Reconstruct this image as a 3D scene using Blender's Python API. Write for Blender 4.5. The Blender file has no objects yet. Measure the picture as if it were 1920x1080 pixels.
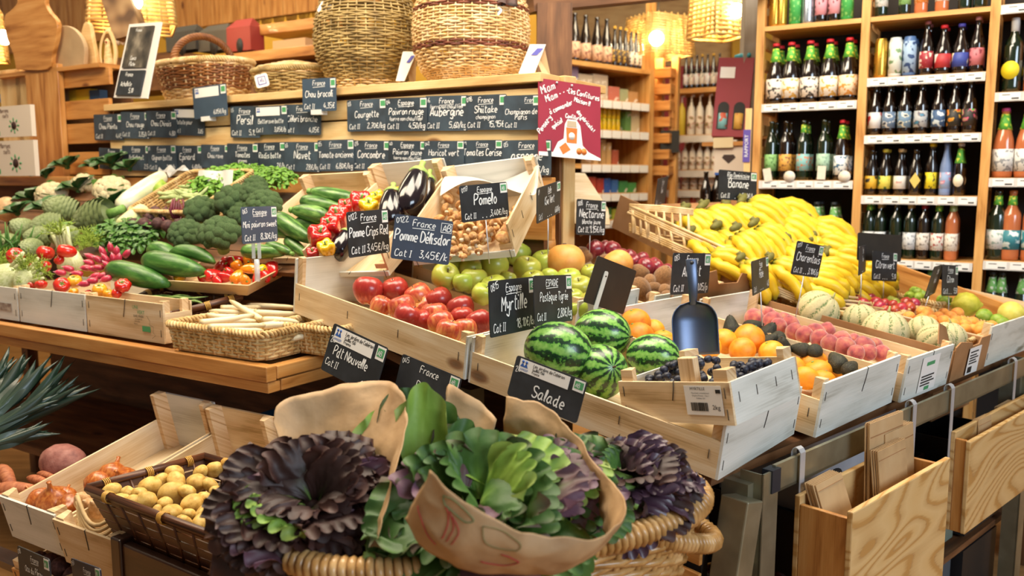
import bpy, math, random
from mathutils import Vector, Matrix, noise, Euler
random.seed(7)
C = bpy.context.scene.collection
V = Vector; PI = math.pi; R = math.radians
# ------------------------------------------------------------------ camera, world, lights
F, HY, EZ = 1600.0, 335.0, 1.42
PIT = math.atan((540 - HY) / F)
cd = bpy.data.cameras.new('camera'); cam = bpy.data.objects.new('camera', cd); C.objects.link(cam)
cam.location = (0, 0, EZ); cam.rotation_euler = (PI / 2 - PIT, 0, 0)
cd.sensor_width = 36; cd.lens = 36 * F / 1920; cd.clip_start = .05
cd.dof.use_dof = True; cd.dof.focus_distance = 1.95; cd.dof.aperture_fstop = 3.8
sc = bpy.context.scene; sc.camera = cam
sc.view_settings.view_transform = 'Standard'; sc.view_settings.look = 'None'
sc.view_settings.gamma = 1; sc.view_settings.use_curve_mapping = False
sc.view_settings.exposure = -.08
w = bpy.data.worlds.new('world'); sc.world = w; w.use_nodes = True
w.node_tree.nodes['Background'].inputs[0].default_value = (1.0, .86, .70, 1)
w.node_tree.nodes['Background'].inputs[1].default_value = .24

def area(name, loc, target, sx, sy, power, col):
    l = bpy.data.lights.new(name, 'AREA'); l.shape = 'RECTANGLE'; l.size = sx; l.size_y = sy
    l.energy = power; l.color = col
    o = bpy.data.objects.new(name, l); C.objects.link(o); o.location = loc
    o.rotation_euler = (V(target) - V(loc)).to_track_quat('-Z', 'Y').to_euler()
    return o
area('daylight_window', (3.0, -1.6, 2.7), (.6, 2.4, 1.0), 2.4, 1.6, 150, (.72, .86, 1.0))
area('ceiling_light_front', (-.2, 2.0, 3.1), (0, 2.3, .9), 1.6, .9, 75, (1, .88, .70))
area('ceiling_light_table', (1.0, 2.6, 3.2), (1.0, 2.5, .9), 1.4, .8, 50, (1, .88, .70))
area('ceiling_light_left', (-1.8, 2.4, 3.2), (-1.5, 3.0, 1.0), 1.4, .8, 62, (1, .83, .6))
area('ceiling_light_shelves', (1.2, 3.2, 3.3), (1.9, 4.3, 1.3), 1.6, .5, 30, (1, .86, .66))
area('ceiling_light_back', (.6, 5.0, 3.3), (.9, 6.4, 1.4), 2.0, .8, 75, (1, .82, .55))
area('ceiling_light_counter', (-2.4, 4.4, 3.3), (-2.4, 5.2, 1.4), 1.6, .8, 60, (1, .82, .55))

# ------------------------------------------------------------------ pixel helpers
CAMP = V((0, 0, EZ)); CX = V((1, 0, 0)); CU = V((0, math.sin(PIT), math.cos(PIT))); CW = V((0, math.cos(PIT), -math.sin(PIT)))
def ray(x, y): return CW + CX * ((x - 960) / F) + CU * ((540 - y) / F)
def P(x, y, d): return CAMP + ray(x, y) * d
def HZ(x, y, z):
    r = ray(x, y); return CAMP + r * ((z - EZ) / r.z)
def PL(x, y, o, n):
    r = ray(x, y); return CAMP + r * ((V(o) - CAMP).dot(n) / r.dot(n))
def proj(q):
    v = V(q) - CAMP; d = v.dot(CW); return (960 + F * v.dot(CX) / d, 540 - F * v.dot(CU) / d, d)
def frame(o, x, y):
    x = V(x).normalized(); y = V(y); y = (y - x * y.dot(x)).normalized(); z = x.cross(y)
    return Matrix(((x.x, y.x, z.x, o[0]), (x.y, y.y, z.y, o[1]), (x.z, y.z, z.z, o[2]), (0, 0, 0, 1)))
def HM(x, y, M, h=0):        # the point seen at a pixel on the plane z = h of a frame
    n = M.to_3x3() @ V((0, 0, 1)); return PL(x, y, M @ V((0, 0, h)), n)
def T(x=0, y=0, z=0): return Matrix.Translation((x, y, z))
def RX(a): return Matrix.Rotation(a, 4, 'X')
def RY(a): return Matrix.Rotation(a, 4, 'Y')
def RZ(a): return Matrix.Rotation(a, 4, 'Z')
def S(a, b=None, c=None): return Matrix.Diagonal((a, a if b is None else b, a if c is None else c, 1))
def rrot(): return Euler((random.uniform(0, 6.28), random.uniform(0, 6.28), random.uniform(0, 6.28))).to_matrix().to_4x4()
# frames of the place: the fruit table along its rail (tilted up towards the middle), the vegetable table, its slope and the tag wall
A0 = HZ(1407, 863, .86); A1 = HZ(1899, 663, .86); WD = (A1 - A0).normalized(); ND = V((-WD.y, WD.x, 0))
TILT = R(8)
MR = frame(A0, WD, ND * math.cos(TILT) + V((0, 0, math.sin(TILT))))
MRH = frame(A0, WD, ND)
B0 = HZ(503, 740, .885); UD = (B0 - HZ(0, 646, .885)).normalized(); VD = V((-UD.y, UD.x, 0))
ML = frame(V((B0.x, B0.y, 0)), UD, VD)                      # x to the right, y inwards, z from the floor
SL = R(27)
MS = ML @ T(0, .12, 1.02) @ RX(SL)                          # the slope the vegetables lie on
BV = .92                                                    # the tag wall's distance behind the table edge
MB_ = ML @ T(0, BV, 0) @ RX(PI / 2)                         # x right, y up, z to the viewer
def onwall(x, y, h=0): return HM(x, y, MB_, h)

# ------------------------------------------------------------------ mesh builder
class MB:
    def __init__(s): s.v = []; s.f = []; s.uv = []; s.mi = []; s.sm = []
    def add(s, vs, fs, uvs=None, mi=0, smooth=True, M=None):
        b = len(s.v)
        s.v += [tuple(M @ V(p)) for p in vs] if M is not None else [tuple(p) for p in vs]
        for k, f in enumerate(fs):
            s.f.append([b + i for i in f]); s.mi.append(mi); s.sm.append(smooth)
            s.uv += uvs[k] if uvs else [(0, 0)] * len(f)
        return s
    def box(s, x0, x1, y0, y1, z0, z1, M=None, mi=0):
        vs = [(x, y, z) for z in (z0, z1) for y in (y0, y1) for x in (x0, x1)]
        fs = [(0, 2, 3, 1), (4, 5, 7, 6), (0, 1, 5, 4), (2, 6, 7, 3), (0, 4, 6, 2), (1, 3, 7, 5)]
        d = [x1 - x0, y1 - y0, z1 - z0]; a = d.index(max(d)); ou, ov = random.uniform(0, 9), random.uniform(0, 9)
        uvs = []
        for f in fs:
            p = [vs[i] for i in f]; var = [k for k in range(3) if max(q[k] for q in p) - min(q[k] for q in p) > 1e-9]
            if a in var: u, v_ = a, [k for k in var if k != a]; v_ = v_[0] if v_ else a
            else: u, v_ = (var + [a, a])[:2]
            uvs.append([(q[u] + ou, q[v_] + ov + (.37 * fs.index(f) if a in var else 3)) for q in p])
        return s.add(vs, fs, uvs, mi, False, M)
    def cbox(s, sx, sy, sz, M=None, mi=0): return s.box(-sx / 2, sx / 2, -sy / 2, sy / 2, -sz / 2, sz / 2, M, mi)
    def tube(s, pts, r, n=6, closed=False, cap=True, mi=0, M=None, unorm=True, flat=1.0, smooth=True):
        pts = [V(p) for p in pts]; m = len(pts)
        rs = r if isinstance(r, (list, tuple)) else [r] * m
        tang = []
        for i in range(m):
            a = pts[(i - 1) % m] if (closed or i > 0) else pts[i]
            b = pts[(i + 1) % m] if (closed or i < m - 1) else pts[i]
            t = (b - a); tang.append(t.normalized() if t.length > 1e-12 else V((0, 0, 1)))
        t0 = tang[0]; nrm = t0.orthogonal().normalized()
        if abs(t0.z) < .9: nrm = V((0, 0, 1)); nrm = (nrm - t0 * nrm.dot(t0)).normalized()
        vs = []; ln = 0; us = []
        for i in range(m):
            t = tang[i]; q = nrm - t * nrm.dot(t)
            nrm = q.normalized() if q.length > 1e-6 else t.orthogonal().normalized()
            bn = t.cross(nrm)
            if i: ln += (pts[i] - pts[i - 1]).length
            us.append(ln)
            for k in range(n):
                a = 2 * PI * k / n
                vs.append(pts[i] + nrm * (math.cos(a) * rs[i] * flat) + bn * (math.sin(a) * rs[i]))
        L = us[-1] or 1
        if unorm: us = [u / L for u in us]
        fs = []; uvs = []
        for i in range(m if closed else m - 1):
            j = (i + 1) % m; u1 = us[j] if j else us[i] + (us[i] - us[i - 1])
            for k in range(n):
                k2 = (k + 1) % n
                fs.append((i * n + k, j * n + k, j * n + k2, i * n + k2))
                uvs.append([(us[i], k / n), (u1, k / n), (u1, (k + 1) / n), (us[i], (k + 1) / n)])
        if cap and not closed:
            fs.append(tuple(range(n))); uvs.append([(us[0], .5)] * n)
            fs.append(tuple((m - 1) * n + k for k in reversed(range(n)))); uvs.append([(us[-1], .5)] * n)
        # faces run outward
        fs = [tuple(reversed(f)) for f in fs]; uvs = [list(reversed(u)) for u in uvs]
        return s.add(vs, fs, uvs, mi, smooth, M)
    def lathe(s, prof, n=20, M=None, mi=0, fn=None):
        m = len(prof); vs = []
        for (r, z) in prof:
            for k in range(n):
                a = 2 * PI * k / n; p = V((r * math.cos(a), r * math.sin(a), z)); vs.append(fn(p, a) if fn else p)
        fs = []; uvs = []
        for i in range(m - 1):
            for k in range(n):
                k2 = (k + 1) % n
                fs.append((i * n + k, i * n + k2, (i + 1) * n + k2, (i + 1) * n + k))
                u = [(k / n, i / (m - 1)), ((k + 1) / n, i / (m - 1)), ((k + 1) / n, (i + 1) / (m - 1)), (k / n, (i + 1) / (m - 1))]
                uvs.append(u)
        if prof[0][0] > 1e-5: fs.append(tuple(reversed(range(n)))); uvs.append([(.5, 0)] * n)
        if prof[-1][0] > 1e-5: fs.append(tuple((m - 1) * n + k for k in range(n))); uvs.append([(.5, 1)] * n)
        return s.add(vs, fs, uvs, mi, True, M)
    def ball(s, r=1, n=16, m=10, M=None, mi=0, fn=None):
        prof = [(r * math.sin(PI * i / m), -r * math.cos(PI * i / m)) for i in range(m + 1)]
        prof[0] = (0, -r); prof[-1] = (0, r)
        return s.lathe(prof, n, M, mi, (lambda p, a: fn(p)) if fn else None)
    def sheet(s, fn, nu, nv, mi=0, M=None, closed_u=False):   # fn(u, v) -> point
        vs = [fn(i / nu, j / nv) for j in range(nv + 1) for i in range(nu + 1)]
        fs = []; uvs = []
        for j in range(nv):
            for i in range(nu):
                a = j * (nu + 1) + i
                fs.append((a, a + 1, a + nu + 2, a + nu + 1))
                uvs.append([(i / nu, j / nv), ((i + 1) / nu, j / nv), ((i + 1) / nu, (j + 1) / nv), (i / nu, (j + 1) / nv)])
        return s.add(vs, fs, uvs, mi, True, M)
    def poly(s, pts, mi=0, M=None, th=0):
        n = len(pts)
        if th == 0: return s.add([(p[0], p[1], 0) for p in pts], [tuple(range(n))], [[(p[0], p[1]) for p in pts]], mi, False, M)
        vs = [(p[0], p[1], -th) for p in pts] + [(p[0], p[1], 0) for p in pts]
        fs = [tuple(reversed(range(n))), tuple(range(n, 2 * n))] + [(i, (i + 1) % n, n + (i + 1) % n, n + i) for i in range(n)]
        uvs = [[(vs[i][0], vs[i][1] + vs[i][2]) for i in f] for f in fs]
        return s.add(vs, fs, uvs, mi, False, M)
    def mesh(s, name, mats):
        me = bpy.data.meshes.new(name); me.from_pydata(s.v, [], s.f)
        uv = me.uv_layers.new(name='UVMap'); flat = [c for p in s.uv for c in p]
        uv.data.foreach_set('uv', flat)
        me.polygons.foreach_set('material_index', s.mi); me.polygons.foreach_set('use_smooth', s.sm)
        for m in (mats if isinstance(mats, (list, tuple)) else [mats]): me.materials.append(m)
        me.update(); return me

def ob(name, mb, mats=None, parent=None, M=None, label=None):
    me = mb.mesh(name, mats) if isinstance(mb, MB) else mb
    o = bpy.data.objects.new(name, me); C.objects.link(o)
    if parent: o.parent = parent
    if M is not None: o.matrix_local = M
    if label: o['label'] = label
    return o
def tag(o, label, cat, group=None):
    o['label'] = label; o['category'] = cat
    if group: o['group'] = group
    return o
def thing(name, label, cat, M=None, group=None):
    o = bpy.data.objects.new(name, None); C.objects.link(o); o.empty_display_size = .05
    if M is not None: o.matrix_world = M
    return tag(o, label, cat, group)
def struct(name, mb, mats, M=None):
    o = ob(name, mb, mats, None, M); o['kind'] = 'structure'; return o
def bevel(o, wd=.002, seg=2):
    b = o.modifiers.new('bevel', 'BEVEL'); b.width = wd; b.segments = seg; b.limit_method = 'ANGLE'; b.angle_limit = R(40); return o
def solid(o, th=.001, off=0):
    b = o.modifiers.new('solid', 'SOLIDIFY'); b.thickness = th; b.offset = off; return o
KIND = {}
def kind(key, name, cat, mb, mats, parts=()):
    KIND[key] = (name, cat, mb.mesh(name, mats), [(pn, pm.mesh(pn, pmat)) for pn, pm, pmat in parts])
def put(key, M, label=None, group=None):
    name, cat, me, parts = KIND[key]
    o = ob(name, me, None, None, M); tag(o, label or name, cat, group)
    for pn, pm in parts: ob(pn, pm, None, o)
    return o
ORD = ['first', 'second', 'third', 'fourth', 'fifth', 'sixth', 'seventh', 'eighth', 'ninth', 'tenth', 'eleventh', 'twelfth', 'thirteenth', 'fourteenth', 'fifteenth', 'sixteenth']
def name_pile(objs, base, where, rowpx=26, group=None):
    # one label each: which row of the pile, counted from the back, and which one from the left
    a = sorted(objs, key=lambda o: proj(o.matrix_world.translation)[1] if o.parent is None else 0)
    rows = []
    for o in a:
        y = proj(o.matrix_world.translation)[1]
        if rows and y - rows[-1][0] < rowpx: rows[-1][1].append(o)
        else: rows.append([y, [o]])
    for i, (y, r) in enumerate(rows):
        r.sort(key=lambda o: proj(o.matrix_world.translation)[0])
        rn = 'in the row' if len(rows) == 1 else 'front row' if i == len(rows) - 1 else 'back row' if i == 0 else ORD[i] + ' row from back'
        for k, o in enumerate(r):
            pos = 'alone' if len(r) == 1 else (ORD[k] + ' from left' if k < 16 else 'number %d from left' % (k + 1))
            o['label'] = '%s, %s, %s %s' % (base, pos, rn, where)
            if group: o['group'] = group
def upd(): bpy.context.view_layer.update()
# crop helpers: pixels read in an enlarged part of the photograph
def c5(x, y): return (x / 2.7, 280 + y / 2.7)
def c6(x, y): return (520 + x / 2.7, 280 + y / 2.7)
def cR(x, y): return (1000 + x / 2.842, 300 + y / 2.842)
def cQ(x, y): return (1400 + x / 2.842, 360 + y / 2.842)
def c3(x, y): return (x / 2.455, 640 + y / 2.455)
def cB(x, y): return (1260 + x / 2.348, 620 + y / 2.348)
def cF(x, y): return (840 + x / 2.077, 560 + y / 2.077)
def cG(x, y): return (400 + x / 2.25, 600 + y / 2.25)

# ------------------------------------------------------------------ materials
def lin(h):
    h = h.lstrip('#'); c = [int(h[i:i + 2], 16) / 255 for i in (0, 2, 4)]
    return tuple((x / 12.92 if x <= .04045 else ((x + .055) / 1.055) ** 2.4) for x in c) + (1,)
MAT = {}
def newmat(name):
    m = bpy.data.materials.new(name); m.use_nodes = True; nt = m.node_tree
    return m, nt, nt.nodes['Principled BSDF']
def N(nt, t, **kw):
    n = nt.nodes.new(t)
    for k, v in kw.items(): setattr(n, k, v)
    return n
def ramp(nt, cols, pos=None, interp='LINEAR'):
    r = N(nt, 'ShaderNodeValToRGB'); e = r.color_ramp.elements; r.color_ramp.interpolation = interp
    pos = pos or [i / max(1, len(cols) - 1) for i in range(len(cols))]
    while len(e) < len(cols): e.new(.5)
    for i, (c, p) in enumerate(zip(cols, pos)): e[i].position = p; e[i].color = lin(c)
    return r
def mat(name, cols, scale=8, detail=4, coord='Object', stretch=(1, 1, 1), rough=.5, bump=0, bscale=None, rand=0, hrand=0, coat=0, metal=0, trans=0, alpha=1, pos=None, spec=.5, sss=0, distort=0, emit=0, sheen=0, ior=None):
    if name in MAT: return MAT[name]
    m, nt, b = newmat(name)
    cols = [cols] if isinstance(cols, str) else cols
    tc = N(nt, 'ShaderNodeTexCoord'); mp = N(nt, 'ShaderNodeMapping'); mp.inputs['Scale'].default_value = stretch
    nt.links.new(tc.outputs[coord], mp.inputs[0])
    oi = N(nt, 'ShaderNodeObjectInfo')
    if coord == 'Object' or coord == 'UV':
        va = N(nt, 'ShaderNodeVectorMath', operation='ADD'); sc_ = N(nt, 'ShaderNodeMath', operation='MULTIPLY'); sc_.inputs[1].default_value = 13.0 if coord == 'Object' and rand else 0
        nt.links.new(oi.outputs['Random'], sc_.inputs[0]); nt.links.new(mp.outputs[0], va.inputs[0]); nt.links.new(sc_.outputs[0], va.inputs[1]); vec = va.outputs[0]
    else: vec = mp.outputs[0]
    nz = N(nt, 'ShaderNodeTexNoise'); nz.inputs['Scale'].default_value = scale; nz.inputs['Detail'].default_value = detail; nz.inputs['Distortion'].default_value = distort
    nt.links.new(vec, nz.inputs['Vector'])
    if len(cols) > 1:
        r = ramp(nt, cols, pos or [.3 + .4 * i / (len(cols) - 1) for i in range(len(cols))]); nt.links.new(nz.outputs[0], r.inputs[0]); col = r.outputs[0]
    else:
        rg = N(nt, 'ShaderNodeRGB'); rg.outputs[0].default_value = lin(cols[0]); col = rg.outputs[0]
    if rand or hrand:
        h = N(nt, 'ShaderNodeHueSaturation'); nt.links.new(col, h.inputs['Color'])
        mr = N(nt, 'ShaderNodeMapRange'); mr.inputs[3].default_value = 1 - rand; mr.inputs[4].default_value = 1 + rand
        nt.links.new(oi.outputs['Random'], mr.inputs[0]); nt.links.new(mr.outputs[0], h.inputs['Value'])
        if hrand:
            m2 = N(nt, 'ShaderNodeMapRange'); m2.inputs[3].default_value = .5 - hrand; m2.inputs[4].default_value = .5 + hrand
            fr = N(nt, 'ShaderNodeMath', operation='FRACT'); mu = N(nt, 'ShaderNodeMath', operation='MULTIPLY'); mu.inputs[1].default_value = 7.3
            nt.links.new(oi.outputs['Random'], mu.inputs[0]); nt.links.new(mu.outputs[0], fr.inputs[0]); nt.links.new(fr.outputs[0], m2.inputs[0]); nt.links.new(m2.outputs[0], h.inputs['Hue'])
        col = h.outputs[0]
    nt.links.new(col, b.inputs['Base Color'])
    b.inputs['Roughness'].default_value = rough; b.inputs['Metallic'].default_value = metal
    b.inputs['Coat Weight'].default_value = coat; b.inputs['Coat Roughness'].default_value = .12
    b.inputs['Specular IOR Level'].default_value = spec; b.inputs['Transmission Weight'].default_value = trans; b.inputs['Alpha'].default_value = alpha
    if ior: b.inputs['IOR'].default_value = ior
    if sss: b.inputs['Subsurface Weight'].default_value = sss; b.inputs['Subsurface Scale'].default_value = .01
    if sheen: b.inputs['Sheen Weight'].default_value = sheen
    if emit: nt.links.new(col, b.inputs['Emission Color']); b.inputs['Emission Strength'].default_value = emit
    if bump:
        n2 = N(nt, 'ShaderNodeTexNoise'); n2.inputs['Scale'].default_value = bscale or scale * 3; n2.inputs['Detail'].default_value = 3
        nt.links.new(vec, n2.inputs['Vector']); bp = N(nt, 'ShaderNodeBump'); bp.inputs['Strength'].default_value = bump; bp.inputs['Distance'].default_value = .003
        nt.links.new(n2.outputs[0], bp.inputs['Height']); nt.links.new(bp.outputs[0], b.inputs['Normal'])
    MAT[name] = m; return m
def wood(name, cols, rough=.6, ring=28, knots=True, rand=.12, figure=.35, coat=0):
    # grain runs along u of the board's own layout (metres)
    m, nt, b = newmat(name)
    uv = N(nt, 'ShaderNodeUVMap'); mp = N(nt, 'ShaderNodeMapping'); mp.inputs['Scale'].default_value = (2.2, ring, 1)
    nt.links.new(uv.outputs[0], mp.inputs[0])
    n1 = N(nt, 'ShaderNodeTexNoise'); n1.inputs['Scale'].default_value = 1.6; n1.inputs['Detail'].default_value = 5; n1.inputs['Distortion'].default_value = figure
    nt.links.new(mp.outputs[0], n1.inputs['Vector'])
    mp2 = N(nt, 'ShaderNodeMapping'); mp2.inputs['Scale'].default_value = (6, 330, 1); nt.links.new(uv.outputs[0], mp2.inputs[0])
    n2 = N(nt, 'ShaderNodeTexNoise'); n2.inputs['Scale'].default_value = 1; n2.inputs['Detail'].default_value = 3; nt.links.new(mp2.outputs[0], n2.inputs['Vector'])
    ad = N(nt, 'ShaderNodeMath', operation='MULTIPLY_ADD'); ad.inputs[1].default_value = .3; nt.links.new(n2.outputs[0], ad.inputs[0]); nt.links.new(n1.outputs[0], ad.inputs[2])
    r = ramp(nt, cols, [.42 + .42 * i / (len(cols) - 1) for i in range(len(cols))]); nt.links.new(ad.outputs[0], r.inputs[0]); col = r.outputs[0]
    if knots:
        vo = N(nt, 'ShaderNodeTexVoronoi'); vo.inputs['Scale'].default_value = 1; m3 = N(nt, 'ShaderNodeMapping'); m3.inputs['Scale'].default_value = (3.1, 6.5, 1)
        nt.links.new(uv.outputs[0], m3.inputs[0]); nt.links.new(m3.outputs[0], vo.inputs['Vector'])
        kr = ramp(nt, ['#5a3414', '#8a5a2c', '#ffffff'], [.035, .07, .12]); nt.links.new(vo.outputs['Distance'], kr.inputs[0])
        mx = N(nt, 'ShaderNodeMix', data_type='RGBA', blend_type='MULTIPLY'); mx.inputs[0].default_value = .8
        nt.links.new(col, mx.inputs[6]); nt.links.new(kr.outputs[0], mx.inputs[7]); col = mx.outputs[2]
    h = N(nt, 'ShaderNodeHueSaturation'); oi = N(nt, 'ShaderNodeObjectInfo'); mr = N(nt, 'ShaderNodeMapRange'); mr.inputs[3].default_value = 1 - rand; mr.inputs[4].default_value = 1 + rand
    nt.links.new(oi.outputs['Random'], mr.inputs[0]); nt.links.new(mr.outputs[0], h.inputs['Value']); nt.links.new(col, h.inputs['Color']); nt.links.new(h.outputs[0], b.inputs['Base Color'])
    b.inputs['Roughness'].default_value = rough; b.inputs['Coat Weight'].default_value = coat
    bp = N(nt, 'ShaderNodeBump'); bp.inputs['Strength'].default_value = .15; bp.inputs['Distance'].default_value = .002; nt.links.new(ad.outputs[0], bp.inputs['Height']); nt.links.new(bp.outputs[0], b.inputs['Normal'])
    MAT[name] = m; return m
POP = wood('poplar', ['#a8895a', '#cfb186', '#dcc49e', '#e7d5b6'], .65, 14, True)
POPW = wood('poplar_whitewashed', ['#a9a79c', '#c9c9c0', '#d6d6ce', '#dddcd4'], .7, 12, False, .05)
PINE = wood('pine_honey', ['#8f5620', '#b5793a', '#c68b49', '#d09a5a'], .45, 18, True, .08, .35, .15)
PINEL = wood('pine_light', ['#b58a52', '#cfa76d', '#dab981', '#e3c793'], .55, 12, True, .08)
def figured():
    m, nt, b = newmat('plywood_figured'); uv = N(nt, 'ShaderNodeUVMap'); mp = N(nt, 'ShaderNodeMapping'); mp.inputs['Scale'].default_value = (1.5, 4.6, 1); nt.links.new(uv.outputs[0], mp.inputs[0])
    n1 = N(nt, 'ShaderNodeTexNoise'); n1.inputs['Scale'].default_value = 1.0; n1.inputs['Detail'].default_value = 1.2; n1.inputs['Distortion'].default_value = .4; nt.links.new(mp.outputs[0], n1.inputs['Vector'])
    mu = N(nt, 'ShaderNodeMath', operation='MULTIPLY'); mu.inputs[1].default_value = 17; nt.links.new(n1.outputs[0], mu.inputs[0]); fr = N(nt, 'ShaderNodeMath', operation='FRACT'); nt.links.new(mu.outputs[0], fr.inputs[0])
    m2 = N(nt, 'ShaderNodeMapping'); m2.inputs['Scale'].default_value = (8, 160, 1); nt.links.new(uv.outputs[0], m2.inputs[0]); n2 = N(nt, 'ShaderNodeTexNoise'); n2.inputs['Scale'].default_value = 1; nt.links.new(m2.outputs[0], n2.inputs['Vector'])
    ad = N(nt, 'ShaderNodeMath', operation='MULTIPLY_ADD'); ad.inputs[1].default_value = .25; nt.links.new(n2.outputs[0], ad.inputs[0]); nt.links.new(fr.outputs[0], ad.inputs[2])
    r = ramp(nt, ['#9c6b33', '#c7a068', '#d6b27a', '#d2ab70', '#b98a4c'], [.06, .2, .5, .85, 1.1]); nt.links.new(ad.outputs[0], r.inputs[0]); nt.links.new(r.outputs[0], b.inputs['Base Color']); b.inputs['Roughness'].default_value = .5
    return m
PLY = figured()
SHELFW = wood('shelf_pine', ['#9a6226', '#c08a48', '#cf9b58', '#d8a968'], .5, 16, False, .06)
DARKW = wood('dark_wood', ['#1c0e08', '#2f180d', '#3d2213', '#4b2b18'], .4, 16, False, .05, .3, .2)
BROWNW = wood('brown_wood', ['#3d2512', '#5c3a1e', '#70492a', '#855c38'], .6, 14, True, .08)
ENDW = wood('corner_wood', ['#a77b4b', '#d1ad7f', '#dbbc92', '#e2c8a2'], .6, 60, False, .1)
STEEL = mat('galvanised_steel', ['#8f8b74', '#a8a48c'], 14, 3, rough=.42, metal=.75)
STEELB = mat('bright_steel', '#c9ccd2', rough=.45, metal=.55)
BLACK = mat('chalkboard', ['#1b1e22', '#23272c', '#2b2f35'], 22, 5, rough=.55, rand=.15)
BLACKB = mat('chalkboard_back', ['#241f1a', '#302a23'], 12, 3, rough=.6)
CHALK = mat('chalk', '#e9ebea', rough=.9)
PAPER = mat('white_paper', '#e8e6e2', rough=.7)
KRAFT = mat('kraft_paper', ['#a3805a', '#b8946a', '#c4a27a'], 14, 5, rough=.62, bump=.7, bscale=26)
CARD = mat('cardboard', ['#8d6238', '#a0744a', '#a97e55'], 9, 3, rough=.8)
WIRE = mat('wire_staple', '#4a443c', rough=.45, metal=.7)
INKG = mat('green_print', '#4c9a63', rough=.7)
INKB = mat('blue_print', '#2c5aa8', rough=.7)
INKK = mat('black_print', '#23211f', rough=.7)
INKR = mat('red_print', '#b3242c', rough=.7)
WHITE = mat('white_plastic', '#e4e2dc', rough=.4)
# ------------------------------------------------------------------ handwriting and print
GL = {'A': '0d2k4d|1f3f', 'B': '0d0k3k3i2h0h|2h4g4e3d0d', 'C': '4j3k1k0i0f1d3d4e', 'D': '0d0k2k4i4f2d0d', 'E': '4k0k0d4d|0h3h', 'F': '4k0k0d|0h3h', 'G': '4j3k1k0i0f1d3d4f4g2g', 'H': '0k0d|4k4d|0h4h',
 'I': '0k2k|1k1d|0d2d', 'J': '3k3e2d1d0e', 'K': '0k0d|4k0g4d', 'L': '0k0d3d', 'M': '0d0k2g4k4d', 'N': '0d0k4d4k', 'O': '2k0i0f2d4f4i2k', 'P': '0d0k3k4j3h0g', 'Q': '2k0i0f2d4f4i2k|3e4c', 'R': '0d0k3k4j3h0g4d',
 'S': '4j3k1k0j1h3g4f3d1d0e', 'T': '0k4k|2k2d', 'U': '0k0e1d3d4e4k', 'V': '0k2d4k', 'W': '0k1d2h3d4k', 'X': '0k4d|4k0d', 'Y': '0k2g4k|2g2d', 'Z': '0k4k0d4d',
 'a': '3h1h0f0e1d2d3f3h3e4d', 'b': '0k0d2d3f2h0g', 'c': '3h1h0f1d3d', 'd': '3f2d1d0f1h3h|3k3d4d', 'e': '0f3f3g2h1h0f1d3d', 'f': '3k2k1i1d|0h2h', 'g': '3h1h0f1d3f|3h3b2a0b', 'h': '0k0d|0g2h3g3d', 'i': '0h0d1d|0j0k', 'j': '2h2b0a|2j2k',
 'k': '0k0d|3h0f3d', 'l': '0d1j0k0e1d', 'm': '0h0d|0g1h2g2d|2g3h4g4d', 'n': '0h0d|0g2h3g3d', 'o': '1h0f1d2d3f2h1h', 'p': '0h0a|0g2h3f2d0e', 'q': '3h1h0f1d3f|3h3a4b', 'r': '0h0d|0f1h3h', 's': '3h1h0g2f3e2d0d', 't': '1k1e2d3d|0i3i',
 'u': '0h0e1d2d3f|3h3d4d', 'v': '0h1d3h', 'w': '0h1d2g3d4h', 'x': '0h3d|3h0d', 'y': '0h1e3f|3h3b2a0b', 'z': '0h3h0d3d',
 '0': '1k0i0f1d3f3i1k', '1': '0i2k2d', '2': '0j1k3k3i0d4d', '3': '0k3k1h3g3e1d0e', '4': '2k0f4f|3h3d', '5': '4k0k0h3h4f3d0d', '6': '3k1i0f1d3d3f1g0f', '7': '0k4k1d|1h3h', '8': '1h0j1k3k3i1h0f1d3d4f1h', '9': '3i1i0j1k3k3i3d',
 '€': '4j2k1i1f2d4e|0h3h|0g3g', '/': '0c3l', ',': '1e0c', '.': '0d0e', '-': '0g2g', '!': '0k0f|0d0e', "'": '0k0i', '"': '0k0i|1k1i', '(': '1k0h1d', ')': '0k1h0d', ' ': ''}
ACC = {'é': ('e', '1j2l'), 'è': ('e', '2j1l'), 'ê': ('e', '0j1l2j'), 'ç': ('c', '2d1b'), 'î': ('i', '0j1k'), 'à': ('a', '2j1l')}
def strokes(ch):
    if ch in ACC: b, ex = ACC[ch]; return strokes(b)[0] + [[(int(ex[i]), ord(ex[i + 1]) - 100) for i in range(0, len(ex), 2)]], strokes(b)[1]
    g = GL.get(ch, GL['-'])
    st = [[(int(q[i]), ord(q[i + 1]) - 100) for i in range(0, len(q), 2)] for q in g.split('|') if q]
    return st, (max([p[0] for s in st for p in s]) if st else 1.2)
def catmull(p, k=3):
    if len(p) < 3: return p
    out = []
    for i in range(len(p) - 1):
        a, b, c, d = p[max(i - 1, 0)], p[i], p[i + 1], p[min(i + 2, len(p) - 1)]
        for j in range(k):
            t = j / k
            out.append(tuple(.5 * (2 * b[q] + (c[q] - a[q]) * t + (2 * a[q] - 5 * b[q] + 4 * c[q] - d[q]) * t * t + (3 * b[q] - a[q] - 3 * c[q] + d[q]) * t ** 3) for q in range(2)))
    out.append(p[-1]); return out
def ribbon(mb, pts, wd, z, mi=0):
    n = len(pts); vs = []
    for i in range(n):
        a = pts[max(i - 1, 0)]; b = pts[min(i + 1, n - 1)]; dx, dy = b[0] - a[0], b[1] - a[1]; l = math.hypot(dx, dy) or 1
        ox, oy = -dy / l * wd / 2, dx / l * wd / 2; x, y = pts[i]
        vs += [(x + ox, y + oy, z), (x - ox, y - oy, z)]
    mb.add(vs, [(2 * i + 1, 2 * i + 3, 2 * i + 2, 2 * i) for i in range(n - 1)], None, mi, False)
def textw(t): return sum(strokes(c)[1] + 1.3 for c in t) - 1.3
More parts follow.
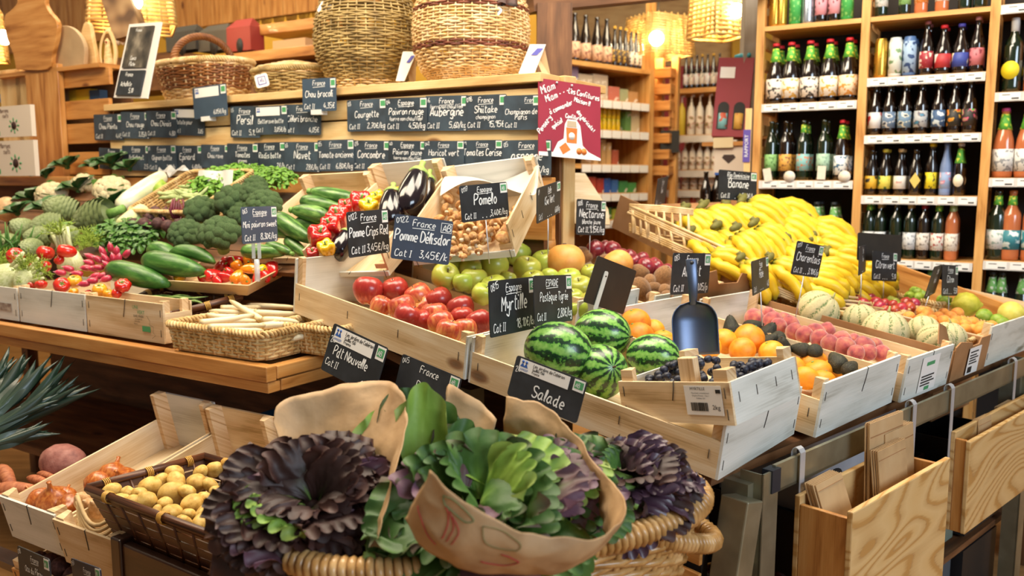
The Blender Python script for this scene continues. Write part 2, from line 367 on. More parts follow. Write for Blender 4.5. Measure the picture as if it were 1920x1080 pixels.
def write(mb, t, x, y, h, maxw=None, align='l', slant=.12, z=.0009, under=False, mi=0, wd=None, ang=0):
    # x, y: left (or centre) of the baseline in metres, h: height of a capital
    s = h / 7.0; sx = s * .92; W = textw(t) * sx
    if maxw and W > maxw: sx *= maxw / W; W = maxw
    if align == 'c': x -= W / 2
    if align == 'r': x -= W
    cx = 0; ca, sa = math.cos(ang), math.sin(ang)
    def q(a, b): return (x + a * ca - b * sa, y + a * sa + b * ca)
    for ch in t:
        st, gw = strokes(ch); j = random.uniform(-.25, .25)
        for k in st: ribbon(mb, [q((cx + a + b * slant) * sx, (b + j) * s) for a, b in catmull(k)], wd or h * .125, z, mi)
        cx += gw + 1.3
    if under: ribbon(mb, [q(0, -h * .35), q(W * .5, -h * .3), q(W, -h * .25)], wd or h * .1, z, mi)
    return W
def printed(t, size, mats, parent, M, name='lettering', align='CENTER'):
    cu = bpy.data.curves.new(name, 'FONT'); cu.body = t; cu.size = size; cu.align_x = align; cu.align_y = 'CENTER'; cu.resolution_u = 2
    o = bpy.data.objects.new(name, cu); me = bpy.data.meshes.new_from_object(o); bpy.data.objects.remove(o); bpy.data.curves.remove(cu)
    me.materials.clear(); me.materials.append(mats); return ob(name, me, None, parent, M)
def rrect(w, h, r, n=3):
    out = []
    for cx, cy, a0 in ((w - r, h - r, 0), (r, h - r, 90), (r, r, 180), (w - r, r, 270)):
        for k in range(n + 1):
            a = R(a0 + 90 * k / n); out.append((cx + r * math.cos(a), cy + r * math.sin(a)))
    return out
def quadM(tl, tr, bl):
    x = (tr - tl); y = (tl - bl); Mx = frame(bl, x, y); return Mx, x.length, (y - x.normalized() * y.dot(x.normalized())).length
def card(M, w, h, lines, label, num='', sticker=True, ams=False, group=None, stick=0, mats=None, tiny=False, ab=False):
    # a chalked price card: lines = [(text, x, y, height, align, underline)] in fractions of the card
    o = ob('price_tag', MB().poly(rrect(w, h, .006), th=.002), mats or BLACK, None, M); tag(o, label, 'price tag', group)
    mb = MB()
    for (t, x, y, hh, al, un) in lines: write(mb, t, x * w, y * h, hh * h, w * .94 if al == 'c' else w * .62, al, under=un)
    if num: write(mb, num, w * .04, h * (.62 if ams else .80), h * .12, w * .22, 'l', ang=.25)
    if mb.v: ob('chalk_lettering', mb, CHALK, o)
    if sticker:
        k = ob('organic_sticker', MB().box(w * .84, w * .985, h * .70, h * .97, .0003, .0008), PAPER, o)
        ob('green_logo', MB().box(w * .855, w * .97, h * .76, h * .93, .0008, .0011), INKG, k)
        if not tiny: l = MB(); write(l, 'AB', w * .87, h * .79, h * .09, w * .085, 'l', z=.0015); ob('lettering', l, CHALK, k)
    if ab:
        l = MB(); write(l, 'AB', w * .83, h * .75, h * .14, w * .13, 'l'); ribbon(l, [(w * .8, h * .72), (w * .98, h * .72), (w * .98, h * .93), (w * .8, h * .93), (w * .8, h * .72)], h * .015, .0009); ob('boxed_letters', l, CHALK, o)
    if ams:
        k = ob('supplier_label', MB().box(w * .07, w * (.95 if stick else .78), h * .66, h * .96, .0003, .0008), PAPER, o)
        l = MB()
        for dx in (.115, .165):
            l.lathe([(w * .018, 0), (w * .018, .0003)], 8, T(w * dx, h * .905, .0009)); l.add([(w * (dx - .032), h * .78, .0011), (w * (dx + .032), h * .78, .0011), (w * dx, h * .89, .0011)], [(0, 1, 2)], None, 0, False)
        ob('blue_logo', l, INKB, k)
        if not tiny:
            printed('AMISEP', h * .075, INKB, k, T(w * .15, h * .715, .0012)); l = MB(); write(l, 'Les jardins de Cabéran', w * .27, h * .86, h * .075, w * .5, 'l', z=.0012, wd=h * .011); write(l, 'Guillac (56)', w * .27, h * .775, h * .06, w * .22, 'l', z=.0012, slant=0, wd=h * .01); write(l, 'France', w * .27, h * .70, h * .06, w * .16, 'l', z=.0012, slant=0, wd=h * .01); ob('lettering', l, INKK, k)
    if stick:
        ob('wire_stick', MB().tube([(w * .5, h * .1, -.003), (w * .5, -stick * .5, -.003), (w * .5, -stick, -.003)], .0016, 6), STEELB, o)
        l = MB()
        for dx in (.42, .5, .58): l.lathe([(.0016, 0), (.0016, .0004)], 8, T(w * dx, h * .07, .0008))
        ob('eyelets', l, CHALK, o)
    return o
def std(country, name, cat, price, name2='', n_h=.16):
    L = [(country, .5, .78, .145, 'c', True), (name, .5, .44 if not name2 else .50, n_h * 1.18, 'c', False)]
    if name2: L.append((name2, .5, .32, .12, 'c', False))
    if cat: L.append((cat, .06, .08, .145, 'l', False))
    if price: L.append((price, .95, .09, .16, 'r', False))
    return L
# ------------------------------------------------------------------ crates
def staple(mb, x, y, z, axis, l=.03):
    # a wire stitch lying on a board face
    p = V((x, y, z)); d = {'x': V((l / 2, 0, 0)), 'y': V((0, l / 2, 0)), 'z': V((0, 0, l / 2))}[axis]
    mb.tube([p - d, p, p + d], .0008, 5, mi=1)
def crate(M, W, L, hs, he, label, th=.006, post=.022, endm=None, sidem=None, floor=.004, group=None, slots=0, extra_end=None, back_h=None, cat='crate', name='wooden_crate'):
    # x 0..W, y 0..L; boards along y at x = 0 and W, end panels at y = 0 (near) and y = L
    endm = endm or POPW; sidem = sidem or POP
    t = thing(name, label, cat, M, group)
    for i, x in enumerate((0, W - th)):
        mb = MB()
        if slots:
            g = .012; bh = (hs - g * (slots - 1)) / slots
            for k in range(slots): mb.box(x, x + th, 0, L, k * (bh + g), k * (bh + g) + bh)
        else: mb.box(x, x + th, 0, L, 0, hs)
        xs = x - .0006 if i == 0 else x + th + .0006
        for y in (.02, L * .35, L * .65, L - .02): staple(mb, xs, y, hs * .6, 'z', hs * .24)
        ob('side_board', mb, [sidem, WIRE], t)
    for i, (y, h) in enumerate(((-th, he), (L, back_h or he))):
        mb = MB(); mb.box(0, W, y, y + th, 0, h)
        if i == 0:
            for x in (.012, W - .012):
                for z in (h * .25, h * .75): staple(mb, x, y - .0006, z, 'z', .02)
            mb.tube([(W * .5, y - .0008, h * .55), (W * .52, y - .0012, h * .8), (W * .53, y - .0008, h + .001), (W * .53, y + th * .5, h + .001)], .0009, 5, mi=1)
        ob('end_panel', mb, [endm, WIRE], t)
    for (x, y, h) in ((th, 0, he), (W - th, 0, he), (th, L, back_h or he), (W - th, L, back_h or he)):
        sx = 1 if x < W / 2 else -1; sy = 1 if y < L / 2 else -1
        pts = [(x, y), (x + sx * post, y), (x + sx * post * .5, y + sy * post), (x, y + sy * post)]
        if sx * sy < 0: pts.reverse()
        mb = MB(); mb.poly(pts, 0, T(0, 0, h + (.006 if post < .03 else .022 if h < .10 else .004)), h)
        ob('corner_post', mb, ENDW, t)
    ob('bottom_board', MB().box(th, W - th, 0, L, .001, .001 + floor), sidem, t)
    return t
# ------------------------------------------------------------------ wicker
def superell(a, b, n=2.0):
    def f(t):
        c, s_ = math.cos(t), math.sin(t)
        return V((a * math.copysign(abs(c) ** (2 / n), c), b * math.copysign(abs(s_) ** (2 / n), s_), 0))
    return f
def rrpath(a, b, r):
    # rounded rectangle by arc length, t in 0..2pi, counter-clockwise from +x middle
    segs = [('l', V((a, 0, 0)), V((a, b - r, 0))), ('c', V((a - r, b - r, 0)), 0), ('l', V((a - r, b, 0)), V((-a + r, b, 0))), ('c', V((-a + r, b - r, 0)), 90), ('l', V((-a, b - r, 0)), V((-a, -b + r, 0))), ('c', V((-a + r, -b + r, 0)), 180), ('l', V((-a + r, -b, 0)), V((a - r, -b, 0))), ('c', V((a - r, -b + r, 0)), 270), ('l', V((a, -b + r, 0)), V((a, 0, 0)))]
    ln = [(s[2] - s[1]).length if s[0] == 'l' else r * PI / 2 for s in segs]; tot = sum(ln)
    def f(t):
        d = (t % (2 * PI)) / (2 * PI) * tot
        for s, l in zip(segs, ln):
            if d <= l or s is segs[-1]:
                if s[0] == 'l': return s[1].lerp(s[2], d / l if l else 0)
                an = R(s[2]) + d / r; return s[1] + V((math.cos(an), math.sin(an), 0)) * r
            d -= l
    return f
def ring_pts(path, n, sc=1.0, z=0, off=0):
    ps = [path(2 * PI * i / n) for i in range(n)]; out = []
    for i in range(n):
        tg = (ps[(i + 1) % n] - ps[i - 1]); nr = V((tg.y, -tg.x, 0)); nr = nr.normalized() if nr.length > 1e-9 else V((1, 0, 0))
        out.append(ps[i] * sc + nr * off + V((0, 0, z)))
    return out
def weave(path, prof, stakes, rows, sr, amp, sub=2, sides=4, stake_r=None, mats_rows=None, twist=False):
    # prof(v) -> (scale, z) for v 0..1 ; returns (strands, stakes) builders
    st = MB(); n = stakes * sub
    for j in range(rows):
        v = (j + .5) / rows; k, z = prof(v); base = ring_pts(path, n, k, z)
        pts = []
        for i in range(n):
            ph = PI * i / sub + PI * (j % 2); p = base[i]; tg = base[(i + 1) % n] - base[i - 1]; nr = V((tg.y, -tg.x, 0)).normalized()
            pts.append(p + nr * amp * math.cos(ph) + V((0, 0, sr * .25 * math.sin(ph * .5 + j) if twist else 0)))
        st.tube(pts, sr * random.uniform(.9, 1.08), sides, closed=True, mi=mats_rows(v) if mats_rows else 0, unorm=False)
    sk = MB()
    for i in range(stakes):
        t_ = 2 * PI * i / stakes; pts = []
        for q in range(9):
            k, z = prof(q / 8); pts.append(path(t_) * k + V((0, 0, z)))
        sk.tube(pts, stake_r or sr, 5, unorm=False)
    return st, sk
def rope(pts, core, sr, pitch, strands=1, sides=5, closed=True, n_per=7, mb=None, mi=0):
    # strands wound round a core line (a wrapped rim or a twisted cord)
    mb = mb or MB(); pts = [V(p) for p in pts]
    seq = pts + [pts[0]] if closed else pts
    d = [0]
    for i in range(1, len(seq)): d.append(d[-1] + (seq[i] - seq[i - 1]).length)
    L = d[-1]; turns = max(1, round(L / pitch)); nt = turns * n_per
    def at(u):
        u = min(max(u, 0), L - 1e-9)
        i = 1
        lo, hi = 0, len(d) - 1
        while hi - lo > 1:
            m = (lo + hi) // 2
            if d[m] <= u: lo = m
            else: hi = m
        return seq[lo].lerp(seq[hi], (u - d[lo]) / max(1e-9, d[hi] - d[lo])), (seq[hi] - seq[lo]).normalized()
    up = V((0, 0, 1))
    for s in range(strands):
        out = []
        for q in range(nt if closed else nt + 1):
            p, t = at(L * q / nt); a = 2 * PI * (q / n_per + s / strands)
            e1 = up - t * up.dot(t); e1 = e1.normalized() if e1.length > .05 else t.orthogonal().normalized(); e2 = t.cross(e1)
            out.append(p + e1 * core * math.cos(a) + e2 * core * math.sin(a))
        mb.tube(out, sr, sides, closed=closed, mi=mi, unorm=False)
    return mb
SEAG = mat('seagrass', ['#a17e48', '#c19d62', '#d0b07a', '#dbc08e'], 30, 4, rough=.7, bump=.3, bscale=150)
WILLOW = mat('willow_tan', ['#b08a52', '#cca870', '#dcbd8c', '#e6cda4'], 22, 4, rough=.5)
WILLOWD = mat('willow_brown', ['#5f3517', '#7d4a22', '#93602f'], 22, 4, rough=.5)
WILLOWG = mat('willow_olive', ['#6a5428', '#8b7240', '#a58c56', '#b59c66'], 18, 4, rough=.5)
WILLOWR = mat('willow_red', ['#532313', '#6d321c', '#7d4025'], 22, 3, rough=.5)
RATTAN = mat('rattan_glossy', ['#8d622f', '#b0834a', '#c69a60', '#d3ab74'], 25, 4, rough=.35, coat=.2)
def flatsheet(name, pts, th, m, parent=None):
    mb = MB(); mb.poly(pts, th=th); return ob(name, mb, m, parent)
# ------------------------------------------------------------------ the setting
FLOORM = mat('floor_planks', ['#8c6236', '#a97c4a', '#b98c58'], 3, 5, stretch=(1, 6, 1), rough=.5)
struct('floor', MB().box(-12, 9, -3, 13, -.05, 0), FLOORM)
OCHRE = mat('ochre_paint', ['#c7952c', '#d3a236'], 2, 2, rough=.8)
REDW = mat('red_paint', ['#8e2426', '#9c2c2c'], 2, 2, rough=.7)
TANW = wood('ceiling_wood', ['#a87c45', '#c39a60', '#cfa86e'], .6, 10, False, .03)
GREYW = mat('grey_beam', ['#857c70', '#9a9184'], 6, 4, stretch=(6, 6, 1), rough=.7)
struct('wall_back', MB().box(-11, 8.5, 9.3, 9.4, 0, 3.6), TANW)
struct('trim_1', MB().box(.2, 5, 9.22, 9.3, 1.0, 2.6), REDW)
struct('trim_2', MB().box(2.3, 4.2, 9.15, 9.22, 2.3, 3.0), OCHRE)
MW = ML @ T(0, 2.9, 0); WRX = (MW.inverted() @ HM(1030, 200, MW @ RX(PI / 2), 0)).x
struct('wall_left', MB().box(-9, WRX, 0, .08, 0, 3.4, MW), OCHRE); VZ = (MW.inverted() @ HM(500, 34, MW @ RX(PI / 2), 0)).z
mb = MB()
x = -9.0
while x < WRX - .1: mb.box(x, x + .118, -.02, 0, VZ, VZ + .5, MW); mb.lathe([(.059, -.02), (.059, 0)], 14, MW @ T(x + .059, 0, VZ) @ RX(PI / 2)); x += .122
struct('trim_3', mb, PINE)
b0, b1 = P(985, -6, 3.45), P(1440, -48, 3.9); struct('ceiling_beam', MB().box(0, (b1 - b0).length, -.07, .07, -.066, .066, frame(b0, b1 - b0, V((0, 1, .1)))), BROWNW)
pc = P(1038, 190, 3.5); struct('timber_post', MB().box(pc.x - .07, pc.x + .07, pc.y - .06, pc.y + .06, 0, P(1038, 15, 3.5).z), BROWNW)
pc = P(1407, 190, 4.25); struct('grey_post', MB().box(pc.x - .04, pc.x + .04, pc.y, pc.y + .08, 0, 2.7), GREYW)
# ------------------------------------------------------------------ vegetable table with the tag wall
vt = thing('vegetable_table', 'honey pine display table with sloping back under the vegetables', 'table', ML)
bevel(ob('front_rail', MB().box(-2.6, 0, -.004, .03, .915, .955), PINE, vt), .003)
bevel(ob('front_rail', MB().box(-2.6, -.004, .004, .045, .885, .913), PINE, vt), .003)
bevel(ob('end_rail', MB().box(-.032, .0, .032, .4, .918, .952), PINE, vt), .003)
bevel(ob('end_rail', MB().box(-.03, -.002, .047, .4, .885, .915), PINE, vt), .003)
mb = MB()
for k in range(7): mb.box(-2.6, -.033, .046 + k * .12, .16 + k * .12, .918, .937)
ob('table_top', mb, PINE, vt)
mb = MB()
for k in range(3, 8): mb.box(-2.6, -.30 if k < 3 else -.22 if k < 5 else .12, .0 + k * .105, .1 + k * .105, -.05, -.035, T(0, .12, 1.02) @ RX(SL))
ob('sloping_board', mb, BROWNW, vt)
for x in (-2.5, -.09):
    for y in (.42, .74): ob('leg', MB().box(x, x + .05, y, y + .05, 0, .885), BROWNW, vt)
tw = thing('display_wall', 'light pine plank wall with a top shelf carrying the price tags', 'display wall', ML)
MLi = ML.inverted()
def wl(x, y): p = MLi @ onwall(x, y); return p.x, p.z
xr = wl(1012, 200)[0]; xl_ = wl(203, 230)[0]; ztop = wl(800, 152)[1]
for i, (a, b) in enumerate([(165, 207), (211, 268), (272, 328), (333, 385), (390, 450)]):
    bevel(ob('plank', MB().box(xl_, xr + (.045 if i > 2 else 0), BV + .004, BV + .026, wl(1000, b)[1], wl(1000, a)[1]), PINEL if i < 3 else PINE, tw), .002)
bevel(ob('top_shelf', MB().box(xl_ - .01, xr + .01, BV - .012, BV + .46, ztop - .028, ztop), PINEL, tw), .002)
ob('back_panel', MB().box(xl_, xr, BV + .03, BV + .045, .3, ztop - .03), BROWNW, tw)
for x in (xl_ + .02, (xl_ + xr) / 2, xr - .06): ob('batten', MB().box(x, x + .05, BV + .046, BV + .09, 0, ztop - .03), BROWNW, tw)
# ------------------------------------------------------------------ fruit table
ft = thing('fruit_table', 'steel trestle table with a slatted wooden side under the fruit crates', 'table', MRH)
RT = RX(TILT)
ob('edge_rail', MB().box(.02, 1.62, -.045, -.037, -.062, -.004).box(.02, 1.62, -.045, .0, -.062, -.056), STEEL, ft)
ob('table_top', MB().box(-.10, 2.1, .02, .75, -.04, -.018, RT), BROWNW, ft)
ob('table_top', MB().box(-.24, 1.0, .752, 1.28, -.03, -.008, RT), BROWNW, ft)
for x in (-.035, 1.56):
    l = ob('leg', MB().box(x, x + .058, -.05, -.046, -.86, -.01).box(x, x + .004, -.05, .0, -.86, -.01).box(x - .02, x + .05, -.03, .03, -.20, -.03), STEEL, ft)
    ob('end_cap', MB().box(x + .03, x + .062, -.053, -.03, -.055, -.008), mat('blue_black_cap', '#1c2430', rough=.5), ft)
bevel(ob('brace', MB().box(-.028, .028, -.06, 0, -.22, -.02, T(-.07, .0, -.03) @ RY(R(12))), STEEL, ft), .003)
for x in (-.02, 1.5): ob('rear_leg', MB().box(x, x + .05, .85, .9, -.86, -.01), STEEL, ft)
for k in range(10): bevel(ob('slat', MB().box(-.155, -.145, .0, 1.3, -.115 - k * .062, -.07 - k * .062, RX(R(2.5))), BROWNW if k % 3 == 0 else PINE, ft), .002)
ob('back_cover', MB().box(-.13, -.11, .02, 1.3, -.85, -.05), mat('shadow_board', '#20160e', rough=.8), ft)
# ------------------------------------------------------------------ sign post and red notice
pc = P(1056, 400, 2.84)
sp = thing('sign_post', 'square pine post holding up the red notice', 'post', Matrix.Translation((pc.x, pc.y, 0)) @ RZ(math.atan2(WD.y, WD.x)))
bevel(ob('post', MB().box(-.028, .028, -.028, .028, .0, 1.75), PINEL, sp), .003)
ob('side_strip', MB().box(-.040, -.029, -.02, .02, .4, 1.5), BROWNW, sp)
tl, tr, bl = P(1010, 146, 2.66), P(1126, 163, 2.78), P(1010, 291, 2.66)
Mx, sw, sh = quadM(tl, tr, bl)
BURG = mat('burgundy_board', ['#8e1f35', '#99243b'], 6, 2, rough=.55)
sg = ob('notice_board', MB().poly([(0, 0), (sw, 0), (sw, sh), (0, sh)], th=.004), BURG, None, Mx); tag(sg, 'burgundy square notice about homemade jams with white handwriting', 'sign')
mb = MB(); q = sw / 10
for t, x, y, h, a in (('Miam', .05, .80, .10, .42), ('Miam - - - -', .12, .70, .085, .42), ('Les Confitures', .47, .86, .066, -.10), ('Maison !!!', .56, .76, .062, -.16), ('à commander', .18, .55, .06, .45), ('des abricots !', .60, .62, .052, -.74), ('Pensez-y', .02, .28, .065, .9), ('spécial', .22, .36, .055, .62), ('Confiture', .42, .53, .05, -.05)):
    write(mb, t, x * sw, y * sh, h * sh, None, 'l', .12, .001, ang=a, wd=sh * .012)
ob('chalk_lettering', mb, CHALK, sg)
pts = [(0, 0), (1, 0), (1, .03), (.80, .10), (.70, .18), (.66, .44), (.60, .51), (.45, .51), (.41, .44), (.39, .25), (.30, .20), (.22, .06), (0, .05)]
ob('white_cutout', MB().poly([(a * sw, b * sh) for a, b in pts], 0, T(0, 0, .001)), PAPER, sg)
ORJ = mat('orange_print', ['#cc6a25', '#e07e33'], 30, 2, rough=.6)
pg = ob('jar_picture', MB().poly([(a * sw, b * sh) for a, b in ((.44, .20), (.60, .20), (.61, .40), (.43, .40))], 0, T(0, 0, .0016)), ORJ, sg)
ob('jar_lid', MB().poly([(a * sw, b * sh) for a, b in ((.44, .41), (.60, .41), (.59, .49), (.45, .49))], 0, T(0, 0, .0016)), mat('kraft_print', '#b9a58a'), sg)
ob('jar_label', MB().lathe([(.05 * sw, 0), (.05 * sw, .0002)], 14, T(.52 * sw, .29 * sh, .0018)), PAPER, sg)
ob('toast_picture', MB().poly([(a * sw, b * sh) for a, b in ((.32, .13), (.42, .20), (.50, .11), (.38, .04))], 0, T(0, 0, .0016)), ORJ, sg)
for dx in (.64, .72): ob('apricot_picture', MB().lathe([(.045 * sw, 0), (.045 * sw, .0002)], 14, T(dx * sw, .10 * sh, .0017)), ORJ, sg)
for dx, dy in ((.28, .97), (.52, .96)): ob('pin', MB().ball(.004, 8, 6, T(dx * sw, dy * sh, .002)), STEELB, sg)
# ------------------------------------------------------------------ shelves of bottles on the right
K0 = P(1410, 300, 4.0); MK = frame(V((K0.x, K0.y, 0)), UD, VD); MKi = MK.inverted(); MKP = MK @ RX(PI / 2)
def onK(x, y, back=0): return MKi @ HM(x, y, MKP, -back)
sh_ = thing('bottle_shelving', 'tall pine shelving with three bays of bottles along the right', 'shelving', MK)
ux = [onK(a, 300).x for a in (1410, 1602, 1838)]; ux.append(ux[2] + ux[2] - ux[1])
for x in ux:
    bevel(ob('upright', MB().box(x, x + .036, 0, .03, 0, 2.4), SHELFW, sh_), .002)
    ob('upright', MB().box(x, x + .036, .27, .30, 0, 2.4), SHELFW, sh_)
    mb = MB()
    z = .12
    while z < 2.3: mb.box(x + .004, x + .03, .03, .27, z, z + .05); z += .1
    ob('side_rungs', mb, SHELFW, sh_)
ob('back_board', MB().box(ux[0], ux[3], .305, .315, 0, 2.4), mat('dark_back', '#2a2522', rough=.8), sh_)
STRIP = mat('price_strip', ['#c8c2bb', '#d9d5d0'], 9, 2, rough=.5)
BAYS = [(0, 1500, [44, 192, 338, 488], 1), (1, 1718, [24, 141, 251, 367, 488, 606], 1), (2, 1890, [8, 172, 333, 490, 640], 1)]
SHZ = {}
for b, px, ys, rail in BAYS:
    for i, y in enumerate(ys):
        z = onK(px, y).z; SHZ[b, i] = z
        s = ob('shelf_board', MB().box(ux[b] + .036, ux[b + 1], .004, .30, z - .02, z), SHELFW, sh_)
        if i or b == 2:
            r_ = ob('price_strip', MB().box(ux[b] + .036, ux[b + 1] - .002, -.004, .004, z - .038, z - .002), STRIP, s)
            for k in range(5 + b % 2):
                w_ = (ux[b + 1] - ux[b] - .05) / (5 + b % 2); x = ux[b] + .045 + k * w_ + random.uniform(0, .01)
                mb = MB(); mb.box(x, x + w_ * .86, -.0062, -.0045, z - .034, z - .005); mb.box(x + w_ * .5, x + w_ * .8, -.0066, -.0063, z - .03, z - .024, None, 1); mb.box(x + .01, x + w_ * .45, -.0066, -.0063, z - .014, z - .011, None, 1)
                ob('price_card', mb, [PAPER, INKK], s)
GLB = mat('glass_brown', '#170b06', rough=.08, coat=.6, spec=.8); GLG = mat('glass_green', '#0f1f10', rough=.08, coat=.6, spec=.8); GLC = mat('glass_rose', '#b5683f', rough=.08, coat=.6)
def colm(h, rough=.5, **k): return mat('c' + h, h, rough=rough, **k)
def lab(h, inks, sc_=60): return mat('lab' + h + ''.join(inks), [h, h, h] + inks, sc_, 1, rough=.55, pos=[0, .5, .56] + [.6 + .08 * i for i in range(len(inks))])
PROF = {'wine': [(.030, 0), (.036, .004), (.037, .02), (.037, .175), (.033, .195), (.018, .222), (.0145, .235), (.0138, .272), (.0155, .274), (.0155, .284), (.012, .287)],
        'cider': [(.034, 0), (.040, .004), (.041, .02), (.041, .12), (.037, .155), (.025, .20), (.0165, .235), (.0145, .262), (.016, .265), (.016, .276), (.012, .279)],
        'beer': [(.026, 0), (.030, .003), (.0305, .02), (.0305, .115), (.028, .135), (.018, .165), (.0125, .19), (.0118, .212), (.0135, .214), (.0135, .222), (.010, .224)],
        'stubby': [(.028, 0), (.034, .003), (.035, .02), (.035, .09), (.031, .12), (.019, .15), (.0135, .175), (.013, .19), (.0145, .192), (.0145, .20), (.011, .202)],
        'can': [(.024, 0), (.032, .008), (.033, .014), (.033, .15), (.028, .164), (.027, .168), (.024, .165)]}
LZ = {'wine': (.045, .125), 'cider': (.025, .115), 'beer': (.03, .10), 'stubby': (.028, .085), 'can': (.016, .148)}
def rad_at(p, z):
    for (r0, z0), (r1, z1) in zip(p, p[1:]):
        if z0 <= z <= z1 and z1 > z0: return r0 + (r1 - r0) * (z - z0) / (z1 - z0)
    return p[-1][0]
def bottle(key, typ, glass, label=None, cap=None, neck=None, oval=False):
    p = PROF[typ]; mb = MB(); mb.lathe(p, 16)
    parts = []
    if label:
        a, b = LZ[typ]; l = MB(); r = rad_at(p, a + .01) + .0008
        if oval == 'diamond': l.add([(-.030, -r - .002, .065), (0, -r - .002, .03), (.030, -r - .002, .065), (0, -r - .002, .10)], [(0, 1, 2, 3)])
        elif oval: l.lathe([(.036 if typ == 'wine' else .027, 0), (.036 if typ == 'wine' else .027, .001)], 20, T(0, -r - .001, (a + b) / 2) @ RX(PI / 2) @ S(1, 1.0 if typ == 'wine' else 1, 1))
        else: l.lathe([(r, a), (r, b)], 18)
        parts.append(('label', l, label))
    if neck:
        l = MB(); top = p[-1][1]; a, b = top - (.085 if typ != 'wine' else .06), top - .022
        l.lathe([(rad_at(p, a) + .002, a), (rad_at(p, (a + b) / 2) + .0015, (a + b) / 2), (rad_at(p, b) + .001, b)], 14); parts.append(('neck_label', l, neck))
    if cap:
        l = MB(); top = p[-1][1]; ln = .05 if typ == 'wine' else .012
        l.lathe([(rad_at(p, top - ln) + .0012, top - ln), (.0168 if typ != 'beer' else .0145, top - .006), (.0155 if typ != 'beer' else .0138, top + .002), (0, top + .0025)], 14); parts.append(('cap', l, cap))
    kind(key, 'can' if typ == 'can' else 'bottle', 'can' if typ == 'can' else 'bottle', mb, glass, parts)
GRN = lab('#58a83a', ['#d9e24e']); RED = colm('#c8202c'); CREAM = '#dcd2c4'
bottle('cid1', 'cider', GLB, lab(CREAM, ['#35302f']), RED, GRN); bottle('cid2', 'cider', GLB, lab(CREAM, ['#c99a3a']), RED, GRN); bottle('cid3', 'cider', GLB, lab('#e2cdb0', ['#d08a35']), RED, GRN)
bottle('cid0', 'cider', GLB, None, RED, GRN)
bottle('g1', 'wine', GLG, lab('#7fae6a', ['#4e7a3c'])); bottle('g2', 'wine', GLB, lab('#cf9a45', ['#7c4a2c'])); bottle('g3', 'wine', GLG, lab('#7fb0ae', ['#c2724f']), None, GRN); bottle('g4', 'wine', GLG, lab('#9fbfa6', ['#7d9c86'])); bottle('g5', 'cider', GLB, lab('#d9dcda', ['#2f5f80']), RED, GRN)
bottle('g6', 'cider', GLG, None, colm('#20262a'), lab('#6fae5c', ['#cfd6c6'])); bottle('dk', 'beer', GLB, None); bottle('dkw', 'wine', GLG, None)
GOLD = mat('gold_can', ['#b8862b', '#d9b24f'], 9, 2, stretch=(9, 9, .2), rough=.25, metal=.8)
bottle('cang', 'can', GOLD); bottle('canv', 'can', colm('#2f8a3e', .3), lab('#3b9a48', ['#7fc06a'])); bottle('cans', 'can', mat('silver_can', ['#8d98a6', '#c3ccd6'], 9, 2, stretch=(9, 9, .2), rough=.25, metal=.8)); bottle('canw', 'can', colm('#c9cfcc', .35), lab('#c9cdc4', ['#6c8a62'], 30)); bottle('canb', 'can', colm('#4a6a9a', .3), lab('#8fa7c2', ['#26406e'], 40))
bottle('b_pink', 'beer', GLB, lab('#c98a95', ['#6a2b3a'])); bottle('b_red', 'beer', GLB, lab('#8f1f2c', ['#d9c8b8']), colm('#8c4a4a')); bottle('b_wr', 'stubby', GLB, lab('#a82a30', ['#e6ddd2', '#e6ddd2'], 22), RED); bottle('b_blue', 'stubby', GLB, lab('#31418f', ['#e0d8c8', '#d8b45a'], 22), colm('#3a3a9a')); bottle('b_rose', 'beer', GLB, lab('#b76a72', ['#7a2f3c']), colm('#c08a90'))
bottle('b_rw', 'beer', GLB, lab('#d2d0cf', ['#b32a2c', '#b32a2c'], 26)); bottle('b_bw', 'beer', GLB, lab('#5f7590', ['#e0e0dc', '#2a3850'], 40)); bottle('b_yc', 'beer', GLB, lab('#6a86a0', ['#e3dfc6', '#2c3c52'], 40), colm('#d8bf5c')); bottle('b_gw', 'beer', GLB, lab('#a9adb0', ['#5a4a52', '#3d7a9a'], 40)); bottle('b_wc', 'beer', GLB, lab('#39567c', ['#c9d6dc'], 40), colm('#d5d5d5')); bottle('b_mask', 'beer', GLB, lab('#27241f', ['#d8a02c', '#b23a24'], 34)); bottle('b_pg', 'beer', GLB, lab('#2c2620', ['#d0527c', '#5fa04a'], 34))
bottle('s_yk', 'stubby', GLB, lab('#d3a62c', ['#1f1c18', '#1f1c18'], 30)); bottle('s_yel', 'stubby', GLB, lab('#cfc24c', ['#2f5a2c'], 50), colm('#c6b63a')); bottle('s_white', 'stubby', GLB, lab('#d8d2c6', ['#d8d2c6']), colm('#bb9c6a')); bottle('s_dia', 'stubby', GLB, colm('#d2b65c'), None, None, 'diamond'); bottle('s_y2', 'beer', GLB, lab('#d4c21e', ['#3c3a12', '#2b2b12'], 50), colm('#d4c21e')); bottle('s_tall', 'beer', colm('#7387b0', .4), lab('#8ba0c4', ['#c9687c', '#ced6e4'], 34), colm('#4a66a4')); bottle('s_rnd', 'beer', GLB, colm('#dcd6c0'), colm('#c9c9c9'), GRN, True)
